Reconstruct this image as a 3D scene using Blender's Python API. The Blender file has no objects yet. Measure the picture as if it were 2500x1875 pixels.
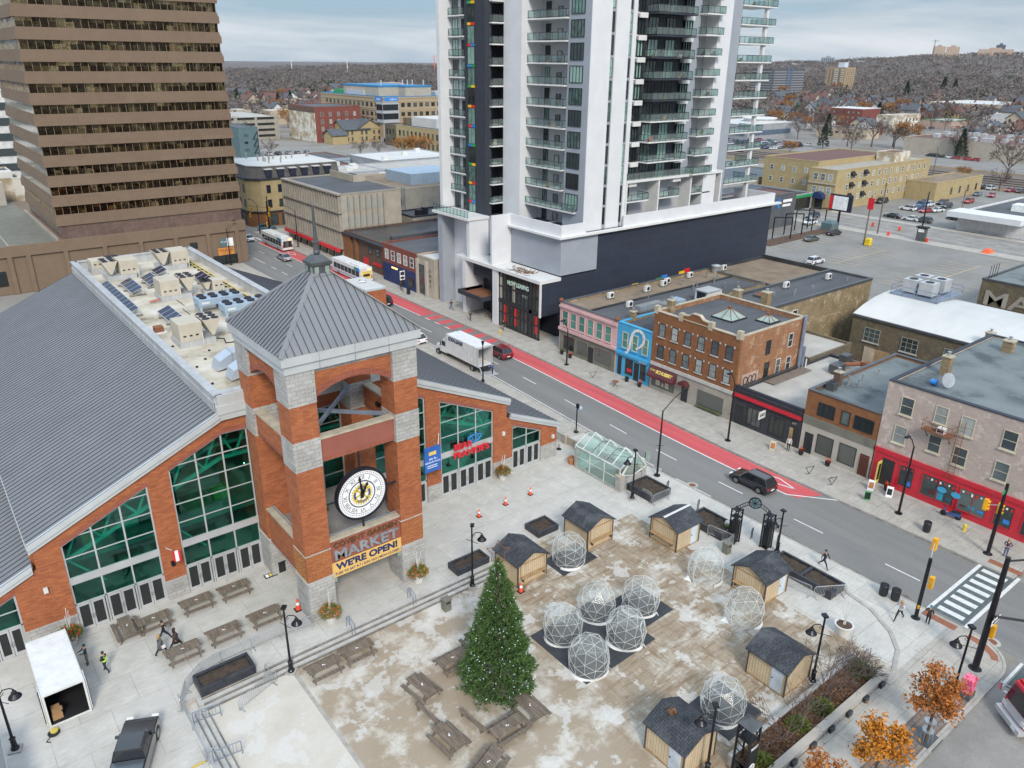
import bpy,bmesh,math,random
from math import sin,cos,pi,radians,sqrt,atan2,hypot
from mathutils import Vector,Matrix
SC=bpy.context.scene;COL=SC.collection
# ------------------------ camera
cam_d=bpy.data.cameras.new('camera');cam=bpy.data.objects.new('camera',cam_d);COL.objects.link(cam)
F_,PITCH,ROLL,YAW,CAMH=1894.0,0.3940,0.0105,0.6705,39.5
fw=Vector((sin(YAW)*cos(PITCH),cos(YAW)*cos(PITCH),-sin(PITCH)))
rt=Vector((cos(YAW),-sin(YAW),0));up=rt.cross(fw)
r2=rt*cos(ROLL)+up*sin(ROLL);u2=up*cos(ROLL)-rt*sin(ROLL)
m=Matrix((r2,u2,-fw)).transposed().to_4x4();m.translation=(0,0,CAMH)
cam.matrix_world=m
cam_d.sensor_width=36;cam_d.sensor_fit='HORIZONTAL';cam_d.lens=F_/2500*36
cam_d.clip_start=0.5;cam_d.clip_end=30000
SC.camera=cam
SC.render.resolution_x,SC.render.resolution_y=1024,768
# ------------------------ world, sun, exposure
SUN_EL,SUN_AZ=radians(38),radians(205)
W=bpy.data.worlds.new('World');SC.world=W;W.use_nodes=True
nt=W.node_tree;nt.nodes.clear()
def nd(t,n,**k):
 o=t.nodes.new(n)
 for a,b in k.items():
  if a in o.inputs.keys():o.inputs[a].default_value=b
  else:setattr(o,a,b)
 return o
sky=nd(nt,'ShaderNodeTexSky',sky_type='NISHITA',sun_disc=False,sun_elevation=SUN_EL,sun_rotation=SUN_AZ,altitude=250,air_density=1.0,dust_density=1.5,ozone_density=1.5)
tc=nd(nt,'ShaderNodeTexCoord');sp=nd(nt,'ShaderNodeSeparateXYZ');nt.links.new(tc.outputs['Generated'],sp.inputs[0])
mp_=nd(nt,'ShaderNodeMapping');mp_.inputs['Scale'].default_value=(1.6,1.6,13.0);mp_.inputs['Location'].default_value=(.35,.2,.1);nt.links.new(tc.outputs['Generated'],mp_.inputs[0])
nz=nd(nt,'ShaderNodeTexNoise',Scale=1.15,Detail=7.0,Roughness=0.55,Distortion=0.5);nt.links.new(mp_.outputs[0],nz.inputs['Vector'])
cr=nd(nt,'ShaderNodeValToRGB');cr.color_ramp.elements[0].position=0.40;cr.color_ramp.elements[1].position=0.58;nt.links.new(nz.outputs['Fac'],cr.inputs[0])
nz2=nd(nt,'ShaderNodeTexNoise',Scale=2.1,Detail=6.0,Roughness=0.6);nt.links.new(mp_.outputs[0],nz2.inputs['Vector'])
cc=nd(nt,'ShaderNodeValToRGB');nt.links.new(nz2.outputs['Fac'],cc.inputs[0])
cc.color_ramp.elements[0].position=0.33;cc.color_ramp.elements[0].color=(4.6,5.7,6.9,1)
cc.color_ramp.elements[1].position=0.68;cc.color_ramp.elements[1].color=(9.6,10.1,10.7,1)
hz=nd(nt,'ShaderNodeMapRange');hz.inputs['From Min'].default_value=0.0;hz.inputs['From Max'].default_value=0.075;hz.inputs['To Min'].default_value=1.0;hz.inputs['To Max'].default_value=0.0
nt.links.new(sp.outputs['Z'],hz.inputs['Value'])
hzm=nd(nt,'ShaderNodeMixRGB');hzm.inputs[2].default_value=(10.6,11.0,11.3,1);nt.links.new(hz.outputs[0],hzm.inputs[0]);nt.links.new(cc.outputs[0],hzm.inputs[1])
sk2=nd(nt,'ShaderNodeMixRGB',blend_type='MIX');sk2.inputs[0].default_value=0.55;sk2.inputs[2].default_value=(4.4,7.0,9.8,1);nt.links.new(sky.outputs[0],sk2.inputs[1])
mixs=nd(nt,'ShaderNodeMixRGB');nt.links.new(cr.outputs[0],mixs.inputs[0]);nt.links.new(sk2.outputs[0],mixs.inputs[1]);nt.links.new(hzm.outputs[0],mixs.inputs[2])
zr_=nd(nt,'ShaderNodeMapRange');zr_.interpolation_type='SMOOTHSTEP'
for k_,q_ in(('From Min',.1),('From Max',.75),('To Min',.52),('To Max',1.25)):zr_.inputs[k_].default_value=q_
nt.links.new(sp.outputs['Z'],zr_.inputs['Value'])
ml=nd(nt,'ShaderNodeMixRGB',blend_type='MULTIPLY');ml.inputs[0].default_value=1;nt.links.new(mixs.outputs[0],ml.inputs[1]);nt.links.new(zr_.outputs[0],ml.inputs[2])
bg=nd(nt,'ShaderNodeBackground',Strength=0.078);nt.links.new(ml.outputs[0],bg.inputs[0])
ow=nd(nt,'ShaderNodeOutputWorld');nt.links.new(bg.outputs[0],ow.inputs[0])
sd=bpy.data.lights.new('sun','SUN');sd.energy=1.5;sd.angle=radians(14);sd.color=(1,.93,.82)
so=bpy.data.objects.new('sun',sd);COL.objects.link(so)
sdir=Vector((sin(SUN_AZ)*cos(SUN_EL),cos(SUN_AZ)*cos(SUN_EL),sin(SUN_EL)))
so.rotation_euler=sdir.to_track_quat('Z','Y').to_euler();so.location=(0,-60,90)
vs=SC.view_settings;vs.view_transform='Standard';vs.look='None';vs.exposure=0.98;vs.gamma=1
SC.cycles.max_bounces=6;SC.cycles.transparent_max_bounces=16;SC.cycles.use_denoising=True
try:SC.cycles.denoiser='OPENIMAGEDENOISE'
except Exception:pass
# ------------------------ materials
MATS={}
def _mat(name):
 mt=bpy.data.materials.new(name);mt.use_nodes=True;t=mt.node_tree;t.nodes.clear()
 b=t.nodes.new('ShaderNodeBsdfPrincipled');o=t.nodes.new('ShaderNodeOutputMaterial');t.links.new(b.outputs[0],o.inputs[0])
 MATS[name]=mt
 return mt,t,b,o
def c4(c):return(c[0],c[1],c[2],1)
def noise(t,scale,detail=4,rough=.6,vec=None,stretch=None):
 n=nd(t,'ShaderNodeTexNoise',Scale=scale,Detail=detail,Roughness=rough)
 if vec is None:vec=nd(t,'ShaderNodeNewGeometry').outputs['Position']
 if stretch:
  mp=nd(t,'ShaderNodeMapping');mp.inputs['Scale'].default_value=stretch;t.links.new(vec,mp.inputs[0]);vec=mp.outputs[0]
 t.links.new(vec,n.inputs['Vector'])
 return n.outputs['Fac']
def ramp(t,fac,stops):
 r=nd(t,'ShaderNodeValToRGB');e=r.color_ramp.elements
 while len(e)<len(stops):e.new(.5)
 for i,(p,c)in enumerate(stops):e[i].position=p;e[i].color=c4(c)
 t.links.new(fac,r.inputs[0]);return r.outputs[0]
def mixc(t,f,a,b,mode='MIX'):
 x=nd(t,'ShaderNodeMixRGB',blend_type=mode)
 for i,v in((0,f),(1,a),(2,b)):
  if hasattr(v,'node'):t.links.new(v,x.inputs[i])
  elif i==0:x.inputs[0].default_value=v
  else:x.inputs[i].default_value=c4(v)
 return x.outputs[0]
def bump(t,b,h,s,d=.02):
 bp=nd(t,'ShaderNodeBump',Strength=s,Distance=d);t.links.new(h,bp.inputs['Height']);t.links.new(bp.outputs[0],b.inputs['Normal'])
def mk(name,col,rough=.7,metal=0.,amt=.18,scale=.8,fine=0.,coat=0.,bmp=0.,col2=None,spec=.5,stretch=None,stops=None):
 """plain surface with large soft variation, fine grain and optional bump"""
 mt,t,b,o=_mat(name)
 f=noise(t,scale,5,.62,stretch=stretch)
 hi=col2 or tuple(min(1,c*(1+amt))for c in col);lo=tuple(c*(1-amt)for c in col)
 c=ramp(t,f,stops or[(.32,lo),(.68,hi)])
 if fine:
  f2=noise(t,14,3,.7);c=mixc(t,fine,c,ramp(t,f2,[(.3,(.25,.25,.25)),(.7,(1,1,1))]),'MULTIPLY')
 t.links.new(c,b.inputs['Base Color'])
 b.inputs['Roughness'].default_value=rough;b.inputs['Metallic'].default_value=metal;b.inputs['Specular IOR Level'].default_value=spec
 if coat:b.inputs['Coat Weight'].default_value=coat;b.inputs['Coat Roughness'].default_value=.08
 if bmp:bump(t,b,noise(t,30,3),bmp)
 return mt
def brick(name,c1,c2,mortar,bw=.24,bh=.075,ms=.012,amt=.25,rough=.85,off=.5,bias=0.,stain=None,patch=None):
 mt,t,b,o=_mat(name)
 uv=nd(t,'ShaderNodeTexCoord').outputs['UV']
 k=nd(t,'ShaderNodeTexBrick',offset=off)
 k.inputs['Scale'].default_value=1;k.inputs['Brick Width'].default_value=bw;k.inputs['Row Height'].default_value=bh
 k.inputs['Mortar Size'].default_value=ms;k.inputs['Mortar Smooth'].default_value=.1;k.inputs['Bias'].default_value=bias
 k.inputs['Color1'].default_value=c4(c1);k.inputs['Color2'].default_value=c4(c2);k.inputs['Mortar'].default_value=c4(mortar)
 t.links.new(uv,k.inputs['Vector'])
 c=k.outputs['Color']
 f=noise(t,.7,5,.65)
 c=mixc(t,amt,c,ramp(t,f,[(.3,(.35,.33,.3)),(.65,(1,1,1))]),'MULTIPLY')
 f3=noise(t,5,4,.7,vec=uv,stretch=(.25,1.6,1))
 c=mixc(t,amt*.9,c,ramp(t,f3,[(.35,(.45,.42,.4)),(.6,(1.0,1.0,1.0))]),'MULTIPLY')
 if stain:
  c=mixc(t,ramp(t,noise(t,.45,5,.7),[(.5,(0,0,0)),(.66,(1,1,1))]),c,stain)
 if patch:
  c=mixc(t,ramp(t,noise(t,.8,6,.75),[(.55,(0,0,0)),(.6,(1,1,1))]),c,patch)
 t.links.new(c,b.inputs['Base Color']);b.inputs['Roughness'].default_value=rough
 bump(t,b,k.outputs['Fac'],.25,-.01)
 return mt
def pane_mat(name,stops,rough=.05,spec=.6,metal=0.,wav=0.):
 """window glass: each pane picks its own tone of blind or dark room"""
 mt,t,b,o=_mat(name)
 oi=nd(t,'ShaderNodeObjectInfo')
 f=noise(t,1.1,3,.5)
 a=nd(t,'ShaderNodeMath',operation='MULTIPLY_ADD');a.inputs[1].default_value=.35;t.links.new(f,a.inputs[0])
 s=nd(t,'ShaderNodeMath',operation='MULTIPLY');s.inputs[1].default_value=.8;t.links.new(oi.outputs['Random'],s.inputs[0]);t.links.new(s.outputs[0],a.inputs[2])
 t.links.new(ramp(t,a.outputs[0],stops),b.inputs['Base Color'])
 b.inputs['Roughness'].default_value=rough;b.inputs['Specular IOR Level'].default_value=spec;b.inputs['Metallic'].default_value=metal
 if wav:bump(t,b,noise(t,.55,2,.5),wav,.3)
 return mt
def leaf_mat(name,a,bcol,scale=1.2,trans=.25):
 mt,t,b,o=_mat(name)
 oi=nd(t,'ShaderNodeNewGeometry')
 c=mixc(t,oi.outputs['Random Per Island'],a,bcol)
 c=mixc(t,.5,c,ramp(t,noise(t,scale,4),[(.3,(.4,.4,.4)),(.7,(1.25,1.2,1.1))]),'MULTIPLY')
 t.links.new(c,b.inputs['Base Color']);b.inputs['Roughness'].default_value=.7;b.inputs['Specular IOR Level'].default_value=.25
 return mt
def emis(name,col,s):
 mt,t,b,o=_mat(name);b.inputs['Base Color'].default_value=c4(col);b.inputs['Emission Color'].default_value=c4(col);b.inputs['Emission Strength'].default_value=s
 return mt
# ------------------------ things, parts, mesh builder
WLOC={}
def tag(o,label=None,cat=None,group=None,kind=None):
 if label:o['label']=label
 if cat:o['category']=cat
 if group:o['group']=group
 if kind:o['kind']=kind
 return o
def thing(name,label,cat,loc=(0,0,0),rz=0.,group=None):
 o=bpy.data.objects.new(name,None);COL.objects.link(o);o.location=loc;o.rotation_euler=(0,0,rz)
 o.empty_display_size=.3;WLOC[o.name]=Vector(loc)
 return tag(o,label,cat,group)
def kids(o):return[c for c in bpy.data.objects if c.parent is o]
def dup(root,loc,rz=0.,label=None,group=None,scale=None,mats=None):
 def cp(o,par):
  c=o.copy();COL.objects.link(c)
  if par is not None:c.parent=par
  for ch in CH.get(o.name,[]):cp(ch,c)
  return c
 r=cp(root,None);r.location=loc;r.rotation_euler=(0,0,rz)
 if label:r['label']=label
 if group:r['group']=group
 if scale:r.scale=scale
 return r
CH={}
def link(name,me,parent=None):
 o=bpy.data.objects.new(name,me);COL.objects.link(o)
 if parent is not None:o.parent=parent;CH.setdefault(parent.name,[]).append(o)
 return o
class MB:
 def __init__(s):s.v=[];s.f=[];s.m=[]
 def face(s,pts,m=0):
  n=len(s.v);s.v+=[tuple(p)for p in pts];s.f.append(tuple(range(n,n+len(pts))));s.m.append(m);return s
 def hexa(s,b,t,m=0):
  """b, t: matching counter-clockwise rings (bottom, top)"""
  n=len(s.v);k=len(b);s.v+=[tuple(p)for p in b]+[tuple(p)for p in t]
  s.f.append(tuple(range(n+k-1,n-1,-1)));s.f.append(tuple(range(n+k,n+2*k)));s.m+=[m,m]
  for i in range(k):
   j=(i+1)%k;s.f.append((n+i,n+j,n+k+j,n+k+i));s.m.append(m)
  return s
 def box(s,x0,y0,z0,x1,y1,z1,m=0):
  return s.hexa([(x0,y0,z0),(x1,y0,z0),(x1,y1,z0),(x0,y1,z0)],[(x0,y0,z1),(x1,y0,z1),(x1,y1,z1),(x0,y1,z1)],m)
 def prism(s,poly,z0,z1,m=0):
  return s.hexa([(x,y,z0)for x,y in poly],[(x,y,z1)for x,y in poly],m)
 def ext(s,poly,a,b,axis='y',m=0):
  """poly in the plane across the axis, swept from a to b along it"""
  P=(lambda u,w,q:(u,q,w))if axis=='y' else(lambda u,w,q:(q,u,w))
  n=len(s.v);k=len(poly);s.v+=[P(u,w,a)for u,w in poly]+[P(u,w,b)for u,w in poly]
  s.f+=[tuple(range(n,n+k)),tuple(range(n+2*k-1,n+k-1,-1))];s.m+=[m,m]
  for i in range(k):
   j=(i+1)%k;s.f.append((n+j,n+i,n+k+i,n+k+j));s.m.append(m)
  return s
 def bar(s,p,q,w,h=None,m=0,upv=(0,0,1)):
  p,q=Vector(p),Vector(q);d=(q-p)
  if d.length<1e-6:return s
  d.normalize();h=h or w;u=Vector(upv)
  if abs(d.dot(u))>.98:u=Vector((0,1,0))
  a=d.cross(u).normalized()*w/2;c=a.cross(d).normalized()*h/2
  return s.hexa([p-a-c,p+a-c,p+a+c,p-a+c],[q-a-c,q+a-c,q+a+c,q-a+c],m)
 def tube(s,p,q,r0,r1=None,n=8,m=0):
  p,q=Vector(p),Vector(q);d=q-p
  if d.length<1e-6:return s
  d.normalize();r1=r0 if r1 is None else r1
  u=Vector((0,0,1))if abs(d.z)<.95 else Vector((1,0,0))
  a=d.cross(u).normalized();c=d.cross(a)
  A=[(a*cos(2*pi*i/n)+c*sin(2*pi*i/n))for i in range(n)]
  return s.hexa([p+x*r0 for x in A],[q+x*max(r1,.0005)for x in A],m)
 def path(s,pts,r,n=6,m=0):
  for a,b in zip(pts,pts[1:]):s.tube(a,b,r,r,n,m)
  return s
 def lathe(s,prof,c=(0,0,0),n=16,m=0):
  b0=len(s.v)
  for r,z in prof:
   for i in range(n):s.v.append((c[0]+r*cos(2*pi*i/n),c[1]+r*sin(2*pi*i/n),c[2]+z))
  for k in range(len(prof)-1):
   for i in range(n):
    j=(i+1)%n;s.f.append((b0+k*n+i,b0+k*n+j,b0+(k+1)*n+j,b0+(k+1)*n+i));s.m.append(m)
  s.f.append(tuple(b0+n-1-i for i in range(n)));s.f.append(tuple(b0+(len(prof)-1)*n+i for i in range(n)));s.m+=[m,m]
  return s
 def ball(s,c,r,n=10,m=0,sz=1.):
  return s.lathe([(r*sin(pi*k/6+.02),-r*cos(pi*k/6+.02)*sz)for k in range(7)],c,n,m)
 def mesh(s,name,mats,smooth=False,off=(0,0,0)):
  me=bpy.data.meshes.new(name)
  ox,oy,oz=off
  me.from_pydata([(x-ox,y-oy,z-oz)for x,y,z in s.v],[],s.f)
  mats=mats if isinstance(mats,(list,tuple))else[mats]
  for mt in mats:me.materials.append(MATS[mt]if isinstance(mt,str)else mt)
  me.polygons.foreach_set('material_index',s.m)
  if smooth:me.polygons.foreach_set('use_smooth',[True]*len(s.f))
  uv=me.uv_layers.new(name='UVMap').data
  for p in me.polygons:
   n=p.normal;ax,ay,az=abs(n.x),abs(n.y),abs(n.z)
   for li in p.loop_indices:
    x,y,z=s.v[me.loops[li].vertex_index]
    uv[li].uv=(x,y)if az>ax and az>ay else((y,z)if ax>ay else(x,z))
  me.update();return me
 def build(s,name,mats,parent=None,smooth=False,world=True,bev=0.):
  off=WLOC.get(parent.name,(0,0,0))if(parent is not None and world)else(0,0,0)
  if parent is not None and world and parent.name not in WLOC and parent.parent is not None:off=WLOC.get(parent.parent.name,(0,0,0))
  o=link(name,s.mesh(name,mats,smooth,off),parent)
  if bev:
   b=o.modifiers.new('bevel','BEVEL');b.width=bev;b.segments=2;b.limit_method='ANGLE'
  return o
def struct(name,mb,mats,smooth=False):
 return tag(mb.build(name,mats,smooth=smooth),kind='structure')
def single(name,mb,mats,label,cat,loc=None,group=None,smooth=False,rz=0.):
 """one-mesh thing; loc given: builder coordinates are local to it"""
 o=link(name,mb.mesh(name,mats,smooth));tag(o,label,cat,group)
 if loc:o.location=loc;o.rotation_euler=(0,0,rz)
 return o
TXT={}
def text_mesh(txt,size,ext=.02,bold=0.,shear=0.,space=1.):
 cu=bpy.data.curves.new('lettering','FONT');cu.body=txt;cu.size=size;cu.extrude=ext;cu.align_x='CENTER';cu.align_y='CENTER';cu.offset=bold;cu.shear=shear;cu.space_character=space
 o=bpy.data.objects.new('lettering',cu);COL.objects.link(o)
 bpy.context.view_layer.update()
 me=bpy.data.meshes.new_from_object(o.evaluated_get(bpy.context.evaluated_depsgraph_get()))
 bpy.data.objects.remove(o);bpy.data.curves.remove(cu)
 return me
FACE={'-y':(pi/2,0,0),'-x':(pi/2,0,-pi/2),'+x':(pi/2,0,pi/2),'+y':(pi/2,0,pi)}
def letters(txt,size,loc,facing,mt,parent=None,name='lettering',ext=.02,bold=0.,width=None,shear=0.,space=1.,rot=None):
 me=text_mesh(txt,size,ext,bold,shear,space);me.materials.clear();me.materials.append(MATS[mt])
 o=link(name,me,parent);off=WLOC.get(parent.name,Vector())if parent is not None else Vector()
 o.location=Vector(loc)-off;o.rotation_euler=rot or FACE[facing]
 if width:
  xs=[v.co.x for v in me.vertices];k=width/(max(xs)-min(xs));o.scale=(k,1,1)
 return o
ROT={'-y':0.,'-x':-pi/2,'+x':pi/2,'+y':pi}
WIN={}
def window(parent,facing,u,z0,w,h,plane,frame='frame_dark',pane='pane_dark',fw_=.07,cols=1,rows=2,dep=.06,sill=None,split=True,name='window',sillm='stone',off=None):
 """window on the wall plane; u = centre along the wall; frame part with a pane below it"""
 key=(round(w,2),round(h,2),frame,pane,cols,rows,sill,sillm,fw_,split,dep)
 if key not in WIN:
  fm=MB();a=w/2
  fm.box(-a,-dep,0,-a+fw_,.0,h);fm.box(a-fw_,-dep,0,a,.0,h);fm.box(-a+fw_,-dep,h-fw_,a-fw_,0,h);fm.box(-a+fw_,-dep,0,a-fw_,0,fw_)
  for i in range(1,cols):x=-a+w*i/cols;fm.box(x-fw_*.35,-dep*.9,fw_,x+fw_*.35,0,h-fw_)
  for i in range(1,rows):z=h*i/rows;fm.box(-a+fw_,-dep*.85,z-fw_*.35,a-fw_,0,z+fw_*.35)
  ms=[frame]
  if sill:fm.box(-a-.1,-dep-.08,-.14,a+.1,0.01,-.005,1);ms.append(sillm)
  pm=MB();pm.box(-a+fw_*.9,-.022,fw_*.9,a-fw_*.9,-.004,h-fw_*.9)
  if not split:
   for f in pm.f:fm.f.append(tuple(i+len(fm.v)for i in f));fm.m.append(len(ms))
   fm.v+=pm.v;ms.append(pane)
  WIN[key]=(fm.mesh('window',ms),pm.mesh('pane',pane)if split else None)
 fme,pme=WIN[key]
 o=link(name,fme,parent);r=WLOC.get(parent.name)if parent.name in WLOC else WLOC.get(parent.parent.name,Vector())
 if facing=='-y':p=Vector((u,plane,z0))
 elif facing=='+y':p=Vector((u,plane,z0))
 else:p=Vector((plane,u,z0))
 o.location=p-r;o.rotation_euler=(0,0,ROT[facing])
 if pme:link('pane',pme,o)
 return o
# ------------------------ material list
BR=((.50,.16,.055),(.36,.095,.032),(.20,.10,.065))
brick('brick_red',*BR,bw=.44,bh=.13,ms=.012,amt=.3)
brick('brick_soldier',(.33,.075,.035),(.26,.06,.03),(.33,.18,.14),bw=.11,bh=.36,ms=.012,off=0.,amt=.25)
brick('brick_sign',(.30,.065,.035),(.25,.05,.03),(.36,.2,.16),bw=.26,bh=.1,ms=.012,amt=.2)
brick('stone_block',(.50,.49,.47),(.42,.41,.395),(.24,.235,.225),bw=.62,bh=.31,ms=.014,amt=.4,off=.37)
brick('brick_orange',(.30,.115,.032),(.235,.08,.025),(.20,.13,.08),bw=.3,bh=.1,amt=.35)
brick('brick_orange_side',(.42,.19,.085),(.30,.12,.05),(.30,.2,.13),bw=.3,bh=.1,amt=.4,patch=(.40,.26,.17))
brick('brick_buff',(.36,.27,.15),(.27,.195,.10),(.24,.19,.13),bw=.3,bh=.1,amt=.5,patch=(.38,.30,.2))
brick('brick_dark_buff',(.20,.16,.095),(.145,.11,.07),(.22,.19,.14),bw=.4,bh=.12,amt=.6,patch=(.10,.085,.065))
brick('brick_tan',(.50,.41,.36),(.46,.375,.33),(.42,.34,.30),bw=.3,bh=.1,amt=.22,patch=(.53,.44,.39))
brick('brick_black',(.035,.037,.045),(.025,.026,.032),(.07,.072,.08),bw=.4,bh=.13,amt=.15)
brick('brick_navy',(.030,.036,.052),(.024,.028,.042),(.055,.06,.075),bw=.7,bh=.22,ms=.02,amt=.2)
brick('brick_yellow',(.50,.39,.20),(.42,.325,.165),(.36,.29,.18),bw=.35,bh=.12,amt=.3)
brick('brick_beige',(.42,.31,.19),(.37,.27,.165),(.34,.27,.19),bw=.5,bh=.16,amt=.15)
brick('brick_maroon',(.27,.06,.045),(.20,.045,.035),(.18,.1,.08),bw=.3,bh=.1,amt=.3)
brick('brick_brown',(.155,.09,.06),(.12,.07,.05),(.12,.09,.07),bw=.3,bh=.1,amt=.25)
brick('cladding_navy',(.026,.034,.055),(.022,.029,.048),(.045,.055,.08),bw=3.4,bh=1.9,ms=.025,amt=.2,rough=.65,off=.33)
brick('concrete',(.555,.535,.495),(.525,.505,.465),(.36,.34,.31),bw=3.6,bh=2.9,ms=.02,amt=.32,off=.5,stain=(.46,.44,.41))
brick('sidewalk',(.47,.44,.39),(.43,.40,.355),(.28,.26,.23),bw=1.8,bh=1.8,ms=.022,amt=.4,off=0.,stain=(.37,.345,.315))
brick('paver',(.27,.21,.17),(.22,.17,.14),(.13,.11,.1),bw=.5,bh=.3,ms=.03,amt=.4)
brick('paver_grey',(.13,.16,.16),(.10,.13,.13),(.08,.1,.1),bw=.45,bh=.45,ms=.03,amt=.35)
brick('granite',(.205,.145,.10),(.19,.132,.09),(.17,.11,.075),bw=4.2,bh=3.2,ms=.02,amt=.16,off=0.)
brick('granite_polished',(.20,.135,.115),(.16,.115,.105),(.25,.16,.1),bw=1.6,bh=2.6,ms=.03,amt=.5,off=0.,rough=.25)
brick('shingle',(.075,.083,.098),(.042,.047,.057),(.02,.022,.027),bw=.36,bh=.16,ms=.02,amt=.5,stain=(.085,.088,.095))
brick('siding',(.62,.49,.325),(.57,.445,.29),(.34,.26,.16),bw=.22,bh=9.,ms=.018,amt=.25,off=0.)
brick('mat_tile',(.050,.055,.065),(.036,.040,.048),(.02,.022,.026),bw=1.2,bh=1.2,ms=.02,amt=.4,off=0.)
mk('stone',(.47,.455,.43),.8,amt=.16,scale=1.6,fine=.2)
mk('stone_cap',(.46,.40,.30),.8,amt=.2,scale=1.5,fine=.3)
mk('metal_roof',(.185,.19,.198),.5,.1,amt=.08,scale=.35)
mk('metal_seam',(.055,.06,.075),.5,.2,amt=.1)  # darker than the roof sheet: the ribs' shadow is put into their colour
mk('fascia',(.50,.52,.525),.45,.15,amt=.07,scale=.6)
mk('parapet_galv',(.48,.49,.50),.45,.3,amt=.16,scale=1.1,stretch=(1,1,.2))
mk('membrane',(.50,.44,.35),.85,amt=.2,scale=.35,stops=[(.30,(.22,.175,.12)),(.42,(.44,.385,.30)),(.56,(.56,.505,.42)),(.7,(.64,.60,.53))],fine=.25)
mk('roof_tar',(.085,.09,.10),.8,amt=.25,scale=.25,fine=.25,stretch=(.3,1,1))
mk('roof_felt',(.155,.175,.18),.8,amt=.3,scale=.22,fine=.2,stops=[(.33,(.075,.085,.09)),(.45,(.15,.175,.178)),(.7,(.21,.235,.235))])
mk('roof_gravel',(.27,.205,.145),.95,amt=.25,scale=.3,fine=.6)
mk('roof_white',(.55,.545,.525),.6,amt=.1,scale=.2,stretch=(.4,1,1),fine=.1)
mk('roof_pale',(.42,.40,.365),.8,amt=.15,scale=.3,fine=.2)
mk('roof_black_wet',(.045,.047,.052),.3,amt=.4,scale=.2)
mk('alum',(.55,.56,.57),.4,.4,amt=.08)
mk('alum_dark',(.10,.105,.11),.4,.4)
mk('frame_dark',(.022,.024,.028),.45)
mk('frame_white',(.62,.62,.60),.5)
mk('frame_cream',(.52,.47,.36),.6)
mk('white_wall',(.63,.635,.65),.6,amt=.05,scale=.4)
mk('grey_wall',(.30,.325,.365),.6,amt=.06,scale=.4)
mk('grey_light',(.38,.395,.425),.6,amt=.05,scale=.4)
mk('navy_flat',(.028,.032,.045),.6,amt=.15)
mk('slab_white',(.64,.635,.62),.6,amt=.06)
mk('asphalt',(.205,.20,.192),.9,amt=.16,scale=.25,fine=.35,stretch=(1.6,.12,1))
mk('asphalt_lot',(.235,.225,.21),.9,amt=.16,scale=.12,fine=.3)
mk('asphalt_old',(.27,.255,.235),.9,amt=.2,scale=.3,fine=.4)
mk('red_paint',(.50,.055,.06),.8,amt=.12,scale=.4,fine=.25,stretch=(2.2,.15,1),stops=[(.3,(.47,.075,.08)),(.55,(.58,.10,.11)),(.72,(.58,.14,.11))])
mk('road_white',(.68,.675,.66),.7,amt=.12,scale=3.,fine=.3)
mk('road_yellow',(.55,.40,.17),.7,amt=.2,scale=3.)
mk('kerb',(.40,.375,.34),.9,amt=.2,scale=1.5,fine=.3)
mk('gutter',(.20,.18,.155),.9,amt=.4,scale=1.2,fine=.4)
mk('tactile',(.27,.105,.06),.8,amt=.2,scale=3)
mk('old_wood',(.185,.145,.11),.9,amt=.4,scale=2.5,stretch=(3,.35,2),fine=.5)
mk('wood_trim',(.34,.22,.11),.8,amt=.25,scale=2)
mk('door_grey',(.50,.55,.60),.6)
mk('soil',(.065,.045,.032),1.,amt=.35,scale=2,fine=.5)
mk('mulch',(.115,.07,.045),1.,amt=.4,scale=1.5,fine=.6)
mk('black_plastic',(.018,.019,.022),.4,amt=.3)
mk('black_liner',(.030,.033,.042),.35,amt=.4,scale=2.,bmp=.4)
mk('lamp_black',(.012,.012,.016),.35,.3)
mk('pole_black',(.014,.014,.018),.4,.3)
mk('galv',(.50,.51,.52),.35,.7)
mk('bluegrey_steel',(.22,.26,.33),.5,.3)
mk('terracotta',(.40,.16,.06),.8)
mk('white_pot',(.60,.59,.56),.6,amt=.12)
mk('cone_orange',(.75,.08,.03),.6)
mk('reflective',(.75,.75,.75),.5)
mk('signal_yellow',(.75,.36,.01),.5)
mk('hydrant_yellow',(.68,.48,.02),.5)
mk('paint_red',(.50,.018,.035),.35,coat=.3,amt=.08)
mk('paint_blue',(.055,.33,.56),.55,amt=.1)
mk('paint_pink',(.55,.36,.355),.7,amt=.08)
mk('paint_teal',(.09,.15,.165),.7,amt=.15)
mk('olive_grey',(.16,.155,.125),.7)
mk('maroon_awning',(.085,.018,.022),.6)
mk('gold',(.68,.52,.12),.5)
mk('letter_grey',(.34,.37,.40),.4,.4)
mk('letter_bronze',(.15,.085,.03),.5,.4)
mk('banner_yellow',(.72,.45,.14),.6,amt=.04)
mk('banner_navy',(.015,.03,.11),.6)
mk('sign_red',(.65,.02,.035),.4)
mk('sign_blue',(.03,.22,.62),.4)
mk('screen_blue',(.03,.12,.42),.3)
mk('sign_white',(.78,.78,.78),.5)
mk('sign_green',(.02,.25,.08),.5)
mk('clock_white',(.80,.80,.81),.4,amt=.03)
mk('clock_black',(.012,.012,.02),.4)
mk('rotary_gold',(.62,.46,.05),.45)
mk('rotary_blue',(.03,.07,.26),.45)
mk('skin',(.45,.27,.19),.6)
mk('hair_dark',(.02,.015,.012),.7)
mk('hair_blond',(.38,.25,.10),.7)
mk('cl_black',(.012,.012,.014),.8);mk('cl_navy',(.015,.02,.04),.8);mk('cl_grey',(.09,.095,.10),.8);mk('cl_light',(.5,.5,.51),.8)
mk('cl_brown',(.055,.032,.028),.8);mk('cl_blue',(.03,.08,.35),.8);mk('cl_jean',(.05,.09,.17),.8);mk('cl_purple',(.07,.03,.08),.8);mk('cl_teal',(.02,.26,.36),.8);mk('cl_khaki',(.16,.13,.1),.8)
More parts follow.
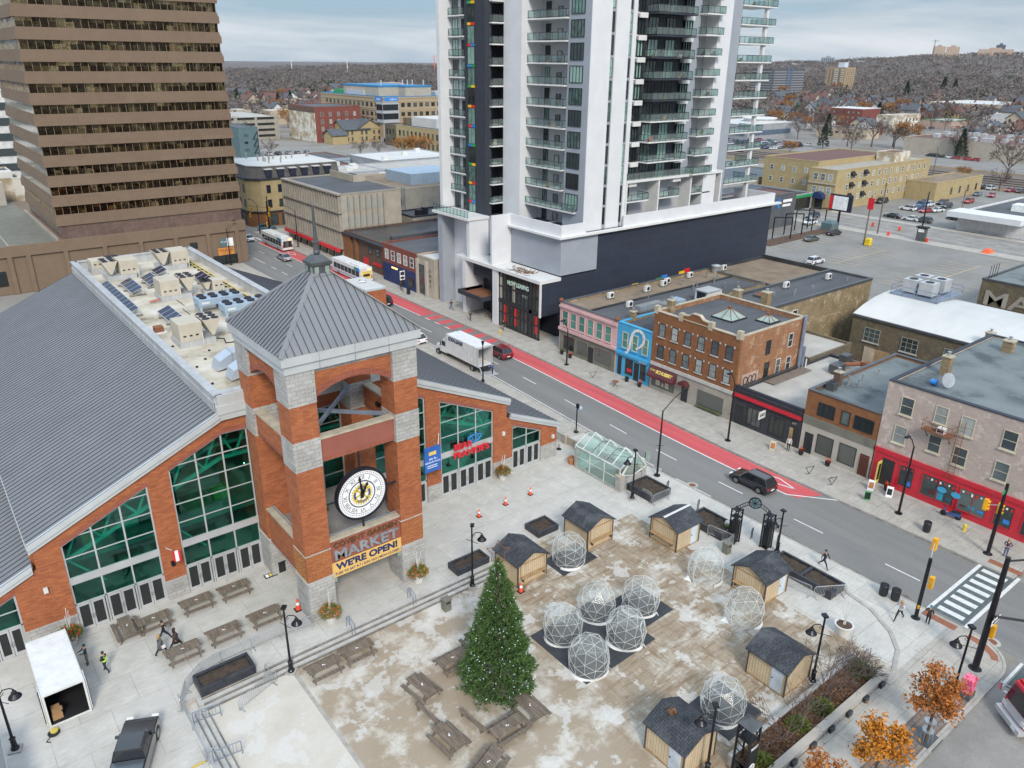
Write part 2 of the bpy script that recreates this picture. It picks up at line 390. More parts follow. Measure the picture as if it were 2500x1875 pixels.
mk('hivis',(.50,.78,.10),.6)
mk('rubber',(.012,.012,.013),.7)
mk('rim',(.35,.36,.37),.3,.8)
mk('car_black',(.012,.014,.018),.25,coat=1.,amt=.05);mk('car_white',(.72,.73,.75),.3,coat=1.,amt=.02);mk('car_red',(.19,.012,.022),.28,.2,coat=1.,amt=.05);mk('car_bright_red',(.42,.018,.025),.28,coat=1.,amt=.05)
mk('car_silver',(.40,.42,.44),.3,.5,coat=1.,amt=.03);mk('car_grey',(.09,.10,.11),.3,.4,coat=1.,amt=.05);mk('car_blue',(.03,.09,.25),.28,.2,coat=1.,amt=.05);mk('car_teal',(.11,.19,.25),.3,.3,coat=1.,amt=.05);mk('car_green',(.10,.13,.10),.3,.3,coat=1.)
mk('car_glass',(.012,.015,.018),.06,spec=.8,amt=.2)
mk('car_trim',(.02,.02,.022),.5)
mk('light_red',(.45,.01,.01),.2);mk('light_clear',(.7,.7,.68),.15);mk('light_amber',(.8,.3,.02),.3)
mk('chrome',(.6,.6,.62),.15,.9)
mk('truck_white',(.66,.66,.66),.5,amt=.08,scale=1.5,fine=.1)
mk('unit_beige',(.47,.42,.34),.6,amt=.08,scale=1.)
mk('unit_blue',(.33,.42,.52),.5,.2,amt=.06)
mk('unit_white',(.62,.62,.60),.5,amt=.08)
mk('fan_dark',(.015,.013,.022),.6)
mk('solar',(.018,.022,.055),.15,.2,amt=.2)
mk('duct',(.50,.56,.63),.35,.4,amt=.06)
mk('pipe_yellow',(.55,.42,.08),.6)
mk('glazing_pale',(.30,.37,.33),.15,.2)
mk('cardboard',(.36,.21,.10),.9)
mk('tarp_orange',(.8,.12,.04),.7)
mk('snow_heap',(.75,.76,.78),.7)
mk('curtain',(.45,.6,.5),.9)
mk('steel_green',(.80,.86,.82),.5)
mk('floor_inside',(.36,.36,.34),.6,amt=.25)
mk('rust',(.20,.08,.04),.9)
mk('bark',(.085,.065,.05),.95,amt=.3,scale=4)
mk('twig',(.115,.085,.075),.95,amt=.25)
mk('trunk_grey',(.15,.125,.10),.95,amt=.3)
mk('roof_blue',(.03,.19,.38),.5,amt=.15)
mk('roof_slate',(.085,.095,.11),.7,amt=.2,fine=.3)
mk('roof_red',(.22,.09,.065),.8,amt=.2)
mk('roof_brownred',(.13,.06,.048),.75,amt=.15)
mk('mansard',(.10,.095,.09),.8,amt=.25,fine=.4)
mk('concrete_old',(.34,.31,.265),.85,amt=.15,scale=.6,fine=.25)
mk('concrete_panel',(.40,.355,.29),.85,amt=.12,scale=.6,fine=.15)
mk('precast',(.40,.36,.31),.8,amt=.08)
mk('painted_peel',(.45,.38,.28),.9,amt=.3,scale=.25,stops=[(.3,(.30,.23,.15)),(.47,(.42,.35,.25)),(.55,(.62,.59,.53)),(.7,(.66,.63,.58))])
mk('far_white',(.60,.60,.60),.7);mk('far_tan',(.45,.37,.28),.7);mk('far_pinkish',(.42,.30,.25),.7);mk('far_grey',(.30,.31,.33),.7);mk('far_dark',(.09,.095,.105),.6);mk('far_blue',(.09,.13,.19),.4)
mk('ballast',(.15,.12,.10),.95,amt=.3,scale=.3,stretch=(2,.1,1));mk('rail_steel',(.10,.08,.07),.6,.4);mk('dry_grass',(.21,.15,.075),.95,amt=.35,scale=.15,fine=.5)
mk('lawn',(.10,.12,.04),.95,amt=.35,scale=.5,fine=.5)
mk('lego_y',(.75,.45,.01),.5);mk('lego_r',(.65,.02,.02),.5);mk('lego_g',(.02,.30,.08),.5);mk('lego_b',(.03,.2,.6),.5)
for n_,s_ in(('pane_dark',[(.25,(.015,.02,.022)),(.6,(.03,.04,.042)),(.85,(.10,.13,.125))]),('pane_tower',[(.30,(.016,.022,.025)),(.50,(.03,.05,.05)),(.66,(.13,.23,.20)),(.9,(.28,.42,.37))]),('pane_shop',[(.3,(.02,.024,.022)),(.6,(.045,.05,.045)),(.9,(.10,.105,.095))]),('pane_green',[(.3,(.04,.16,.13)),(.8,(.10,.30,.24))]),('pane_blind',[(.3,(.06,.075,.08)),(.5,(.13,.16,.165)),(.8,(.36,.38,.36))])):
 pane_mat(n_,s_)
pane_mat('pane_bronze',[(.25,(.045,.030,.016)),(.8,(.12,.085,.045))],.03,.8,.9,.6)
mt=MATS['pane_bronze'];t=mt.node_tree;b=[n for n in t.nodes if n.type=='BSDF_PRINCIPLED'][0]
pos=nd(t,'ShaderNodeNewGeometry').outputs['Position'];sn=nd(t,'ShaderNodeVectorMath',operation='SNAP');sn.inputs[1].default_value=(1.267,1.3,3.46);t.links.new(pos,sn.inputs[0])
wn=nd(t,'ShaderNodeTexWhiteNoise');t.links.new(sn.outputs[0],wn.inputs[0]);t.links.new(ramp(t,wn.outputs['Value'],[(.3,(.040,.028,.016)),(.62,(.085,.06,.033)),(.80,(.16,.115,.06)),(.95,(.30,.22,.115))]),b.inputs['Base Color'])  # random tone per pane: drawn blinds, and varied mirror reflections put into the colour
pane_mat('pane_silver',[(.2,(.42,.44,.42)),(.8,(.60,.62,.60))],.12,.6,.5,.1)
mt,t,b,o=_mat('market_glass')
tr=nd(t,'ShaderNodeBsdfTransparent');tr.inputs[0].default_value=(.30,.82,.74,1)
gl=nd(t,'ShaderNodeBsdfGlossy',Roughness=.02);gl.inputs[0].default_value=(.6,.9,.82,1)
fr=nd(t,'ShaderNodeFresnel',IOR=1.45);ms_=nd(t,'ShaderNodeMixShader');ad=nd(t,'ShaderNodeMath',operation='MULTIPLY_ADD');ad.inputs[1].default_value=.9;ad.inputs[2].default_value=.03
t.links.new(fr.outputs[0],ad.inputs[0]);t.links.new(ad.outputs[0],ms_.inputs[0]);t.links.new(tr.outputs[0],ms_.inputs[1]);t.links.new(gl.outputs[0],ms_.inputs[2]);t.links.new(ms_.outputs[0],o.inputs[0])
def clear_glass(name,tint,refl,rough=.05):
 mt,t,b,o=_mat(name)
 tr=nd(t,'ShaderNodeBsdfTransparent');tr.inputs[0].default_value=c4(tint)
 df=nd(t,'ShaderNodeBsdfPrincipled');df.inputs['Base Color'].default_value=(.75,.80,.79,1);df.inputs['Roughness'].default_value=rough
 x=nd(t,'ShaderNodeMixShader');x.inputs[0].default_value=refl
 t.links.new(tr.outputs[0],x.inputs[1]);t.links.new(df.outputs[0],x.inputs[2]);t.links.new(x.outputs[0],o.inputs[0])
clear_glass('balcony_glass',(.72,.82,.81),.09)
clear_glass('shelter_glass',(.80,.93,.90),.16)
clear_glass('dome_film',(.93,.94,.94),.13,.06)
mt,t,b,o=_mat('plaza_stain')
pos=nd(t,'ShaderNodeNewGeometry').outputs['Position']
base=ramp(t,noise(t,.5,5),[(.3,(.52,.475,.405)),(.7,(.60,.565,.505))])
sx=nd(t,'ShaderNodeSeparateXYZ');t.links.new(pos,sx.inputs[0])
def mrange(v,a,b_,c=0,d=1):
 r=nd(t,'ShaderNodeMapRange');r.interpolation_type='SMOOTHSTEP'
 for k,q in(('From Min',a),('From Max',b_),('To Min',c),('To Max',d)):r.inputs[k].default_value=q
 t.links.new(v,r.inputs['Value']);return r.outputs[0]
def mth(op,a,b_):
 n=nd(t,'ShaderNodeMath',operation=op)
 for i,q in enumerate((a,b_)):
  if hasattr(q,'node'):t.links.new(q,n.inputs[i])
  else:n.inputs[i].default_value=q
 return n.outputs[0]
s1=ramp(t,noise(t,.28,6,.68),[(.40,(0,0,0)),(.52,(1,1,1))])
s2=ramp(t,noise(t,1.3,5,.75,stretch=(.35,2.2,1)),[(.45,(0,0,0)),(.66,(1,1,1))])
s3=ramp(t,noise(t,1.1,5,.75,stretch=(2.4,.4,1)),[(.47,(0,0,0)),(.68,(1,1,1))])
lft=mrange(sx.outputs['X'],14.4,14.9)
heavy=mrange(sx.outputs['X'],26,33)
c=mixc(t,mth('MULTIPLY',s1,mth('MULTIPLY',lft,.72)),base,(.255,.18,.10))
k=mth('MULTIPLY',mth('MULTIPLY',mth('MAXIMUM',s2,s3),heavy),.8)
c=mixc(t,k,c,(.16,.09,.035))
wp=ramp(t,noise(t,.42,5,.62,stretch=(1,1,7)),[(.56,(0,0,0)),(.575,(1,1,1))])
c=mixc(t,mth('MULTIPLY',wp,.55),c,(.62,.605,.58))
dk=ramp(t,noise(t,.9,5,.7),[(.62,(0,0,0)),(.70,(1,1,1))])
c=mixc(t,mth('MULTIPLY',dk,mth('MULTIPLY',heavy,.6)),c,(.15,.095,.045))
c=mixc(t,.22,c,ramp(t,noise(t,16,3),[(.3,(.35,.35,.35)),(.7,(1,1,1))]),'MULTIPLY')
t.links.new(c,b.inputs['Base Color']);b.inputs['Roughness'].default_value=.75
mt,t,b,o=_mat('city_ground')
pos=nd(t,'ShaderNodeNewGeometry').outputs['Position'];ln=nd(t,'ShaderNodeVectorMath',operation='LENGTH');t.links.new(pos,ln.inputs[0])
near_=ramp(t,noise(t,.03,5),[(.35,(.20,.185,.165)),(.5,(.25,.235,.215)),(.65,(.17,.14,.10))])
far_=ramp(t,noise(t,.012,5),[(.35,(.085,.07,.065)),(.6,(.13,.105,.095)),(.7,(.16,.14,.13))])
mr=nd(t,'ShaderNodeMapRange');mr.inputs['From Min'].default_value=420;mr.inputs['From Max'].default_value=900;t.links.new(ln.outputs['Value'],mr.inputs['Value'])
t.links.new(mixc(t,mr.outputs[0],near_,far_),b.inputs['Base Color']);b.inputs['Roughness'].default_value=.95
leaf_mat('spruce',(.045,.10,.03),(.11,.19,.055),1.5)
leaf_mat('oak_rust',(.34,.10,.025),(.50,.20,.045),1.2)
leaf_mat('oak_orange',(.45,.15,.015),(.62,.27,.03),1.2)
leaf_mat('dead_leaf',(.14,.07,.04),(.22,.115,.06),1.2)
leaf_mat('shrub_green',(.06,.11,.02),(.17,.20,.04),1.5)
leaf_mat('twig_leaf',(.13,.085,.07),(.20,.13,.10),1.)
leaf_mat('far_wood',(.105,.092,.092),(.185,.16,.15),.02)
leaf_mat('far_orange',(.30,.13,.04),(.40,.20,.06),.1)
leaf_mat('far_pine',(.02,.045,.03),(.035,.06,.04),.1)
leaf_mat('flower',(.55,.02,.02),(.75,.20,.03),2)
emis('lamp_glow',(1,.85,.55),3.);emis('led_blue',(.7,.85,1.),.9);emis('led_warm',(1,.62,.2),1.2);emis('bus_amber',(1,.35,.05),2.)
# ------------------------ ground, plaza, roads
G0=-.13
def sst(a,b,x):x=min(1,max(0,(x-a)/(b-a)));return x*x*(3-2*x)
def roff(y):return 2.1*sst(38,90,y)-.006*max(0,y-90)
def near_k(y):return 56.5+roff(y)-3.6*sst(100,128,y)
def far_k(y):return 66.6+roff(y)+.3*sst(100,150,y)
def zp(x,y):
 if y>43.2 or x<8.6 or y<16.6:return 0.
 return-.45*min(1,max(0,(40-x)/8))
PX0,PX1,PY0,PY1=7.4,40.,16.6,44.3
g=MB();B=14000.
xs=[-B,PX0,PX1,B];ys=[-B,PY0,PY1,B]
for i in range(3):
 for j in range(3):
  if i==1 and j==1:continue
  g.face([(xs[i],ys[j],G0),(xs[i+1],ys[j],G0),(xs[i+1],ys[j+1],G0),(xs[i],ys[j+1],G0)])
struct('ground',g,'city_ground')
g=MB()
g.face([(PX0,PY0,-.45),(32,PY0,-.45),(32,PY1,-.45),(PX0,PY1,-.45)])
g.face([(32,PY0,-.45),(40,PY0,0),(40,PY1,0),(32,PY1,-.45)])
g.box(40,PY0,G0-.3,48.3,42.45,0)
struct('plaza_floor',g,'plaza_stain')
g=MB()
g.box(-60,-5,G0-.4,PX0,58,0);g.box(PX0,PY1,G0-.4,56.6,58,0)
g.prism([(48.3,16.6),(56.7,16.6),(56.7,PY1),(40,PY1),(40,42.45),(48.3,42.45)],G0-.3,0.)
struct('upper_plaza',g,'concrete')
arc=[(53.6+3.1*sin(a),15.0-3.1*cos(a))for a in[radians(q)for q in range(0,91,10)]]
g=MB();g.prism([(10,11.95)]+arc+[(56.7,16.6),(10,16.6)],G0-.3,-.001)
for(a,b_)in((58,100),(100,160)):
 n=8
 for i in range(n):
  y0,y1=a+(b_-a)*i/n,a+(b_-a)*(i+1)/n
  g.hexa([(48,y0,G0),(near_k(y0),y0,G0),(near_k(y1),y1,G0),(48,y1,G0)],[(48,y0,-.001),(near_k(y0),y0,-.001),(near_k(y1),y1,-.001),(48,y1,-.001)])
yy=[-10]+list(range(16,196,6))
for y0,y1 in zip(yy,yy[1:]):
 if y0<16:continue
 g.hexa([(far_k(y0),y0,G0),(90,y0,G0),(90,y1,G0),(far_k(y1),y1,G0)],[(far_k(y0),y0,0),(90,y0,0),(90,y1,0),(far_k(y1),y1,0)])
g.box(70,4,G0,130,10,0)
struct('sidewalk',g,'sidewalk')
g=MB()
for y0,y1 in zip(yy,yy[1:]):
 if y0<16:continue
 a,b_=far_k(y0),far_k(y1)
 g.hexa([(a-.18,y0,G0),(a+.0,y0,G0),(b_+.0,y1,G0),(b_-.18,y1,G0)],[(a-.18,y0,.01),(a,y0,.01),(b_,y1,.01),(b_-.18,y1,.01)])
for y0,y1 in zip(range(16,160,6),range(22,166,6)):
 a,b_=near_k(y0),near_k(y1)
 g.hexa([(a,y0,G0),(a+.18,y0,G0),(b_+.18,y1,G0),(b_,y1,G0)],[(a,y0,.012),(a+.18,y0,.012),(b_+.18,y1,.012),(b_,y1,.012)])
for p,q in zip([(10,11.95)]+arc,arc+[(56.7,16.)]):g.bar((p[0],p[1],-.05),(q[0],q[1],-.05),.2,.17)
struct('kerb',g,'kerb')
g=MB();zr=G0+.006
yr=list(range(-40,236,6))
for y0,y1 in zip(yr,yr[1:]):g.face([(near_k(y0)-1.5*(y0>180),y0,zr),(far_k(y0),y0,zr),(far_k(y1),y1,zr),(near_k(y1)-1.5*(y1>180),y1,zr)])
struct('road',g,'asphalt')
g=MB();g.face([(-60,-4,zr+.004),(56.7,-4,zr+.004),(56.7,11.95,zr+.004),(-60,11.95,zr+.004)]);g.face([(66.5,-4,zr+.004),(140,-4,zr+.004),(140,10,zr+.004),(66.5,15,zr+.004)]);g.face([(30,183,zr+.004),(140,183,zr+.004),(140,194,zr+.004),(30,194,zr+.004)])
struct('cross_street',g,'asphalt_old')
g=MB();z=zr+.009;fk=lambda y:far_k(y)-.42
def strip(mb,fa,fb,y0,y1,z,st=3.):
 n=max(1,int((y1-y0)/st))
 for i in range(n):
  a,b_=y0+(y1-y0)*i/n,y0+(y1-y0)*(i+1)/n
  mb.face([(fa(a),a,z),(fb(a),a,z),(fb(b_),b_,z),(fa(b_),b_,z)])
rl=lambda y:63.35+roff(y)
strip(g,lambda y:rl(y)+.12,fk,35.6,88.2,z);strip(g,lambda y:rl(y)+.12,fk,107,178,z)
for a in(91.2,94.2,97.2,100.2,103.2,106.2):strip(g,lambda y:rl(y)+.12,fk,a-1.9,a-.2,z)
for a in(84.2,81.6):pass
g.face([(rl(35.6)+.12,35.6,z),(rl(33)+.3,34.6,z),(fk(33),33.4,z),(fk(35.6),35.6,z)])
struct('bus_lane',g,'red_paint')
g=MB();z=zr+.013
strip(g,lambda y:rl(y)-.05,lambda y:rl(y)+.13,35.6,89,z)
for i in range(7):strip(g,lambda y:rl(y)-.05,lambda y:rl(y)+.13,90+2.9*i,91.5+2.9*i,z)
strip(g,lambda y:rl(y)-.05,lambda y:rl(y)+.13,109,178,z)
g.bar((rl(35.6)+.03,35.7,z),(66.9,31.4,z),.16,.003)
strip(g,lambda y:57.0+roff(y),lambda y:57.14+roff(y),46.5,128,z);strip(g,lambda y:57.0,lambda y:57.12,40,44.5,z)
for a in(20.7,29.6,38.4,47.1,54.9,63.6,72.7,81.5,90.3,99,107.8,116.6,125.4,134,142.8,151.5,157.7,166.3):strip(g,lambda y:59.93+roff(y)+.2*sst(50,70,y),lambda y:60.07+roff(y)+.2*sst(50,70,y),a,a+3.0,z)
for a in(133,139.6,145.7,151.2,157.4,166):strip(g,lambda y:58.32,lambda y:58.48,a,a+2.9 if a<155 else a+6,z)
for yy_ in(47.8,123.5,163):
 cx=rl(yy_-10)+1.65;cy=yy_-9.8 if yy_<60 else yy_
 for a,b_ in(((0,-2.2),(.62,0)),((.62,0),(0,2.2)),((0,2.2),(-.62,0)),((-.62,0),(0,-2.2))):g.bar((cx+a[0],cy+a[1],z),(cx+b_[0],cy+b_[1],z),.16,.003)
for y in(18.6,15.75):g.box(57.0,y-.14,z-.002,67.0,y+.14,z)
for i in range(8):x=57.6+i*1.13;g.box(x,16.25,z-.001,x+.55,18.2,z+.001)
g.box(52.6,11.4,z-.002,56.2,11.6,z+.004)
for y in(9.,7.6,6.2):g.box(53,y,z,55.4,y+.55,z+.005)
for x in(52.2,):g.box(x,5,z,x+.2,11.2,z+.005)
for i in range(8):x=56.8+i*1.35;g.box(x,179.6,z,x+.6,183.2,z+.002)
for i in range(6):y=184+i*1.6;g.box(70,y,z,73.5,y+.7,z+.005)
struct('road_markings',g,'road_white')
g=MB();g.box(57.2,15.95,zr+.002,66.9,18.42,zr+.008);g.box(52.8,6,zr+.006,56.4,11.3,zr+.010)
struct('crosswalk_pavers',g,'paver_grey')
g=MB();g.box(55.75,16.1,.0,56.45,18.6,.006);g.prism([(54.9,12.6),(55.5,12.9),(56.2,14.0),(56.3,15.2),(55.75,15.2),(55.6,14.2),(55.1,13.3),(54.7,13.0)],0.,.006)
g.box(67.2,15.8,0,67.9,18.4,.006)
struct('tactile_strip',g,'tactile')
g=MB()
strip(g,lambda y:near_k(y)+.18,lambda y:near_k(y)+.55,18,120,zr+.003);strip(g,lambda y:far_k(y)-.42,lambda y:far_k(y)-.18,18,178,zr+.003)
random.seed(5)
for i in range(90):
 y=random.uniform(19,60);x=near_k(y)+.1+abs(random.gauss(0,.22));a=random.uniform(.1,.5)
 g.face([(x,y,zr+.016+i*1e-5),(x+a*.4,y+a*.2,zr+.016+i*1e-5),(x+a*.5,y+a,zr+.016+i*1e-5),(x-.05,y+a*.8,zr+.016+i*1e-5)])
struct('gutter',g,'gutter')
g=MB()
for i in range(3):
 d=.42*i;g.box(PX0+.9,PY1-.42*(i+1),-.6,37.5,PY1-d-.001,-.001-.15*i-.01*(i>0))
for i in range(3):
 g.box(PX0+.42*i+.001,PY0,-.6,PX0+.42*(i+1),PY1-1.3-.05,-.001-.15*i-.01*(i>0))
struct('plaza_steps',g,'stone')
g=MB()
for i in range(3):y=PY1-.42*(i+1);g.box(PX0+1.2,y-.012,-.16-.15*i,37.4,y-.002,-.03-.15*i);g.box(PX0+1.2,y,-.0009-.15*i-.01*(i>0),37.4,y+.07,.004-.15*i-.01*(i>0))
for i in range(3):x=PX0+.42*(i+1);g.box(x+.002,PY0+.1,-.16-.15*i,x+.012,PY1-1.6,-.03-.15*i);g.box(x-.07,PY0+.1,-.0009-.15*i,x,PY1-1.6,.004-.15*i)
struct('step_edges',g,'gutter')
g=MB();g.box(14.5,17,-.46,14.75,42.6,-.43)
pts=[(53.9,24.2),(53.46,23.2),(53.08,21.2),(51.7,18.9),(50.2,17.6),(48.,16.75),(46.4,16.35)]
for a,b_ in zip(pts,pts[1:]):g.bar((a[0],a[1],.02),(b_[0],b_[1],.02),.3,.1)
struct('plaza_edge',g,'kerb')
g=MB();g.box(38,12.2,-.0009,50.2,13.9,.004);struct('paver_strip',g,'paver')
g=MB()
for k in range(12):
 a=2*pi*k/12;c_=(51.3,15.9)
 g.bar((c_[0]+.35*cos(a),c_[1]+.35*sin(a),.002),(c_[0]+1.0*cos(a),c_[1]+1.0*sin(a),.002),.05,.006)
 for s_ in(-1,1):g.bar((c_[0]+.7*cos(a),c_[1]+.7*sin(a),.002),(c_[0]+.95*cos(a+s_*.2),c_[1]+.95*sin(a+s_*.2),.002),.04,.006)
struct('pavement_snowflake',g,'kerb')
cov=MB();cov.lathe([(.6,0),(.6,.012),(.42,.014)],n=20);cov.lathe([(.34,.012),(.34,.02),(.1,.022)],n=16,m=1)
me_cov=cov.mesh('manhole_cover',['kerb','rust'])
for i,(x,y,s,lb)in enumerate(((57.35,42.6,1.,'round concrete ringed manhole in the near gutter beside the bus lane road'),(56.9,13.8,.95,'round manhole at the street corner below the tall signal mast'),(69.9,34.7,.45,'small rusty cover in the far pavement before the black restaurant'))):
 o=link('manhole_cover',me_cov);tag(o,lb,'manhole');o.location=(x,y,zr+.01 if x<60 else .002);o.scale=(s,s,.6)
g=MB();g.box(118,56,G0,197,112,G0+.02);g.box(216.5,60,G0,300,121.5,G0+.02);g.box(93,45,G0,118.2,80,G0+.015);g.box(120,250,G0,170,365,G0+.02);g.box(350,60,G0,396,290,G0+.02)
struct('parking_lot',g,'asphalt_lot')
g=MB();g.face([(197,-40,G0+.03),(213.5,-40,G0+.03),(216,420,G0+.03),(197,420,G0+.03)]);struct('back_street',g,'asphalt_old')
g=MB()
for x0,x1 in((192.5,197),(213.5,216.5)):g.box(x0,55,G0,x1,122,.0)
struct('back_sidewalk',g,'sidewalk')
g=MB();z=G0+.024
def stalls(mb,x0,x1,y0,y1,n,sp=True):
 for i in range(n+1):x=x0+(x1-x0)*i/n;mb.box(x-.06,y0,z,x+.06,y1,z+.004)
 if sp:mb.box(x0,(y0+y1)/2-.06,z+.001,x1,(y0+y1)/2+.06,z+.006)
stalls(g,157.5,179,81.4,91.2,9);stalls(g,150,179,66.2,72.4,12,False);g.box(150,66.1,z,181,66.25,z+.005)
stalls(g,160,188,98.6,104.4,10,False);stalls(g,180,196,60,66,5,False)
for i in range(8):g.box(140+i*3.,58,z,140.1+i*3.,63,z+.004)
struct('stall_lines',g,'road_yellow')
g=MB();z=G0+.036
for y in range(-20,300,9):g.box(205.2,y,z,205.35,y+3,z+.003)
g.box(201.3,-20,z,201.4,300,z+.003);g.box(209.3,-20,z,209.4,300,z+.003)
struct('street_lines',g,'road_white')
g=MB();g.box(308,40,G0,349,520,G0+.05);struct('rail_bed',g,'ballast')
g=MB()
for x in(316,317.5,322,323.5,329,330.5,336,337.5):g.box(x-.08,40,G0+.06,x+.08,520,G0+.2)
struct('rails',g,'rail_steel')
g=MB();g.box(300,40,G0,308,330,G0+.06);g.box(349.2,40,G0,356,520,G0+.06);g.box(217,40,G0,228,70,G0+.04)
struct('verge',g,'dry_grass')
g=MB()
for i in range(14):
 pass
g.prism([(160,104.6),(191,105.6),(191,109),(160,109)],G0,.05);struct('planting_bed',g,'mulch')
# ------------------------ market hall
XC=22.8;YF=55.75;YB=108.
hall=thing('market_hall','red brick market hall with grey seamed roofs, green glass gables and rooftop plant','market hall',(XC,YF,0))
KN,PK,ZK,ZP=20.8,7.0,8.6,14.7
def zmain(d):return ZP+(ZK-ZP)*(d-PK)/(KN-PK)
def zlow(d):return 7.0-.43*(d-KN)
HW=27.6
th=.45
BAYS=[]
def gab(x):
 d=abs(x-XC)
 return ZP-.7 if d<PK else(zmain(d)-.65 if d<KN else zlow(d)-.6)
bays=[(3.7,9.95),(11.55,17.75)]
bays=[(2*XC-b,2*XC-a)for a,b in bays[::-1]]and bays+[(2*XC-b,2*XC-a)for a,b in bays[::-1]]
small=[(-3.2,.35),(2*XC-.35,2*XC+2.6)]
small=[(-3.2,.4),(44.35,48.2)]
mid=[(19.75,25.75)]
allb=sorted([(a,b,'main')for a,b in bays]+[(a,b,'small')for a,b in small]+[(a,b,'mid')for a,b in mid])
def gtop(x,kind):return gab(x)-(1.15 if kind!='small' else .75)
def topline(a,b,kind):
 ks=[a]+[k for k in(XC-KN,XC-PK,XC+PK,XC+KN)if a<k<b]+[b]
 return[(x,gtop(x,kind))for x in ks]
wall=MB();stone=MB()
edges=[XC-HW]+[v for a,b,k in allb for v in(a,b)]+[XC+HW]
for i in range(0,len(edges),2):
 a,b=edges[i],edges[i+1]
 ks=[a]+[k for k in(XC-KN,XC-PK,XC+PK,XC+KN)if a<k<b]+[b]
 for p,q in zip(ks,ks[1:]):
  e=1e-4
  zp0,zq0=gab(p+e),gab(q-e)
  wall.ext([(p,1.75),(q,1.75),(q,zq0),(p,zp0)],YF,YF+th)
 sb_=MB();sb_.box(a-.001,YF-.06,-.1,b+.001,YF+th,1.75);sb_.build('stone_base','stone_block',hall)
for a,b,k in allb:
 tl=topline(a,b,k)
 for(p,zp_),(q,zq_)in zip(tl,tl[1:]):
  e=1e-4
  wall.ext([(p,zp_+.34),(q,zq_+.34),(q,gab(q-e)),(p,gab(p+e))],YF,YF+th)
  wall.ext([(p,zp_),(q,zq_),(q,zq_+.34),(p,zp_+.34)],YF-.02,YF+th,'y',1)
for x in(XC-KN,XC+KN):pass
wl=wall.build('wall',['brick_red','brick_soldier'],hall)
side=MB()
for s in(-1,1):
 x=XC+s*HW;side.box(min(x,x-s*.4),YF+th,-.1,max(x,x-s*.4),YB,zlow(HW)-.5)
 x=XC+s*KN;side.ext([(YF+th,6.4),(YB,6.4),(YB,ZK-.3),(YF+th,ZK-.3)],x-.2,x+.2,'x')
side.ext([(XC-HW,-.1),(XC+HW,-.1),(XC+HW,4),(XC+KN,6.6),(XC+KN,ZK-.6),(XC+PK,ZP-.6),(XC-PK,ZP-.6),(XC-KN,ZK-.6),(XC-KN,6.6),(XC-HW,4)],YB-.4,YB)
side.build('side_wall','brick_red',hall)
def slope_roof(name,x0,z0,x1,z1,y0,y1,pitch=.6):
 """standing seam slope from the high edge (x0,z0) to the eave (x1,z1)"""
 d=1 if x1>x0 else-1
 r=MB();r.ext([(x0,z0-.16),(x1,z1-.16),(x1,z1),(x0,z0)][::d],y0,y1)
 o=r.build(name,'metal_roof',hall)
 s=MB();n=int((y1-y0)/pitch)
 nx,nzv=(z0-z1),abs(x1-x0);L=hypot(nx,nzv);nx,nzv=nx/L*d,nzv/L
 for i in range(n+1):
  y=y0+.05+i*(y1-y0-.1)/n
  s.hexa([(x0,y-.028,z0+.001),(x1,y-.028,z1+.001),(x1,y+.028,z1+.001),(x0,y+.028,z0+.001)],[(x0+nx*.05,y-.022,z0+nzv*.05),(x1+nx*.05,y-.022,z1+nzv*.05),(x1+nx*.05,y+.022,z1+nzv*.05),(x0+nx*.05,y+.022,z0+nzv*.05)])
 s.build('seam','metal_seam',o)
 return o
yf=YF-.28
for s in(-1,1):
 slope_roof('main_roof',XC+s*PK,ZP,XC+s*(KN+.25),zmain(KN+.25),yf,YB+.2)
 slope_roof('low_roof',XC+s*(KN+.2),zlow(KN+.2),XC+s*(HW+.3),zlow(HW+.3),yf,YB-20)
fa=MB()
def fasc(p,q,zf,h0,h1):
 fa.ext([(p,zf(p)-h1),(q,zf(q)-h1),(q,zf(q)+h0),(p,zf(p)+h0)],yf-.06,YF+.02)
 fa.ext([(p,zf(p)-h1-.32),(q,zf(q)-h1-.32),(q,zf(q)-h1),(p,zf(p)-h1)],yf+.06,YF+.02)
for s in(-1,1):
 a,b=sorted((XC+s*PK,XC+s*(KN+.25)));fasc(a,b,lambda x:zmain(abs(x-XC)),.03,.4)
 a,b=sorted((XC+s*(KN+.26),XC+s*(HW+.3)));fasc(a,b,lambda x:zlow(abs(x-XC)),.03,.32)
 x=XC+s*(KN+.25);fa.box(x-.05,YF,zmain(KN+.25)-.42,x+.05,YB,zmain(KN+.25)-.16)
fa.box(XC-PK-.02,yf-.06,ZP-.62,XC+PK+.02,YF+.02,ZP-.1)
fa.box(XC-PK-.2,yf-.16,ZP-.1,XC+PK+.2,YF+.1,ZP+.55);fa.box(XC-PK-.06,yf-.02,ZP+.55,XC+PK+.06,YF+.2,16.1)
fa.build('fascia','fascia',hall)
fl=MB();fl.box(XC-PK+.2,YF+.2,ZP-.4,XC+PK-.2,YB-1,15.1);fl.build('flat_roof','membrane',hall)
pa=MB()
for s in(-1,1):
 x=XC+s*(PK-.05);pa.box(x-.25,YF+.2,ZP-.1,x+.25,YB-.4,16.05);pa.box(x-.34,YF-.1,16.05,x+.34,YB-.3,16.16)
 pa.box(x+s*.26-.06,YF+.2,ZP,x+s*.26+.06,YB-.4,ZP+.75)
pa.box(XC-PK+.2,YB-1,ZP-.1,XC+PK-.2,YB-.5,16.05);pa.box(XC-PK+.2,YB-1.1,16.05,XC+PK-.2,YB-.4,16.16)
pa.box(XC-PK+.2,YF+.2,15.,XC+PK-.2,YF+.5,16.05);pa.box(XC-PK-.1,YF-.1,16.05,XC+PK+.1,YF+.6,16.15)
pa.build('parapet','parapet_galv',hall)
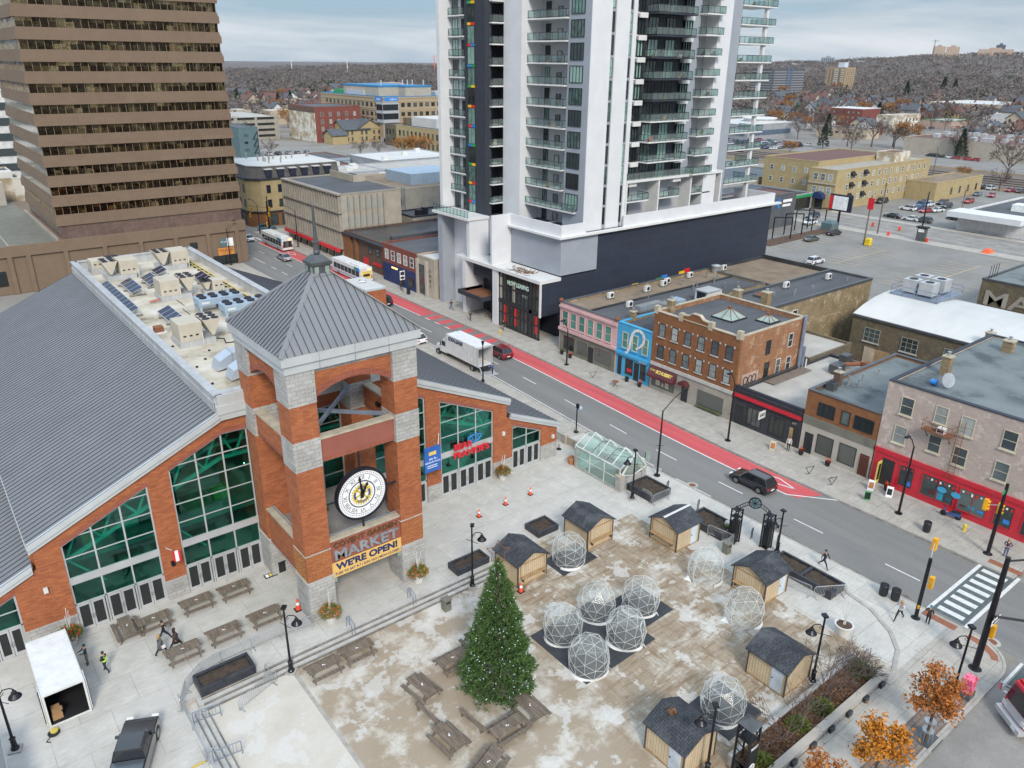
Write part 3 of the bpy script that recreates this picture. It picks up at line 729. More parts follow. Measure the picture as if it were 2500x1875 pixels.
def glass_bay(a,b,kind):
 sp0,sp1=(4.15,4.75)if kind!='small' else(2.3,2.42)
 dt=2.35
 f=MB();yo,yi=YF+.12,YF+.24
 nd_={'main':3,'small':2,'mid':3}[kind];cw=(b-a)/nd_
 tl=topline(a,b,kind)
 def ztop(x):
  for(p,z0),(q,z1)in zip(tl,tl[1:]):
   if p-1e-6<=x<=q+1e-6:return z0+(z1-z0)*(x-p)/(q-p)
  return tl[-1][1]
 for(p,z0),(q,z1)in zip(tl,tl[1:]):f.ext([(p,z0-.12),(q,z1-.12),(q,z1),(p,z0)],yo-.02,yi)
 for i in range(nd_+1):
  x=a+cw*i;x=min(max(x,a+.06),b-.06);f.box(x-.06,yo,0,x+.06,yi,ztop(x)-.02)
 if kind!='small':
  f.box(a,yo-.05,sp0,b,yi,sp1)
 f.box(a,yo,dt,b,yi,dt+.12)
 step=1.62 if kind!='small' else 1.25
 z=sp1+step
 zm=max(q[1]for q in tl)
 while z<zm-.3:
  xs_=[x for x in[a+(b-a)*i/60 for i in range(61)]if ztop(x)>z+.05]
  if xs_:f.box(xs_[0],yo+.01,z-.04,xs_[-1],yi-.01,z+.04)
  z+=step
 fr_=f.build('window','alum',hall)
 g_=MB();top=[(x,z-.1)for x,z in tl]
 g_.ext([(a+.05,dt+.1),(b-.05,dt+.1)]+[(x,z)for x,z in top[::-1]],yo+.05,yo+.07)
 g_.build('pane','market_glass',fr_)
 for i in range(nd_):
  for s in(0,1):
   x0=a+cw*i+.1+s*(cw-.2)/2;x1=x0+(cw-.2)/2-.03
   d=MB();w_=.13
   d.box(x0,yo-.01,.02,x0+w_,yi,dt-.02);d.box(x1-w_,yo-.01,.02,x1,yi,dt-.02);d.box(x0+w_,yo-.01,.02,x1-w_,yi,.3);d.box(x0+w_,yo-.01,dt-.18,x1-w_,yi,dt-.02)
   do=d.build('door','alum',hall)
   p=MB();p.box(x0+w_-.01,yo+.03,.28,x1-w_+.01,yo+.05,dt-.16);p.build('door_glass','shelter_door',do)
   h=MB();hx=x1-.07 if s==0 else x0+.07;h.path([(hx,yo-.01,.85),(hx,yo-.1,.95),(hx,yo-.1,1.25),(hx,yo-.01,1.35)],.022);h.build('handle','chrome',do)
clear_glass('shelter_door',(.16,.19,.19),.05,.05)
for a,b,k in allb:glass_bay(a,b,k)
ins=MB();ins.box(XC-HW+.5,YF+.5,-.06,XC+HW-.5,YF+16,-.02);ins.build('hall_floor','floor_inside',hall)
ins=MB();ins.box(XC-HW+.5,YF+15.6,0,XC+HW-.5,YF+16,4);ins.ext([(XC-KN,4),(XC+KN,4),(XC+KN,ZK-1),(XC+PK,ZP-1),(XC-PK,ZP-1),(XC-KN,ZK-1)],YF+15.6,YF+16);ins.build('back_wall','olive_grey',hall)
ins=MB();ins.box(XC-KN+.4,YF+3.,4.2,XC+KN-.4,YF+14,4.5);ins.build('gallery','floor_inside',hall)
tr=MB()
for yy_ in(1.4,3.9):
 for(x0,x1)in((2.6,XC-PK),(2*XC-2.6,XC+PK)):
  tr.bar((x0,YF+yy_,7.2),(x1,YF+yy_,12.6),.25,.4);tr.bar((x0,YF+yy_,5.0),(x1,YF+yy_,10.2),.2,.3)
  for k in range(5):
   u0,u1=k/5,(k+1)/5;P=lambda u,z0,z1:(x0+(x1-x0)*u,YF+yy_,z0+(z1-z0)*u)
   tr.bar(P(u0,7.2,12.6),P((u0+u1)/2,5.,10.2),.16);tr.bar(P((u0+u1)/2,5.,10.2),P(u1,7.2,12.6),.16)
 tr.bar((XC-PK,YF+yy_,12.6),(XC+PK,YF+yy_,12.6),.25,.4);tr.bar((XC-PK,YF+yy_,10.2),(XC+PK,YF+yy_,10.2),.2,.3)
 for k in range(6):x=XC-PK+k*2.33;tr.bar((x,YF+yy_,12.6),(x+1.16,YF+yy_,10.2),.16);tr.bar((x+1.16,YF+yy_,10.2),(x+2.33,YF+yy_,12.6),.16)
for x in(3.2,10.7,18.6,27,34.9,42.4):
 tr.bar((x,YF+1.6,0),(x,YF+1.6,8 if x<5 or x>40 else 11),.3);
 if x<40:tr.bar((x,YF+1.5,6.5),(x+3,YF+1.5,2.8),.14)
for s in(-1,1):
 for k in range(3):tr.bar((XC+s*(HW-.6),YF+1.2+2*k,2.9),(XC+s*KN,YF+1.2+2*k,5.4),.22,.3)
tr.build('truss','steel_green',hall)
st=MB();random.seed(3)
for i in range(14):
 x=random.choice((random.uniform(4,9),random.uniform(12,17),random.uniform(36,42)));y=YF+random.uniform(1.2,3.4);st.lathe([(.05,0),(.05,.72),(.42,.73),(.42,.77)],(x,y,-.02),12)
st.build('cafe_table','wood_trim',hall)
st=MB()
for i in range(16):x=random.uniform(3,42);st.ball((x,YF+random.uniform(2,8),random.uniform(6.6,8.2)),.07,6)
st.build('hanging_lamp','lamp_glow',hall)
for(x,y,z,w_)in((5.5,4.5,4.5,2.),(8.2,5,4.5,1.5),(13,4.6,4.5,2.5),(15.8,5,4.5,1.4),(37,4.6,4.5,2),(40,5,4.5,2.2)):
 s_=MB();s_.box(x,YF+y,z,x+w_,YF+y+.8,z+1.1);s_.build('stall_counter',random.choice(['gold','cl_navy','cardboard','unit_white']),hall)
for(x,z)in((2.2,4.4),(10.7,3.),(43.1,4.6),(34.9,5.2),(49.8,2.3)):
 b_=MB();b_.box(x-.14,YF-.2,z,x+.14,YF-.001,z+.4);b_.build('wall_light','unit_white' if x!=10.7 else 'lamp_black',hall)
fb=MB();fb.bar((10.4,YF,4.7),(10.6,YF-1.0,4.95),.05);fb.build('flag_pole','frame_white',hall)
fg=MB();fg.box(10.6,YF-1.02,3.9,10.75,YF-.98,4.85);fg.box(10.75,YF-1.02,3.85,11.,YF-.98,4.8,1);fg.box(11.,YF-1.02,3.8,11.15,YF-.98,4.75)
single('flag',fg,['sign_red','sign_white'],'small red and white flag hanging from a pole on the brick pier','flag')
sg=thing('shop_sign','red lettered restaurant sign with a blue outline mark above glass doors','sign',(39.,YF-.1,4.6))
letters("BEAR",.85,(38.1,YF-.15,5.0),'-y','sign_red',sg,ext=.08,bold=.02,width=2.1);letters("FRANKIE'S",.85,(39.1,YF-.15,4.1),'-y','sign_red',sg,ext=.08,bold=.02,width=4.2)
k_=MB();pts=[(39.5+.75*cos(a)*(1+.2*sin(3*a)),YF-.15,5.45+.4*sin(a))for a in[2*pi*i/22 for i in range(23)]];k_.path(pts,.055)
k_.path([(39.1+.18*cos(a),YF-.15,5.5+.2*sin(a))for a in[2*pi*i/12 for i in range(13)]],.04);k_.path([(39.8+.2*cos(a),YF-.15,5.4+.22*sin(a))for a in[2*pi*i/12 for i in range(13)]],.04);k_.build('outline_mark','sign_blue',sg)
sc=thing('display_screen','blue display screen on a steel bracket beside the tower\'s right pillar','screen',(33.4,YF-1.6,4.3))
b_=MB();b_.box(32.75,YF-1.75,4.4,34.5,YF-1.6,6.9);b_.build('panel','screen_blue',sc)
b_=MB();b_.bar((34.3,YF-1.5,6.4),(34.9,YF,6.2),.09);b_.bar((34.3,YF-1.5,5.2),(34.9,YF,5.2),.09);b_.bar((34.4,YF-1.5,6.7),(34.9,YF-.9,7.6),.07);b_.box(34.4,YF-1.4,4.9,34.75,YF-.7,5.6);b_.build('bracket','galv',sc)
b_=MB();b_.box(33.2,YF-1.77,6.1,34.0,YF-1.755,6.45);b_.build('logo_block','gold',sc)
letters('on it...',.38,(33.7,YF-1.77,5.75),'-y','sign_white',sc,ext=.01)
letters('tickets & shows',.26,(33.6,YF-1.77,5.4),'-y','sign_white',sc,ext=.01)
for z in(5.05,4.85):b_=MB();b_.box(33.0,YF-1.77,z-.03,34.1,YF-1.755,z+.03);b_.build('text_line','sign_white',sc)
bx=thing('brick_annex','small red brick box with pale flat roof between market roof and bus lane','annex',(56.5,110,0))
b_=MB();b_.box(54.9,106.2,-.1,58.4,113.8,6.);b_.build('wall','brick_red',bx)
b_=MB();b_.box(54.8,106.1,6.,58.5,113.9,6.3);b_.box(55.1,106.5,6.3,58.2,113.5,6.31,1);b_.build('roof',['fascia','roof_white'],bx)
b_=MB();b_.lathe([(.12,0),(.12,.5)],(56.4,111,6.3),8);b_.path([(56,110.5,6.5),(57,110.2,6.5),(57.4,111,6.5)],.1);b_.build('vent','galv',bx)
# ------------------------ plant on the flat roof
ZR=15.1
def rtu(x,y,sx,label,L=3.4,W_=2.6,H_=1.7,fl_=1):
 t=thing('rooftop_unit',label,'air handler',(x,y,ZR),0,'beige rooftop units on the market roof')
 c=MB();c.box(-.1,-.1,0,L*.92,W_+.1,.55);c.build('curb','parapet_galv',t,world=False)
 b_=MB();a=0 if fl_>0 else L*.42
 b_.box(a,0,.55,a+L*.6,W_,.55+H_);b_.build('housing','unit_beige',t,world=False,bev=.03)
 w_=MB();a0,a1=(L*.64,L*1.12)if fl_>0 else(-L*.12,L*.38)
 am=(a0+a1)/2;w_.ext([(am-.12,.75),(am+.12,.75),(a1,.55+H_),(a0,.55+H_)],0.05,W_-.05);w_.build('condenser_section','unit_beige',t,world=False)
 f_=MB()
 for i in range(2):
  for j in range(3):f_.lathe([(.36,0),(.36,.05)],(a0+(a1-a0)*(i+.5)/2,W_*(j+.5)/3,.55+H_+.002),14)
 f_.build('fan','fan_dark',t,world=False)
 for k in range(3):h_=MB();h_.box(a+.3+.55*k,-.015,1.0,a+.55+.55*k,-.001,1.15);h_.build('grille','frame_dark',t,world=False)
 h_=MB();h_.box(a+.1,-.06,.2,a+.16,-.02,1.4);h_.path([(a+L*.58,-.1,.1),(a+L*.58,-.1,1.2)],.04);h_.build('conduit','unit_white',t,world=False)
 return t
rtu(17.6,70.5,1,'beige rooftop unit with six fans nearest the clock tower',fl_=1)
rtu(20.5,86.8,1,'large beige rooftop unit in the middle of the market roof beside the red ladder',fl_=1)
rtu(17.9,99.2,1,'beige rooftop unit with a slanted condenser at the left parapet\'s far end',fl_=-1)
rtu(24.2,100.6,1,'beige rooftop unit by the far right corner of the parapet',fl_=-1)
rtu(17.2,104.,1,'low beige unit tucked against the far left parapet',L=3.,W_=2,H_=1.0,fl_=1)
t=rtu(25.,86.2,1,'small beige unit with a brown open top beside the blue condensers',L=1.9,W_=1.6,H_=1.1,fl_=-1)
def condenser(x,y,label):
 t=thing('condenser',label,'condenser',(x,y,ZR),0,'blue grey condensers on the market roof')
 b_=MB();b_.box(0,0,.8,4.6,1.9,1.5);b_.build('housing','unit_blue',t,world=False,bev=.03)
 for i in range(3):
  for j in(0,1):l_=MB();l_.box(.05+i*2.15,.05+j*1.65,0,.3+i*2.15,.25+j*1.65,.8);l_.build('leg','unit_blue',t,world=False)
 for i in range(4):
  for j in(0,1):f_=MB();f_.lathe([(.36,0),(.38,.16),(.3,.2),(.06,.2),(.06,.26)],(.6+i*1.15,.5+j*.9,1.5),14);f_.build('fan','fan_dark',t,world=False)
 b_=MB();b_.box(.3,-.012,1.0,1.1,-.001,1.2);b_.build('label_plate','unit_white',t,world=False)
 return t
c1=condenser(22.3,79.9,'blue grey condenser with eight fans, the one further from the tower')
condenser(23.7,76.3,'blue grey condenser with eight fans, the one nearer the tower roof')
def solar(x,y,n,label):
 t=thing('solar_array',label,'solar panels',(x,y,ZR),0,'tilted solar arrays on the market roof')
 for i in range(n):
  p_=MB();p_.ext([(0,.35),(1.25,.85),(1.25,.89),(0,.39)],i*1.32,i*1.32+1.28);q_=MB()
  o_=p_.build('panel','alum',t,world=False)
  q_.ext([(.05,.412),(1.2,.872),(1.2,.884),(.05,.424)],i*1.32+.05,i*1.32+1.23);q_.build('cells','solar',o_,world=False)
 r_=MB()
 for i in range(n+1):
  if i%2==0 or i==n:y_=min(i*1.32,n*1.32-.1);r_.bar((.05,y_,0),(.05,y_,.35),.05);r_.bar((1.2,y_,0),(1.2,y_,.84),.05);r_.bar((.05,y_,.05),(1.2,y_,.05),.05);r_.bar((.05,y_,.1),(1.2,y_,.33),.04)
 r_.build('rack','frame_white',t,world=False)
 b_=MB()
 for i in range(0,n+1,2):b_.box(-.2,i*1.32-.15,0,1.5,i*1.32+.15,.14)
 b_.build('ballast','olive_grey',t,world=False)
solar(16.0,83.0,10,'long solar array along the left parapet of the market roof')
solar(18.4,90.9,4,'short solar array between the far left units and the red ladder')
solar(18.7,75.7,5,'solar array running toward the unit nearest the tower')
solar(20.9,93.3,3,'small solar array just behind the middle rooftop unit')
solar(26.0,86.6,6,'solar array along the right parapet by the yellow pipe')
solar(22.9,97.5,2,'two panel solar array before the far right unit')
for(x,y,lb)in((18.3,62.8,'bent silver duct hood further from the tower'),(18.5,60.,'bent silver duct hood against the tower\'s rear pillar')):
 t=thing('duct_hood',lb,'duct',(x,y,ZR),0,'silver duct hoods beside the tower')
 d=MB();d.ext([(-.1,.1),(.9,.25),(2.9,.25),(2.9,1.45),(1.3,1.45),(.2,.9)],0,1.5);d.build('hood','duct',t,world=False)
 d=MB();d.box(1.9,.1,0,2.8,1.4,.25);d.build('curb','rust',t,world=False)
 d=MB();d.ext([(1.27,.25),(1.33,.25),(1.33,1.47),(1.27,1.47)],-.02,1.52);d.build('flange','galv',t,world=False)
b_=MB();b_.path([(28.4,78,ZR+.25),(28.4,103,ZR+.25)],.06);b_.path([(28.1,79,ZR+.2),(28.1,103,ZR+.2)],.05)
for i in range(16):b_.box(27.9,79+1.6*i,ZR,28.6,79.2+1.6*i,ZR+.16,1)
single('gas_pipe',b_,['pipe_yellow','cl_black'],'yellow gas pipes on black blocks along the right parapet','pipe')
b_=MB();b_.path([(20.5,72,ZR+.06),(21.6,70.9,ZR+.06),(21.3,69.6,ZR+.06),(22.3,69.4,ZR+.06),(22.6,71,ZR+.06),(24.8,72.6,ZR+.06)],.05,m=0)
single('roof_cable',b_,'cl_black','loose black cable looping over the market roof by the nearest unit','cable')
b_=MB();b_.box(16.9,76.2,ZR,17.7,77.,ZR+.6);b_.box(16.7,76.,ZR,17.9,77.2,ZR+.1,1)
single('roof_vent',b_,['rust','unit_white'],'rust brown vent box on a white curb near the left parapet','vent')
b_=MB()
for dx in(0,.4):b_.bar((19.3+dx*.0,86.9+dx,ZR+.15),(21.5,87.4+dx,ZR+.35),.05)
for i in range(8):b_.bar((19.4+i*.27,86.95+i*.06,ZR+.17+i*.02),(19.4+i*.27,87.35+i*.06,ZR+.17+i*.02),.04)
single('ladder',b_,'paint_red','red ladder lying on the market roof','ladder')
b_=MB()
for(x,y)in((17.2,65.),(18.4,66.5),(17,60.5),(20,61),(19.4,68.5),(17.1,71.5)):b_.lathe([(.1,0),(.12,.12)],(x,y,ZR),8)
for x,y0,y1 in((19.8,79,84),(21.4,77,83),(21.9,84,88)):b_.box(x,y0,ZR,x+.07,y1,ZR+.03)
single('roof_drains',b_,'cl_black','black roof drains and straps scattered over the pale market roof','roof drains')
# ------------------------ clock tower
T0X,T1X,T0Y,T1Y=17.75,27.8,46.5,55.9;PW=2.0
tw=thing('clock_tower','open brick and stone clock tower with pyramid roof standing before the market hall','clock tower',(XC,51.2,0))
PIL=[(T0X,T0Y),(T1X-PW,T0Y),(T0X,T1Y-PW),(T1X-PW,T1Y-PW)]
for x,y in PIL:
 lv=[(-.1,3.45,'stone_block',.07),(3.45,12.8,'brick_red',0),(12.8,15.1,'stone_block',.025),(15.1,17.75,'brick_red',0),(17.75,20.2,'stone_block',.025)]
 p=None
 b_=MB()
 for z0,z1,mt_,e in lv:
  mi=0 if mt_=='brick_red' else 1
  b_.box(x-e,y-e,z0,x+PW+e,y+PW+e,z1-.002,mi)
 b_.build('pillar',['brick_red','stone_block'],tw)
 c_=MB();c_.box(x-.1,y-.1,3.40,x+PW+.1,y+PW+.1,3.5);
 if(x,y)in PIL[:2]:c_.box(x-.05,y-.05,5.78,x+PW+.05,y+PW+.05,5.84)
 c_.build('band','stone',tw)
def arch(axis,u0,u1,p0,p1):
 """brick wall with a segmental arch between two pillars, ring of voussoirs proud of it"""
 zt,zs,rise=19.85,17.95,.95;n=16;hw=(u1-u0)/2;uc=(u0+u1)/2
 R=(hw*hw+rise*rise)/(2*rise)
 def za(u,dr=0.):
  r=R+dr;return zs+rise-R+sqrt(max(0,r*r-(u-uc)**2))
 b_=MB()
 for i in range(n):
  a,c_=u0+(u1-u0)*i/n,u0+(u1-u0)*(i+1)/n
  b_.ext([(a,za(a)),(c_,za(c_)),(c_,zt),(a,zt)],p0,p1,axis)
 b_.build('arch_wall','brick_red',tw)
 r_=MB();e=.03
 for i in range(36):
  t0=-math.asin(hw/R)+2*math.asin(hw/R)*(i+.06)/36;t1=-math.asin(hw/R)+2*math.asin(hw/R)*(i+.94)/36
  q=lambda t_,r:(uc+r*sin(t_),zs+rise-R+r*cos(t_))
  r_.ext([q(t0,R-.02),q(t1,R-.02),q(t1,R+.42),q(t0,R+.42)],p0-e,p1+e,axis)
 r_.build('arch_ring','brick_soldier',tw)
 s_=MB();(s_.box(u0,p0+.02,zt,u1,p1-.02,20.2)if axis=='y' else s_.box(p0+.02,u0,zt,p1-.02,u1,20.2));s_.build('lintel','stone_block',tw)
def beam(axis,u0,u1,p0,p1,z0,z1,mt_='brick_red',cap=True):
 b_=MB();bx=(lambda a,z,c_,w_,m=0:b_.box(u0,a,z,u1,c_,w_,m))if axis=='y' else(lambda a,z,c_,w_,m=0:b_.box(a,u0,z,c_,u1,w_,m))
 bx(p0,z0+.3,p1,z1-.16);bx(p0-.02,z0,p1+.02,z0+.3,1)
 b_.build('beam',[mt_,'brick_soldier'],tw)
 if cap:
  c_=MB();(c_.box(u0,p0-.08,z1-.16,u1,p1+.08,z1)if axis=='y' else c_.box(p0-.08,u0,z1-.16,p1+.08,u1,z1));c_.build('coping','stone_cap',tw)
ux0,ux1,uy0,uy1=T0X+PW,T1X-PW,T0Y+PW,T1Y-PW
arch('y',ux0,ux1,T0Y+.25,T0Y+.85);arch('y',ux0,ux1,T1Y-.85,T1Y-.25)
arch('x',uy0,uy1,T0X+.25,T0X+.85);arch('x',uy0,uy1,T1X-.85,T1X-.25)
beam('y',ux0,ux1,T0Y+.25,T0Y+.8,12.95,14.9,'brick_sign');beam('x',uy0,uy1,T0X+.2,T0X+.75,12.95,14.9);beam('x',uy0,uy1,T1X-.75,T1X-.2,12.95,14.9)
beam('y',ux0,ux1,T0Y+.2,T0Y+.8,3.15,6.35,'brick_sign');beam('x',uy0,uy1,T0X+.15,T0X+.7,3.3,6.35);beam('x',uy0,uy1,T1X-.7,T1X-.15,3.3,6.35)
d=MB();d.box(T0X+.7,T0Y+.8,4.9,T1X-.7,YF-.05,5.25);d.build('deck','asphalt_old',tw)
d=MB()
d.path([(ux0,T0Y+.62,6.5),(ux1,T0Y+.62,6.5)],.05);d.path([(T0X+.55,uy0,6.5),(T0X+.55,uy1,6.5)],.05)
d.build('rail','bluegrey_steel',tw)
x_=MB();x_.bar((ux0-.2,uy0-.2,14.3),(ux1+.2,uy1+.2,15.),.2,.28);x_.bar((ux0-.2,uy1+.2,14.6),(ux1+.2,uy0-.2,14.5),.2,.28);x_.build('cross_brace','bluegrey_steel',tw)
fl_=MB();fl_.box(T1X-.95,51,13.8,T1X-.78,51.6,14.1);fl_.build('floodlight','lamp_black',tw)
li=MB();random.seed(11)
for(px,py)in PIL[:2]:
 for i in range(17):
  for face in(0,1):
   u=(i+.5)/17*PW;z=5.75
   for k in range(13):
    z2=5.7-k*.19+random.uniform(-.06,.06);uu=u+random.uniform(-.03,.03)
    if z2<3.5 and random.random()<.5:continue
    if face==0:li.box(px+uu-.009,py-.09,z2,px+uu+.009,py-.075,z2+.035)
    elif px<20:li.box(px-.09,py+uu-.009,z2,px-.075,py+uu+.009,z2+.035)
tag(li.build('string_lights','gold',tw),kind='stuff')
c_=MB()
for z0,z1,e in((20.2,20.75,.12),(20.75,20.83,.2),(20.83,21.5,.3)):c_.box(T0X-e,T0Y-e,z0,T1X+e,T1Y+e,z1)
c_.build('cornice','fascia',tw)
j=MB()
for i in range(1,4):
 x=T0X-.3+(T1X-T0X+.6)*i/4;j.box(x-.012,T0Y-.306,20.2,x+.012,T0Y-.28,21.5)
j.build('cornice_joint','bluegrey_steel',tw)
e=.34;ax,ay,az=XC,(T0Y+T1Y)/2,26.1;bz=21.5
cs=[(T0X-e,T0Y-e),(T1X+e,T0Y-e),(T1X+e,T1Y+e),(T0X-e,T1Y+e)]
r=MB()
for i in range(4):a,b_=cs[i],cs[(i+1)%4];r.face([(a[0],a[1],bz),(b_[0],b_[1],bz),(ax,ay,az)])
r.face([(x,y,bz)for x,y in cs[::-1]])
ro=r.build('roof','metal_roof',tw)
s=MB()
for i in range(4):
 a,b_=Vector((*cs[i],bz)),Vector((*cs[(i+1)%4],bz));ap=Vector((ax,ay,az));n=21
 nr=(b_-a).cross(ap-a).normalized()
 for k in range(1,n):
  f_=k/n;p=a+(b_-a)*f_;top=1-abs(2*f_-1)
  q=p+(ap-(a+b_)/2)*top*.985
  s.bar(p+nr*.02,q+nr*.02,.04,.07,upv=nr)
 s.bar(a+Vector((0,0,.03)),ap+Vector((0,0,.03)),.34,.06,m=1,upv=nr)
s.build('seam',['metal_seam','metal_roof'],ro)
cp=MB();cp.box(ax-.85,ay-.85,25.0,ax+.85,ay+.85,25.35);cp.box(ax-.66,ay-.66,25.35,ax+.66,ay+.66,26.1,1);cp.box(ax-.78,ay-.78,26.1,ax+.78,ay+.78,26.32)
cp.hexa([(ax-.75,ay-.75,26.32),(ax+.75,ay-.75,26.32),(ax+.75,ay+.75,26.32),(ax-.75,ay+.75,26.32)],[(ax-.3,ay-.3,26.75),(ax+.3,ay-.3,26.75),(ax+.3,ay+.3,26.75),(ax-.3,ay+.3,26.75)])
for s_ in(-1,1):cp.box(ax+s_*.4-.16,ay-.675,25.45,ax+s_*.4+.16,ay-.655,26.0,2);cp.box(ax-.675,ay+s_*.4-.16,25.45,ax-.655,ay+s_*.4+.16,26.0,2)
cp.build('cupola',['alum_dark','alum_dark','glazing_pale'],tw)
fi=MB();fi.ball((ax,ay,26.92),.24,14);fi.lathe([(.2,27.05),(.2,27.55),(.26,27.58),(.26,27.7),(.17,27.74),(.06,30.1),(.005,30.15)],(ax,ay,0),12);fi.ball((ax,ay,30.16),.09,8);fi.build('finial','alum_dark',tw)
yb=T0Y+.2
letters('COVENT GARDEN',.62,(XC,yb-.05,5.72),'-y','letter_bronze',tw,ext=.05,width=5.4)
letters('MARKET',1.15,(XC,yb-.06,4.85),'-y','letter_grey',tw,ext=.06,bold=.03,width=5.5)
bn=thing('banner','yellow banner with navy opening hours hung under the tower\'s front beam','banner',(XC,yb-.1,3.1))
b_=MB();b_.box(ux0-.02,yb-.1,3.02,ux1+.02,yb-.07,4.32);b_.build('cloth','banner_yellow',bn)
letters("WE'RE OPEN!",.78,(XC,yb-.11,3.86),'-y','banner_navy',bn,ext=.008,bold=.035,width=5.35)
letters('TUES TO SAT 9-7 | SUN 10-5 | MON CLOSED',.3,(XC,yb-.11,3.27),'-y','banner_navy',bn,ext=.008,bold=.004,width=5.6)
for s_ in(-1,1):
 b_=MB();x=XC+s_*2.9;b_.box(x-.28,T0Y+.1,2.6,x+.22,T0Y+.3,3.0);b_.build('lamp_box','glazing_pale',tw)
ck=thing('clock','round white clock with roman numerals and a gold gear emblem, held by four black rods','clock',(XC,T0Y+.45,9.25))
def disc(mb,r,y0,y1,n=48,m=0,r_in=None):
 pts=[(r*cos(2*pi*i/n),r*sin(2*pi*i/n))for i in range(n)]
 if r_in is None:mb.ext(pts,y0,y1,'y',m);return
 pin=[(r_in*cos(2*pi*i/n),r_in*sin(2*pi*i/n))for i in range(n)]
 for i in range(n):j_=(i+1)%n;mb.ext([pts[i],pts[j_],pin[j_],pin[i]],y0,y1,'y',m)
RC=2.13
b_=MB();disc(b_,RC,-.2,.2,r_in=RC-.16);b_.build('rim','clock_black',ck,world=False)
b_=MB();disc(b_,RC-.15,-.12,.12);b_.build('face','clock_white',ck,world=False)
b_=MB();disc(b_,1.66,-.13,-.121,r_in=1.63);disc(b_,1.12,-.135,-.121,r_in=1.04)
for i in range(60):
 a=2*pi*i/60;b_.tube((1.8*cos(a),-.135,1.8*sin(a)),(1.8*cos(a),-.12,1.8*sin(a)),.035,n=6)
b_.build('minute_ring','clock_black',ck,world=False)
for i,nm in enumerate('XII I II III IV V VI VII VIII IX X XI'.split()):
 a=pi/2-2*pi*i/12
 o_=letters(nm,.5,(0,0,0),'-y','clock_black',None,name='numeral',ext=.006,bold=-.006)
 o_.parent=ck;CH.setdefault(ck.name,[]).append(o_);o_.location=(1.37*cos(a),-.13,1.37*sin(a));o_.rotation_euler=(pi/2,pi/2-a,0)if False else(pi/2,0,0)
 o_.rotation_euler=(Matrix.Rotation(pi/2-a,4,'Y')@Matrix.Rotation(pi/2,4,'X')).to_euler()
gr=MB();n=24
pts=[]
for i in range(n):
 for f_,r_ in((0,.74),(.25,.90),(.5,.90),(.75,.74)):
  a=2*pi*(i+f_)/n;pts.append((r_*cos(a),r_*sin(a)))
for i in range(len(pts)):j_=(i+1)%len(pts);a,b2=pts[i],pts[j_];gr.ext([a,b2,(b2[0]*.52/hypot(*b2),b2[1]*.52/hypot(*b2)),(a[0]*.52/hypot(*a),a[1]*.52/hypot(*a))],-.15,-.122)
for k in range(6):a=2*pi*k/6+.26;gr.bar((0,-.136,0),(.6*cos(a),-.136,.6*sin(a)),.13,.028,upv=(0,1,0))
disc(gr,.2,-.15,-.121,20)
emb=gr.build('gear_emblem','rotary_gold',ck,world=False)
for a0,a1 in((-.45,.45),(pi-.45,pi+.45),(pi/2-.5,pi/2+.5),(-pi/2-.75,-pi/2+.75)):
 q=MB();m_=10
 for i in range(m_):
  a,b2=a0+(a1-a0)*i/m_,a0+(a1-a0)*(i+1)/m_
  q.ext([(.55*cos(a),.55*sin(a)),(.70*cos(a),.70*sin(a)),(.70*cos(b2),.70*sin(b2)),(.55*cos(b2),.55*sin(b2))],-.16,-.151)
 q.build('blue_segment','rotary_blue',emb,world=False)
for word,base,sgn in(('ROTARY',pi/2,-1),('INTERNATIONAL',-pi/2,1)):
 for i,ch in enumerate(word):
  a=base+sgn*(i-(len(word)-1)/2)*.105*(1.25 if len(word)<8 else 1)
  o_=letters(ch,.14,(0,0,0),'-y','rotary_gold',None,ext=.003)
  o_.parent=emb;CH.setdefault(emb.name,[]).append(o_);o_.location=(.625*cos(a),-.164,.625*sin(a))
  o_.rotation_euler=(Matrix.Rotation((pi/2-a)if sgn<0 else(-pi/2-a),4,'Y')@Matrix.Rotation(pi/2,4,'X')).to_euler()
for ang,L_,w_,nm in((pi/2+.10,1.62,.2,'minute_hand'),(radians(61),1.05,.26,'hour_hand')):
 h=MB();dx,dz=cos(ang),sin(ang);px_,pz_=-dz,dx
 P=lambda l,s_:(dx*l+px_*s_,dz*l+pz_*s_)
 h.ext([P(-.3,-.08),P(-.3,.08),P(L_*.75,.055),P(L_*.75,w_*.62),P(L_,0),P(L_*.75,-w_*.62),P(L_*.75,-.055)],-.22,-.19)
 h.ext([P(.0,-.12),P(.0,.12),P(L_*.55,.09),P(L_*.55,-.09)],-.225,-.191)
 h.build(nm,'clock_black',ck,world=False)
h=MB();disc(h,.15,-.26,-.2,16);h.build('hub','clock_black',ck,world=False)
for p,q in(((-RC,0,0),(ux0-XC,0,0)),((RC,0,0),(ux1-XC,0,0)),((0,0,RC),(0,0,3.75)),((0,0,-RC),(0,0,-2.95))):
 h=MB();h.tube(p,q,.085,n=10);h.build('rod','clock_black',ck,world=False)
bg_=thing('painted_bench','bright green bench with blue painted patches on the deck behind the clock','bench',(21.1,52.4,5.25),radians(2))
b_=MB();b_.box(-1.1,-.25,.38,1.3,.2,.44);b_.build('seat','sign_green',bg_,world=False)
b_=MB();b_.box(-1.1,.22,.5,1.3,.28,1.0);b_.box(-.3,.205,.6,.3,.219,.95,1);b_.build('backrest',['sign_green','paint_blue'],bg_,world=False)
for x in(-1,1.2):b_=MB();b_.box(x-.04,-.22,0,x+.04,.26,.38);b_.build('leg','rust',bg_,world=False)
MATS['sign_green'].node_tree.nodes
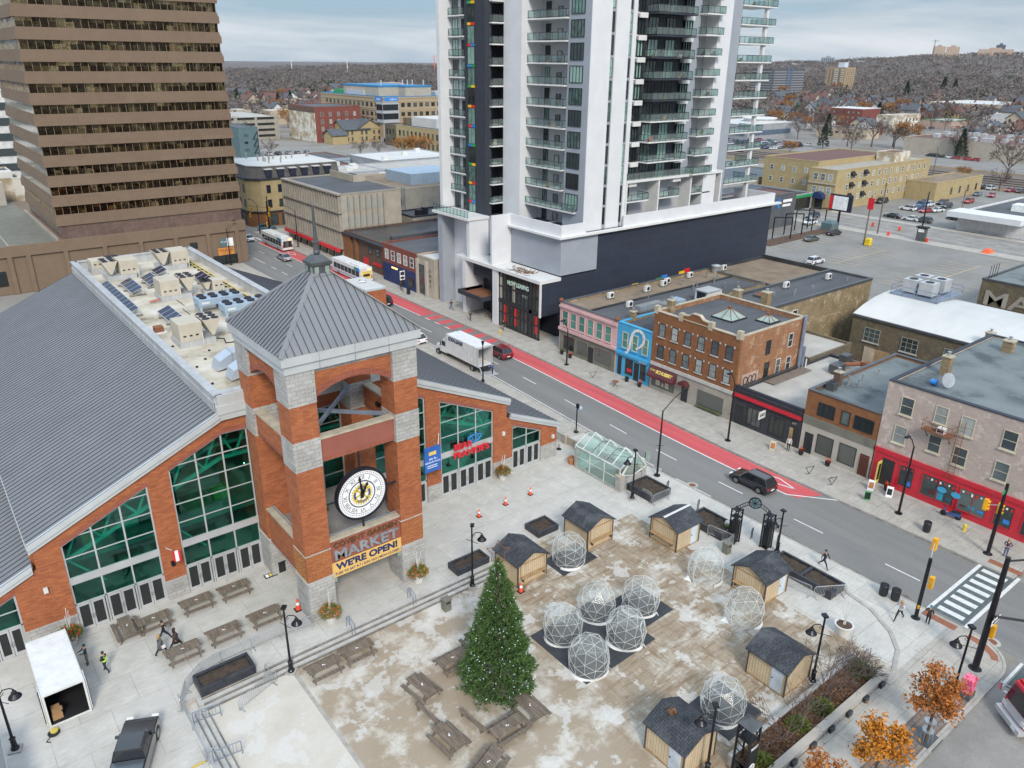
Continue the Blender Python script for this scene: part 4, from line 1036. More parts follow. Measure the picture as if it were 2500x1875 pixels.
# ------------------------ white and navy apartment tower
hr=thing('apartment_tower','white and navy high-rise with glass balconies on a dark windowless podium','apartment tower',(90,92,0))
ZT=56.
def P(name,mats,fn,parent=None,**k):
 b=MB();fn(b);return b.build(name,mats,parent if parent is not None else hr,**k)
P('podium',['cladding_navy','roof_tar'],lambda b:(b.box(84,85.1,-.1,129,114,15.4),b.box(73.3,85.1,3.9,84,98,9.45),b.box(72.75,85.08,3.9,73.3,85.3,9.0),b.box(76.5,85.3,0,84,113,9.4),b.box(84,85.35,15.4,129,114,15.55,1)))
P('podium_box','grey_wall',lambda b:(b.box(76.5,85.07,9.7,83.95,112,15.35),b.box(83.95,85.065,9.7,84.03,85.2,15.35)))
P('ledge','slab_white',lambda b:(b.box(75.7,84.4,15.35,131,85.3,15.65),b.box(75.7,85.3,15.35,76.6,98.2,15.65),b.box(72.2,103,15.6,76.6,113.6,16.0)))
P('parapet','white_wall',lambda b:(b.box(76.35,84.95,15.65,81.3,85.25,17.25),b.box(76.35,85.25,15.65,76.65,98,17.25),b.box(89.4,84.95,15.65,129.4,85.25,17.4),b.box(129.1,85.25,15.65,129.4,94,17.4),b.box(76.65,93.7,15.65,129.1,94,15.9)))
P('canopy','slab_white',lambda b:(b.box(72.45,84.95,9.0,76.6,106.8,9.5),b.box(72.5,84.9,3.85,72.78,85.15,9.0)))
P('fin','white_wall',lambda b:(b.box(72.7,97.1,9.5,76.9,97.5,17.3),b.box(72.65,95.6,-.1,74.2,96.95,9.0),b.box(72.5,104.2,-.1,76.4,105.1,9.0),b.box(75.2,105.1,-.1,77,111.3,15.6),b.box(72.65,103.2,9.5,76.6,104.,15.6)))
P('pier','grey_wall',lambda b:(b.box(72.7,111.3,-.1,77,112.6,15.6),))
P('service_door','grey_light',lambda b:b.box(75.1,106,0,75.2,109,3.2))
sh=P('storefront',['frame_dark'],lambda b:([b.box(72.9,y-.05,0,73.1,y+.05,9.0)for y in[85.6+i*.9 for i in range(12)]],[b.box(72.88,85.5,z-.1,73.12,95.6,z+.1)for z in(.1,2.3,6.6,8.9)],b.box(72.85,85.5,3.9,73.12,95.6,4.5),b.box(72.85,87.2,0,73.15,87.9,9)))
for i in range(11):
 for z0,z1 in((.2,2.2),(2.4,3.9),(4.5,6.5),(6.7,8.8)):
  if i==1 or i==2:continue
 P('pane',random.choice(['pane_shop','pane_dark','pane_shop']),lambda b:b.box(73.0,85.65+i*.9,.1,73.03,86.45+i*.9,8.9),sh)
for y,m_ in((93.9,'lego_r'),(91.2,'lego_r'),(86.3,'lego_r'),(95,'concrete_panel'),(91.8,'concrete_panel')):
 P('poster',m_,lambda b:b.box(72.95,y-.3,.9 if m_=='lego_r' else 4.6,72.98,y+.35,3.7 if m_=='lego_r' else 8.0),sh)
letters('NOW LEASING',.95,(72.8,90.6,7.55),'-x','curtain',hr,ext=.03,bold=.02,width=5.2)
letters('VOLT',.6,(72.8,88.8,6.2),'-x','glazing_pale',hr,ext=.02)
P('entrance',['frame_dark','pane_tower'],lambda b:(b.box(76.2,97.5,0,76.45,104.2,9),b.box(76.1,98,.1,76.2,100.4,8.6,1),b.box(76.1,101.5,.1,76.2,103.8,3.4,1),b.box(75.6,100.5,0,76.4,101.4,6)))
P('entrance_awning',['navy_flat','rust'],lambda b:(b.box(71.0,97.6,3.6,71.2,104.4,4.3),b.box(71.2,97.6,3.6,76,97.8,4.3),b.box(71.2,104.2,3.6,76,104.4,4.3),b.box(71.2,97.8,3.65,76,104.2,3.8,1)))
P('dark_box','brick_navy',lambda b:b.box(73.9,98.2,6.5,76.4,103.8,8.99))
P('wall','white_wall',lambda b:(b.box(81.3,85.6,15.7,85.15,87,ZT),b.box(85.95,85.6,15.7,88.75,100,ZT),b.box(89.4,85.6,15.7,90.2,100,ZT),b.box(108.7,85.6,15.7,112.,100,ZT),b.box(79.5,98.85,15.7,84,103.2,ZT),b.box(74.9,114.2,16.,90,115,ZT)))
P('grey_wall','grey_light',lambda b:(b.box(83.5,88,15.7,84.4,99,ZT),b.box(77.2,109.6,15.7,90,114.2,ZT),b.box(90.2,88.0,15.7,112,100,ZT)))
P('slot_wall','grey_wall',lambda b:(b.box(85.15,85.85,15.7,85.95,99,ZT),b.box(88.75,85.85,15.7,89.4,99,ZT),b.box(103.1,86.2,22.6,105,90,ZT),b.box(112.,88.4,15.7,118.,100,ZT),b.box(81.25,85.7,15.7,84,90.3,ZT)))
P('navy_wall',['brick_navy','navy_flat'],lambda b:(b.box(76.5,103.95,15.7,77.7,109.4,ZT),b.box(76.5,103.95,9.5,82,109.4,15.7),b.box(81,103.2,15.7,82.5,109.4,ZT),b.box(77.7,106.5,15.7,81,109.4,ZT),b.box(92.6,86.4,22.6,103.1,90,ZT,1)))
P('podium_roof','roof_tar',lambda b:b.box(76.65,85.25,15.56,90,98,15.7))
nfl=12
rnd=random.Random(7)
def balcony(x0,y0,x1,y1,z,sides,h=1.05,slabm='slab_white',t_=.2):
 """slab with glass guard on the given sides ('-x','-y','+x')"""
 o=P('balcony',slabm,lambda b:b.box(x0,y0,z-t_,x1,y1,z))
 g_=MB();r_=MB();e=.06
 S_={'-x':((x0+e,y0+e),(x0+e,y1-e)),'-y':((x0+e,y0+e),(x1-e,y0+e)),'+x':((x1-e,y0+e),(x1-e,y1-e))}
 for s_ in sides:
  (a,b_),(c_,d_)=S_[s_];L=hypot(c_-a,d_-b_);n=max(1,round(L/1.3))
  r_.bar((a,b_,z+h),(c_,d_,z+h),.06);r_.bar((a,b_,z+.1),(c_,d_,z+.1),.05)
  for i in range(n+1):f_=i/n;r_.bar((a+(c_-a)*f_,b_+(d_-b_)*f_,z),(a+(c_-a)*f_,b_+(d_-b_)*f_,z+h),.05)
  g_.bar((a,b_,z+h/2+.05),(c_,d_,z+h/2+.05),.02,h-.16)
 r_.build('guard_rail','frame_dark',o);g_.build('guard_glass','balcony_glass',o)
 for k in range(rnd.choice((0,1,1,2))):
  fx,fy=rnd.uniform(x0+.3,max(x0+.4,x1-.6)),rnd.uniform(y0+.4,max(y0+.5,y1-.8));hh=rnd.uniform(.4,.9)
  P('balcony_clutter',rnd.choice(['cl_black','wood_trim','olive_grey','cl_grey','cone_orange' if rnd.random()<.1 else 'unit_beige','shrub_green']),lambda b:(b.box(fx,fy,z,fx+.5,fy+.55,z+hh*.5),b.box(fx+.4,fy,z+hh*.5,fx+.5,fy+.55,z+hh)),o)
for k in range(nfl):
 z=18.4+3.0*k
 balcony(80.6,90.3 if k else 87.3,83.5,98.85,z,['-x','-y'])
 balcony(77.3,103.2,81,106.5,18.0+3.0*k,['-x','-y'])
 if k:balcony(76.5,109.6,78.4,114.0,16.0+3.02*k,['-x','-y'])
 zz=z-3+.05
 for y in(97.3,94.6,91.8):window(hr,'-x',y,zz,1.15,2.35 if y!=94.6 else 1.6,83.49,pane='pane_tower' if y!=94.6 else 'pane_blind',cols=1 if y!=97.3 else 2,rows=1,name='balcony_door',dep=.08)
 window(hr,'-x',88.35,z+.35,2.75,2.3,81.24,pane='pane_tower',cols=4,rows=1,dep=.1)
 window(hr,'-x',112.9,16.05+3.02*k,1.6,2.5,77.19,pane='pane_tower',cols=2,rows=1,name='balcony_door',dep=.08)
 window(hr,'-x',110.6,16.05+3.02*k,1.1,2.4,77.19,pane='pane_tower',cols=1,rows=1,name='balcony_door',dep=.08)
 zs=16.35+3.02*k
 for x in(85.55,89.07):window(hr,'-y',x,zs,.7,2.6,85.84,pane='pane_tower',rows=2,dep=.05)
 window(hr,'-x',107.6,15.0+3.0*k,1.9,2.6,76.49,pane='pane_tower',cols=2,rows=1,dep=.05,name='stair_window')
 za=('lego_r','lego_b'),('lego_y','lego_r'),('lego_g','lego_y'),('lego_b','lego_g')
 cpair=za[k%4]
 for q in(0,1):P('colour_panel',cpair[q],lambda b:b.box(76.38,107.6-.95*q,17.62+3.0*k,76.48,108.5-.95*q,18.0+3.*k))
 if z+3>24:
  zd=22.3+3.0*(k-1)
  if k>=2:balcony(92.9,84.2,101.9,86.4,zd,['-y','-x','+x'],slabm='navy_flat' if k>4 else 'slab_white')
  for x in(94.6,98.4):window(hr,'-y',x,zd+.05,2.2,2.4,86.39,pane='pane_tower',cols=3,rows=1,name='balcony_door',dep=.1)
  window(hr,'-y',91.4,zd+.1,1.9,2.35,86.3,pane='pane_tower',cols=3,rows=1,dep=.3)
  window(hr,'-y',102.1,zd+.1,1.8,2.3,86.2,pane='pane_tower',cols=3,rows=1,dep=.2)
  P('spandrel','slab_white',lambda b:(b.box(90.9,85.75,zd-.75,92.6,88,zd-.05),b.box(101.2,85.75,zd-.75,103.1,86.5,zd-.05)))
  balcony(90.2,86.0,90.95,88,zd+.0,['-y'])
  balcony(104.6,84.6,109.,88,zd+.35,['-y','-x','+x'])
  window(hr,'-y',106.2,zd+.4,1.9,2.35,87.99,pane='pane_dark',cols=2,rows=1,name='balcony_door',dep=.1)
 ze=19.2+2.95*k
 balcony(119.8,89.6,129.6,95,ze,['-y','-x','+x'])
 window(hr,'-y',121.6,ze+.05,1.4,2.4,92.99,pane='pane_tower',cols=1,rows=1,name='balcony_door',dep=.1)
P('end_wall','white_wall',lambda b:(b.box(118.,93.,15.6,124.2,97,ZT),b.box(127.2,90.0,15.6,127.8,90.6,ZT)))
P('balcony_frame','slab_white',lambda b:(b.box(90.,85.35,22.2,113.5,88.4,22.6),[b.box(x-.15,85.4,15.7,x+.15,88.4,22.2)for x in(90.1,97.5,105.4,113.3)]))
g_=MB();g_.bar((90.1,85.5,23.15),(110.5,85.5,23.15),.02,.95);og=P('terrace_rail','frame_dark',lambda b:(b.bar((90.1,85.5,23.7),(110.5,85.5,23.7),.06),[b.bar((90.1+1.36*i,85.5,22.6),(90.1+1.36*i,85.5,23.7),.05)for i in range(16)]));g_.build('guard_glass','balcony_glass',og)
for x in(90.25,97.65,105.55):
 balcony(x,85.6,x+5.2,88.3,19.3,['-y','+x'])
 for z in(16.,19.35):window(hr,'-y',x+1.7,z,2.5,2.3,87.98,pane='pane_tower',cols=3,rows=1,name='balcony_door',dep=.1)
g_=MB();g_.bar((72.4,103.2,16.5),(72.4,113.4,16.5),.02,.9);og=P('terrace_rail','frame_dark',lambda b:(b.bar((72.4,103.2,17.05),(72.4,113.4,17.05),.06),b.bar((72.4,103.2,17.05),(75,103.2,17.05),.06),[b.bar((72.4,103.2+1.02*i,16),(72.4,103.2+1.02*i,17.05),.05)for i in range(11)]));g_.build('guard_glass','balcony_glass',og)
for x,m1,m2 in((86.6,'lego_y','lego_r'),(91,'lego_g','lego_y'),(98.2,'lego_g','lego_b'),(104.,'lego_y','lego_r')):
 for q,m_ in((0,m1),(1,m2)):P('colour_panel',m_,lambda b:b.box(x+q*1.4,85.0,4.6+q*.25+(x-86)*.05,x+1.38+q*1.4,85.1,5.35+q*.3+(x-86)*.05))
for(x,y,w_,d_)in((114,86.5,2.2,.9),(117.6,86.7,1.2,1)):P('terrace_furniture','cl_black',lambda b:b.box(x,y,15.6,x+w_,y+d_,16.5))
b_=MB();random.seed(8)
for i in range(60):x,y=74.3+random.gauss(0,.5),90.8+random.gauss(0,1.3);a=random.uniform(0,pi);b_.bar((x,y,9.53),(x+.9*cos(a),y+.9*sin(a),9.53+random.uniform(.02,.25)),.05,m=0)
single('branch_pile',b_,'dead_leaf','heap of dry branches lying on the white canopy over the leasing windows','branches')
# ------------------------ shop row on the far side
XF=72.9
def shop(name,label,cat,y0,y1,zt,xb,wallm,roofm,trim='stone',par=.5,z0=-.1,side='same',roofz=None):
 t=thing(name,label,cat,(XF,(y0+y1)/2,0))
 W_=MB();ms=[wallm,wallm if side=='same' else side]
 W_.box(XF,y0+.01,z0,XF+.35,y1-.01,zt);W_.box(XF+.35,y0+.01,z0,xb,y0+.35,zt,1);W_.box(XF+.35,y1-.35,z0,xb,y1-.01,zt,1);W_.box(xb-.35,y0+.35,z0,xb,y1-.35,zt,1)
 W_.build('wall',ms,t)
 r_=MB();r_.box(XF+.36,y0+.36,zt-par-.2,xb-.36,y1-.36,zt-par);ro=r_.build('roof',roofm,t)
 c_=MB();e=.05
 c_.box(XF-.08,y0-e*0+.02,zt,XF+.45,y1-.02,zt+.1);c_.box(XF+.45,y0+.0,zt,xb+.05,y0+.42,zt+.1);c_.box(XF+.45,y1-.42,zt,xb+.05,y1-.0,zt+.1);c_.box(xb-.4,y0+.42,zt,xb+.05,y1-.42,zt+.1)
 c_.build('coping',trim,t)
 return t,ro
def ac(x,y,z,label,rz=0.):
 t=thing('condenser_box',label,'air conditioner',(x,y,z),rz,'white condenser boxes on the shop roofs')
 b_=MB();b_.box(-.5,-.22,.15,.5,.22,.95);b_.build('housing','unit_white',t,world=False)
 b_=MB();b_.ext([(.1+.3*cos(a),.55+.3*sin(a))for a in[2*pi*i/14 for i in range(14)]],-.235,-.221,'y');b_.build('fan','fan_dark',t,world=False)
 b_=MB();b_.box(-.55,-.3,0,-.35,.3,.15);b_.box(.35,-.3,0,.55,.3,.15);b_.build('foot','olive_grey',t,world=False)
t,ro=shop('pink_shop','pale pink two storey shop with six green windows beside the tower','shop',69.1,80.8,7.4,106,'paint_pink','roof_gravel','roof_tar',.35,side='brick_buff')
r_=MB();r_.box(XF+.36,69.5,6.86,105.6,75.2,7.12);r_.build('felt_roof','roof_tar',t);r_=MB();r_.box(XF+.4,75.2,6.86,105.6,75.5,7.35);r_.build('roof_kerb','roof_black_wet',t)
for i in range(6):window(t,'-x',79.6-i*1.76,4.0,1.25,2.3,XF,frame='paint_pink',pane='pane_green',rows=2,sill=True,sillm='paint_pink',dep=.1)
b_=MB();b_.box(XF-.25,69.1,6.7,XF,80.8,7.0);b_.box(XF-.3,69.1,3.3,XF,80.8,3.7);b_.build('cornice','paint_pink',t)
for y in(69.3,80.6):b_=MB();b_.ball((XF,y,7.7),.36,10,sz=.8);b_.build('finial_drum','rust',t)
b_=MB();b_.box(XF-.05,69.3,0,XF,80.6,3.3);sf=b_.build('shopfront','olive_grey',t)
for y,w_ in((78.6,2.2),(75.8,2.0),(71.6,3.2)):b_=MB();b_.box(XF-.1,y-w_/2,.6,XF-.06,y+w_/2,2.6);b_.build('shop_window','pane_shop',sf)
b_=MB();b_.box(XF-.1,73.5,0,XF-.06,74.5,2.3);b_.build('door','frame_dark',sf)
t,ro=shop('blue_shop','bright blue narrow shop with a white looping stroke painted over its windows','shop',62.95,69.08,7.4,92,'paint_blue','roof_tar','paint_blue',.3,side='brick_buff')
for y in(67.6,65.8,64.0):window(t,'-x',y,4.1,1.0,2.2,XF,frame='frame_cream',pane='pane_green',rows=2,sill=True,sillm='paint_blue',dep=.1)
k_=MB();pts=[(67.35,3.5),(67.0,3.7),(66.7,4.3),(66.55,5.4),(66.3,6.4),(65.8,7.0),(65.1,7.15),(64.5,6.9),(64.2,6.3),(64.3,5.6),(64.8,5.0),(65.5,4.5)]
for(a,b1),(c1,d1)in zip(pts,pts[1:]):k_.bar((XF-.1,a,b1),(XF-.1,c1,d1),.1,.34,upv=(0,-(d1-b1),c1-a))
k_.build('painted_stroke','frame_white',t)
b_=MB();b_.box(XF-.35,63,3.15,XF,69,3.5);b_.build('cornice','paint_blue',t)
b_=MB();b_.box(XF-.03,63.6,.5,XF+.02,64.6,2.7);b_.box(XF-.03,65.9,.5,XF+.02,67.3,2.7);b_.box(XF-.03,64.8,.1,XF+.02,65.7,2.6,1);b_.box(XF-.03,68.,.1,XF+.02,68.7,2.7,1);b_.build('shop_window',['pane_shop','frame_dark'],t)
b_=MB();b_.box(XF-.1,63.5,2.9,XF-.04,64.9,3.4);b_.box(XF-.06,66.1,1.0,XF-.03,66.9,1.4,1);b_.build('small_sign',['sign_white','sign_red'],t)
t,ro=shop('orange_block','three storey orange brick block with twelve sash windows and a stepped parapet','shop',49.7,62.9,10.5,86,'brick_orange','roof_tar','stone_cap',.55,side='brick_orange_side')
or_=t
b_=MB();b_.ext([(54.1,10.5),(58.6,10.5),(58.6,10.9),(57.4,11.1),(56.9,11.5),(55.8,11.5),(55.3,11.1),(54.1,10.9)],XF,XF+.35,'x');b_.build('parapet','brick_orange',t)
b_=MB();pts=[(54.0,10.95),(55.3,11.15),(55.8,11.55),(56.9,11.55),(57.4,11.15),(58.7,10.95)]
for(a,z1),(c1,z2)in zip(pts,pts[1:]):b_.ext([(a,z1-.05),(c1,z2-.05),(c1,z2+.08),(a,z1+.08)],XF-.07,XF+.45,'x')
for y in(62.6,58.6,54.1,50.0):b_.box(XF-.1,y-.3,10.2,XF+.5,y+.3,11.2)
b_.build('parapet_cap','stone_cap',t)
for i in range(6):
 y=61.4-i*2.07
 for z in(7.35,4.45):
  window(t,'-x',y,z,1.0,1.75,XF,frame='frame_dark',pane='pane_blind',rows=2,sill=True,sillm='stone',dep=.05,fw_=.06)
  b_=MB();b_.box(XF-.03,y-.75,z+1.6,XF,y-.55,z+1.85);b_.box(XF-.03,y+.55,z+1.6,XF,y+.75,z+1.85);b_.build('keystone','stone',t)
b_=MB();b_.box(XF-.2,49.9,3.35,XF,62.8,3.75);b_.build('cornice','stone',t)
b_=MB();b_.box(XF-.06,49.9,0,XF,62.8,3.35);sf=b_.build('shopfront','concrete_old',t)
b_=MB();b_.ext([(XF-.1,3.25),(XF-1.0,2.25),(XF-1.0,1.95),(XF-.1,1.95)],58.3,62.6,'y');b_.build('awning','maroon_awning',sf)
letters('SCHUBERT',.62,(XF-.62,60.0,2.78),'-x','gold',or_,ext=.015,bold=.02,width=2.6,rot=(pi/2-.75,0,-pi/2))
letters('Color by',.42,(XF-.55,62.0-.3,2.85),'-x','gold',or_,ext=.015,rot=(pi/2-.75,0,-pi/2),width=1.3)
b_=MB();b_.box(XF-.1,58.6,.5,XF-.05,62.4,1.95);b_.box(XF-.1,51,.3,XF-.05,54.9,2.4);b_.build('shop_window','pane_shop',sf)
for y,w_,h_ in((61.3,.7,1.0),(60.5,.4,.5),(59.8,.6,.9)):b_=MB();b_.box(XF-.13,y-w_/2,.8,XF-.11,y+w_/2,.8+h_);b_.build('picture','frame_cream',sf)
b_=MB();b_.box(XF-.1,56.4,0,XF-.05,57.4,2.2);b_.build('door','frame_dark',sf)
b_=MB();b_.ext([(56.9+.75*cos(a),2.25+.6*sin(a))for a in[pi*i/10 for i in range(11)]],XF-.8,XF-.1,'x');b_.build('door_hood','maroon_awning',sf)
b_=MB()
for i in range(14):b_.ball((XF-.3,51.2+i*.27,.35),.16,6)
b_.build('window_planting','lawn',sf)
for x,z,h_ in((78.6,7.2,1.8),(78.8,4.2,2.0),(81.2,4.2,1.9),(83.4,4.2,1.7),(83.2,7.2,1.8)):window(t,'-y',x,z,.95,h_,49.71,frame='frame_white' if x>80 else 'frame_dark',pane='pane_dark',rows=2,dep=.05)
b_=MB();b_.box(74,49.66,3.9,77.2,49.7,5.6);b_.build('wall_patch','far_pinkish',t)
k_=MB()
for cx in(74.7,75.6,76.4):k_.path([(cx+.4*cos(a),49.63,4.75+.5*sin(a))for a in[2*pi*i/10 for i in range(11)]],.05)
k_.build('graffiti','cl_black',t)
for x,y,s,lb in((79.5,56.4,1.5,'large glass pyramid skylight on the orange block roof'),(82.2,52.6,1.0,'small glass pyramid skylight near the orange block\'s side wall')):
 k_=thing('skylight',lb,'skylight',(x,y,9.95),0,'glass pyramid skylights')
 b_=MB();b_.box(-s-.08,-s-.08,0,s+.08,s+.08,.2);b_.build('curb','frame_dark',k_,world=False)
 for q in range(4):
  b_=MB();a,c_=[(-s,-s),(s,-s),(s,s),(-s,s)][q],[(s,-s),(s,s),(-s,s),(-s,-s)][q]
  b_.face([(*a,.2),(*c_,.2),(0,0,.95*s*.8+.2)]);b_.build('pane','glazing_pale',k_,world=False)
 b_=MB()
 for q in((-s,-s),(s,-s),(s,s),(-s,s),(0,-s),(-s,0),(s,0),(0,s)):b_.bar((*q,.22),(0,0,.95*s*.8+.23),.07)
 b_.box(-.2,-.2,.76*s+.1,.2,.2,.76*s+.32);b_.build('frame','rust',k_,world=False)
def chimney(x,y,z0,h_,mt_,label,w_=.8):
 k_=thing('chimney',label,'chimney',(x,y,z0))
 b_=MB();b_.box(-w_/2,-w_/2,0,w_/2,w_/2,h_);b_.build('stack',mt_,k_,world=False)
 b_=MB();b_.box(-w_/2-.07,-w_/2-.07,h_,w_/2+.07,w_/2+.07,h_+.14);b_.build('cap','stone_cap',k_,world=False)
 b_=MB();b_.lathe([(.14,0),(.14,.35),(.2,.36),(.2,.42)],(0,0,h_+.14),10);b_.build('flue','galv',k_,world=False)
chimney(75.4,62.4,9.6,1.9,'brick_buff','buff brick chimney with white flue at the orange block\'s front corner')
chimney(86.6,60.5,9.6,1.8,'brick_buff','buff brick chimney with dark cap behind the large skylight',.9)
chimney(88.5,57.3,9.3,2.2,'brick_buff','tall rough buff chimney beside the white framed rear windows',1.0)
chimney(75.6,69.0,7.1,1.2,'brick_buff','short pale chimney between the pink and blue shop roofs',.7)
t=thing('steel_flue','pair of tall grey round flues on the orange block\'s rear side wall','flue',(85.4,49.4,4.5))
for dx,h_ in((0,7.6),(.75,3.4)):b_=MB();b_.tube((dx,0,-1.5),(dx,0,h_-1.2),.24);b_.build('pipe','bluegrey_steel',t,world=False)
b_=MB();b_.tube((1.2,-.3,.5),(1.2,-.3,-1.),.1);b_.build('elbow','unit_white',t,world=False)
t=thing('rear_block','long buff brick rear block with dark flat roof reaching the parking lot','building',(100,57,0))
b_=MB();b_.box(86.1,56.9,-.1,115.5,63.9,9.0);b_.box(91,56.5,-.1,107,57.1,5.6);b_.build('wall','brick_buff',t)
b_=MB();b_.box(86.4,57.2,9.,115.2,63.6,9.05);b_.build('roof','roof_tar',t)
b_=MB();b_.box(86.1,56.85,9.,115.55,57.2,9.4);b_.box(115.2,57.2,9.,115.55,63.9,9.4);b_.box(86.1,63.6,9.,115.2,63.95,9.4);b_.build('coping','alum_dark',t)
for x,z in((90.8,5.8),(95.2,5.8),(98,2.2)):window(t,'-y',x,z,1.2,2.2,56.88 if z>5.7 else 56.48,frame='frame_white',pane='pane_dark',rows=2,dep=.08,sill=True)
k_=thing('roof_hatch','brown hipped roof vent on a square curb on the rear block','roof vent',(94,61.5,9.05));b_=MB();b_.box(-1.1,-.9,0,1.1,.9,.3);b_.build('curb','alum_dark',k_,world=False);b_=MB();b_.hexa([(-.9,-.7,.3),(.9,-.7,.3),(.9,.7,.3),(-.9,.7,.3)],[(-.25,-.05,.8),(.25,-.05,.8),(.25,.05,.8),(-.25,.05,.8)]);b_.build('cap','rust',k_,world=False)
t=thing('rear_annex','low gravel roofed annex enclosed by a black parapet behind the pink shop','building',(112,74,0))
b_=MB();b_.box(106,64.,-.1,122,81,6.9);b_.build('wall','brick_buff',t);b_=MB();b_.box(106.3,64.3,6.9,121.7,80.7,6.95);b_.build('roof','roof_gravel',t)
b_=MB();b_.box(106,64,6.9,122,64.3,7.7);b_.box(121.7,64.3,6.9,122,81,7.7);b_.box(106,64.3,6.9,106.3,81,7.4);b_.box(106.3,80.7,6.9,121.7,81,7.4);b_.build('parapet','roof_black_wet',t)
for x,y,lb in((87.7,77.6,'white condenser box with a curled black hose on the gravel roof'),(92.3,78.3,'front one of two paired white condensers by the dark podium'),(93.8,78.9,'rear one of two paired white condensers by the dark podium'),(99.7,79.2,'lone white condenser box midway along the gravel roof'),(108.2,79.,'white condenser box beside the round grey vent drum')):
 ac(x,y,7.08,lb)
ac(79.5,73.4,7.12,'white condenser on the dark felt roof in front of the silver duct');ac(80.6,78.3,7.1,'white condenser on gravel just behind the pink front parapet');ac(110,61,9.1,'white condenser at the far end of the rear block roof');ac(100.4,62,9.1,'white condenser near the hipped vent of the rear block')
k_=thing('vent_drum','round grey vent drum on the gravel roof','vent',(106.2,79,7.05));b_=MB();b_.lathe([(.8,0),(.8,1.0),(.9,1.02),(.9,1.2)],n=16);b_.build('drum','galv',k_,world=False);b_=MB();b_.lathe([(.7,1.2),(.3,1.35)],n=16);b_.build('cap','alum',k_,world=False)
k_=thing('duct_run','zigzag silver duct with a blue cooler on the blue shop\'s roof','duct',(79,69.9,7.1));b_=MB();b_.box(-1,0,.3,2.5,1.1,1.2);b_.box(2.5,-1.2,.3,3.6,1.1,1.2);b_.box(3.6,-1.2,.3,5.,-.2,1.2);b_.build('duct','galv',k_,world=False);b_=MB();b_.box(5,-1.6,.1,6.6,.2,1.4);b_.build('cooler','unit_blue',k_,world=False)
k_=thing('roof_cooler','large pale grey cooling unit with vents on the dark middle roof','air handler',(91.5,69.,7.1));b_=MB();b_.box(-1.6,-1.2,.2,1.6,1.2,1.7);b_.build('housing','unit_white',k_,world=False,bev=.05);b_=MB();b_.box(-1.62,-.8,.5,-1.605,.8,1.5);b_.build('grille','fan_dark',k_,world=False);b_=MB();b_.box(-1.9,-1.4,1.72,1.2,1.,1.85);b_.build('hood','alum',k_,world=False)
b_=MB();random.seed(4)
for i in range(16):x,y=random.uniform(80,104),random.uniform(70,79.5);b_.lathe([(.09,0),(.09,random.uniform(.3,.8)),(.16,.82),(.16,.9)],(x,y,7.1),8)
for i in range(8):x,y=random.uniform(88,112),random.uniform(58,63);b_.lathe([(.09,0),(.09,.6)],(x,y,9.05),8)
tag(single('vent_pipes',b_,'galv','thin vent pipes dotted over the flat roofs behind the pink shop','vent pipes'),kind='stuff')
t,ro=shop('black_shop','low black brick restaurant with red cornice and wide pale flat roof','shop',40.6,49.65,4.2,93,'brick_black','roof_pale','roof_black_wet',.3)
b_=MB();b_.box(XF-.3,40.7,3.45,XF,49.6,3.8);b_.build('cornice','paint_red',t)
b_=MB();b_.box(XF+.1,40.7,4.2,XF+.4,49.6,4.7);b_.build('parapet','navy_flat',t)
for y,w_ in((46.6,1.9),(43.6,1.9)):window(t,'-x',y,.5,w_,2.2,XF,pane='pane_shop',cols=3,rows=1,dep=.06)
for y in(48.7,41.4):b_=MB();b_.box(XF-.02,y-.55,0,XF,y+.55,2.4);b_.build('doorway','frame_dark',t)
b_=MB();b_.box(XF-.05,41.5,0,XF-.025,41.95,2.2);b_.build('door','wood_trim',t)
letters('117',.35,(XF-.06,41.5,2.75),'-x','frame_cream',t)
b_=MB();b_.box(XF-1.3,45.15,2.2,XF-.1,45.25,3.1);sn=b_.build('hanging_sign','frame_white',t)
letters('JOEY',.42,(XF-.7,45.13,2.65),'-y','cl_black',t,width=.95)
b_=MB();b_.box(78,47.8,4.0,86,49.2,4.06);b_.build('patio_tiles','paver',t)
k_=thing('kitchen_extract','rusty kitchen extract duct with grey boxes on the pale roof','duct',(88.5,44.5,3.9));b_=MB();b_.box(-1.5,.5,.2,0.4,1.7,1.2);b_.box(1.2,1.,.9,2.6,2.,1.8);b_.build('housing','alum_dark',k_,world=False);b_=MB();b_.path([(.3,1.1,.9),(2.6,-.2,.9),(2.8,-.6,.9)],.3,8);b_.box(2.2,-1.5,0,3.2,-.5,1.3);b_.build('pipe','rust',k_,world=False)
t,ro=shop('brick_shop','two storey brown brick shop with black windows over a pale stone front','shop',32.35,40.55,7.2,91.5,'brick_orange','roof_felt','alum_dark',.25)
for y,w_,c_ in((38.1,1.9,3),(35.9,.95,1),(33.9,2.1,3)):window(t,'-x',y,4.75,w_,1.5,XF,pane='pane_dark',cols=c_,rows=1,dep=.07)
b_=MB();b_.box(XF-.12,32.4,3.4,XF,40.5,4.3);b_.build('fascia','olive_grey',t)
b_=MB();b_.box(XF-.06,32.4,0,XF,40.5,3.4);sf=b_.build('shopfront','precast',t)
for y,w_ in((37.6,1.9),(35.,1.9)):window(sf,'-x',y,.5,w_,2.2,XF-.06,frame='frame_dark',pane='pane_shop',rows=1,dep=.05)
for y in(39.5,33.1):b_=MB();b_.box(XF-.09,y-.5,0,XF-.065,y+.5,2.4);b_.build('door','maroon_awning' if y<35 else 'frame_dark',sf)
k_=MB();[k_.bar((XF-.14,32.65+i*.15,0),(XF-.14,32.65+i*.15,2.2),.03)for i in range(7)];k_.bar((XF-.14,32.6,2.2),(XF-.14,33.6,2.2),.04);k_.build('gate','rust',sf)
chimney(77.,39.6,6.9,1.6,'brick_brown','dark brick chimney with pots at the brown shop\'s left parapet',.7)
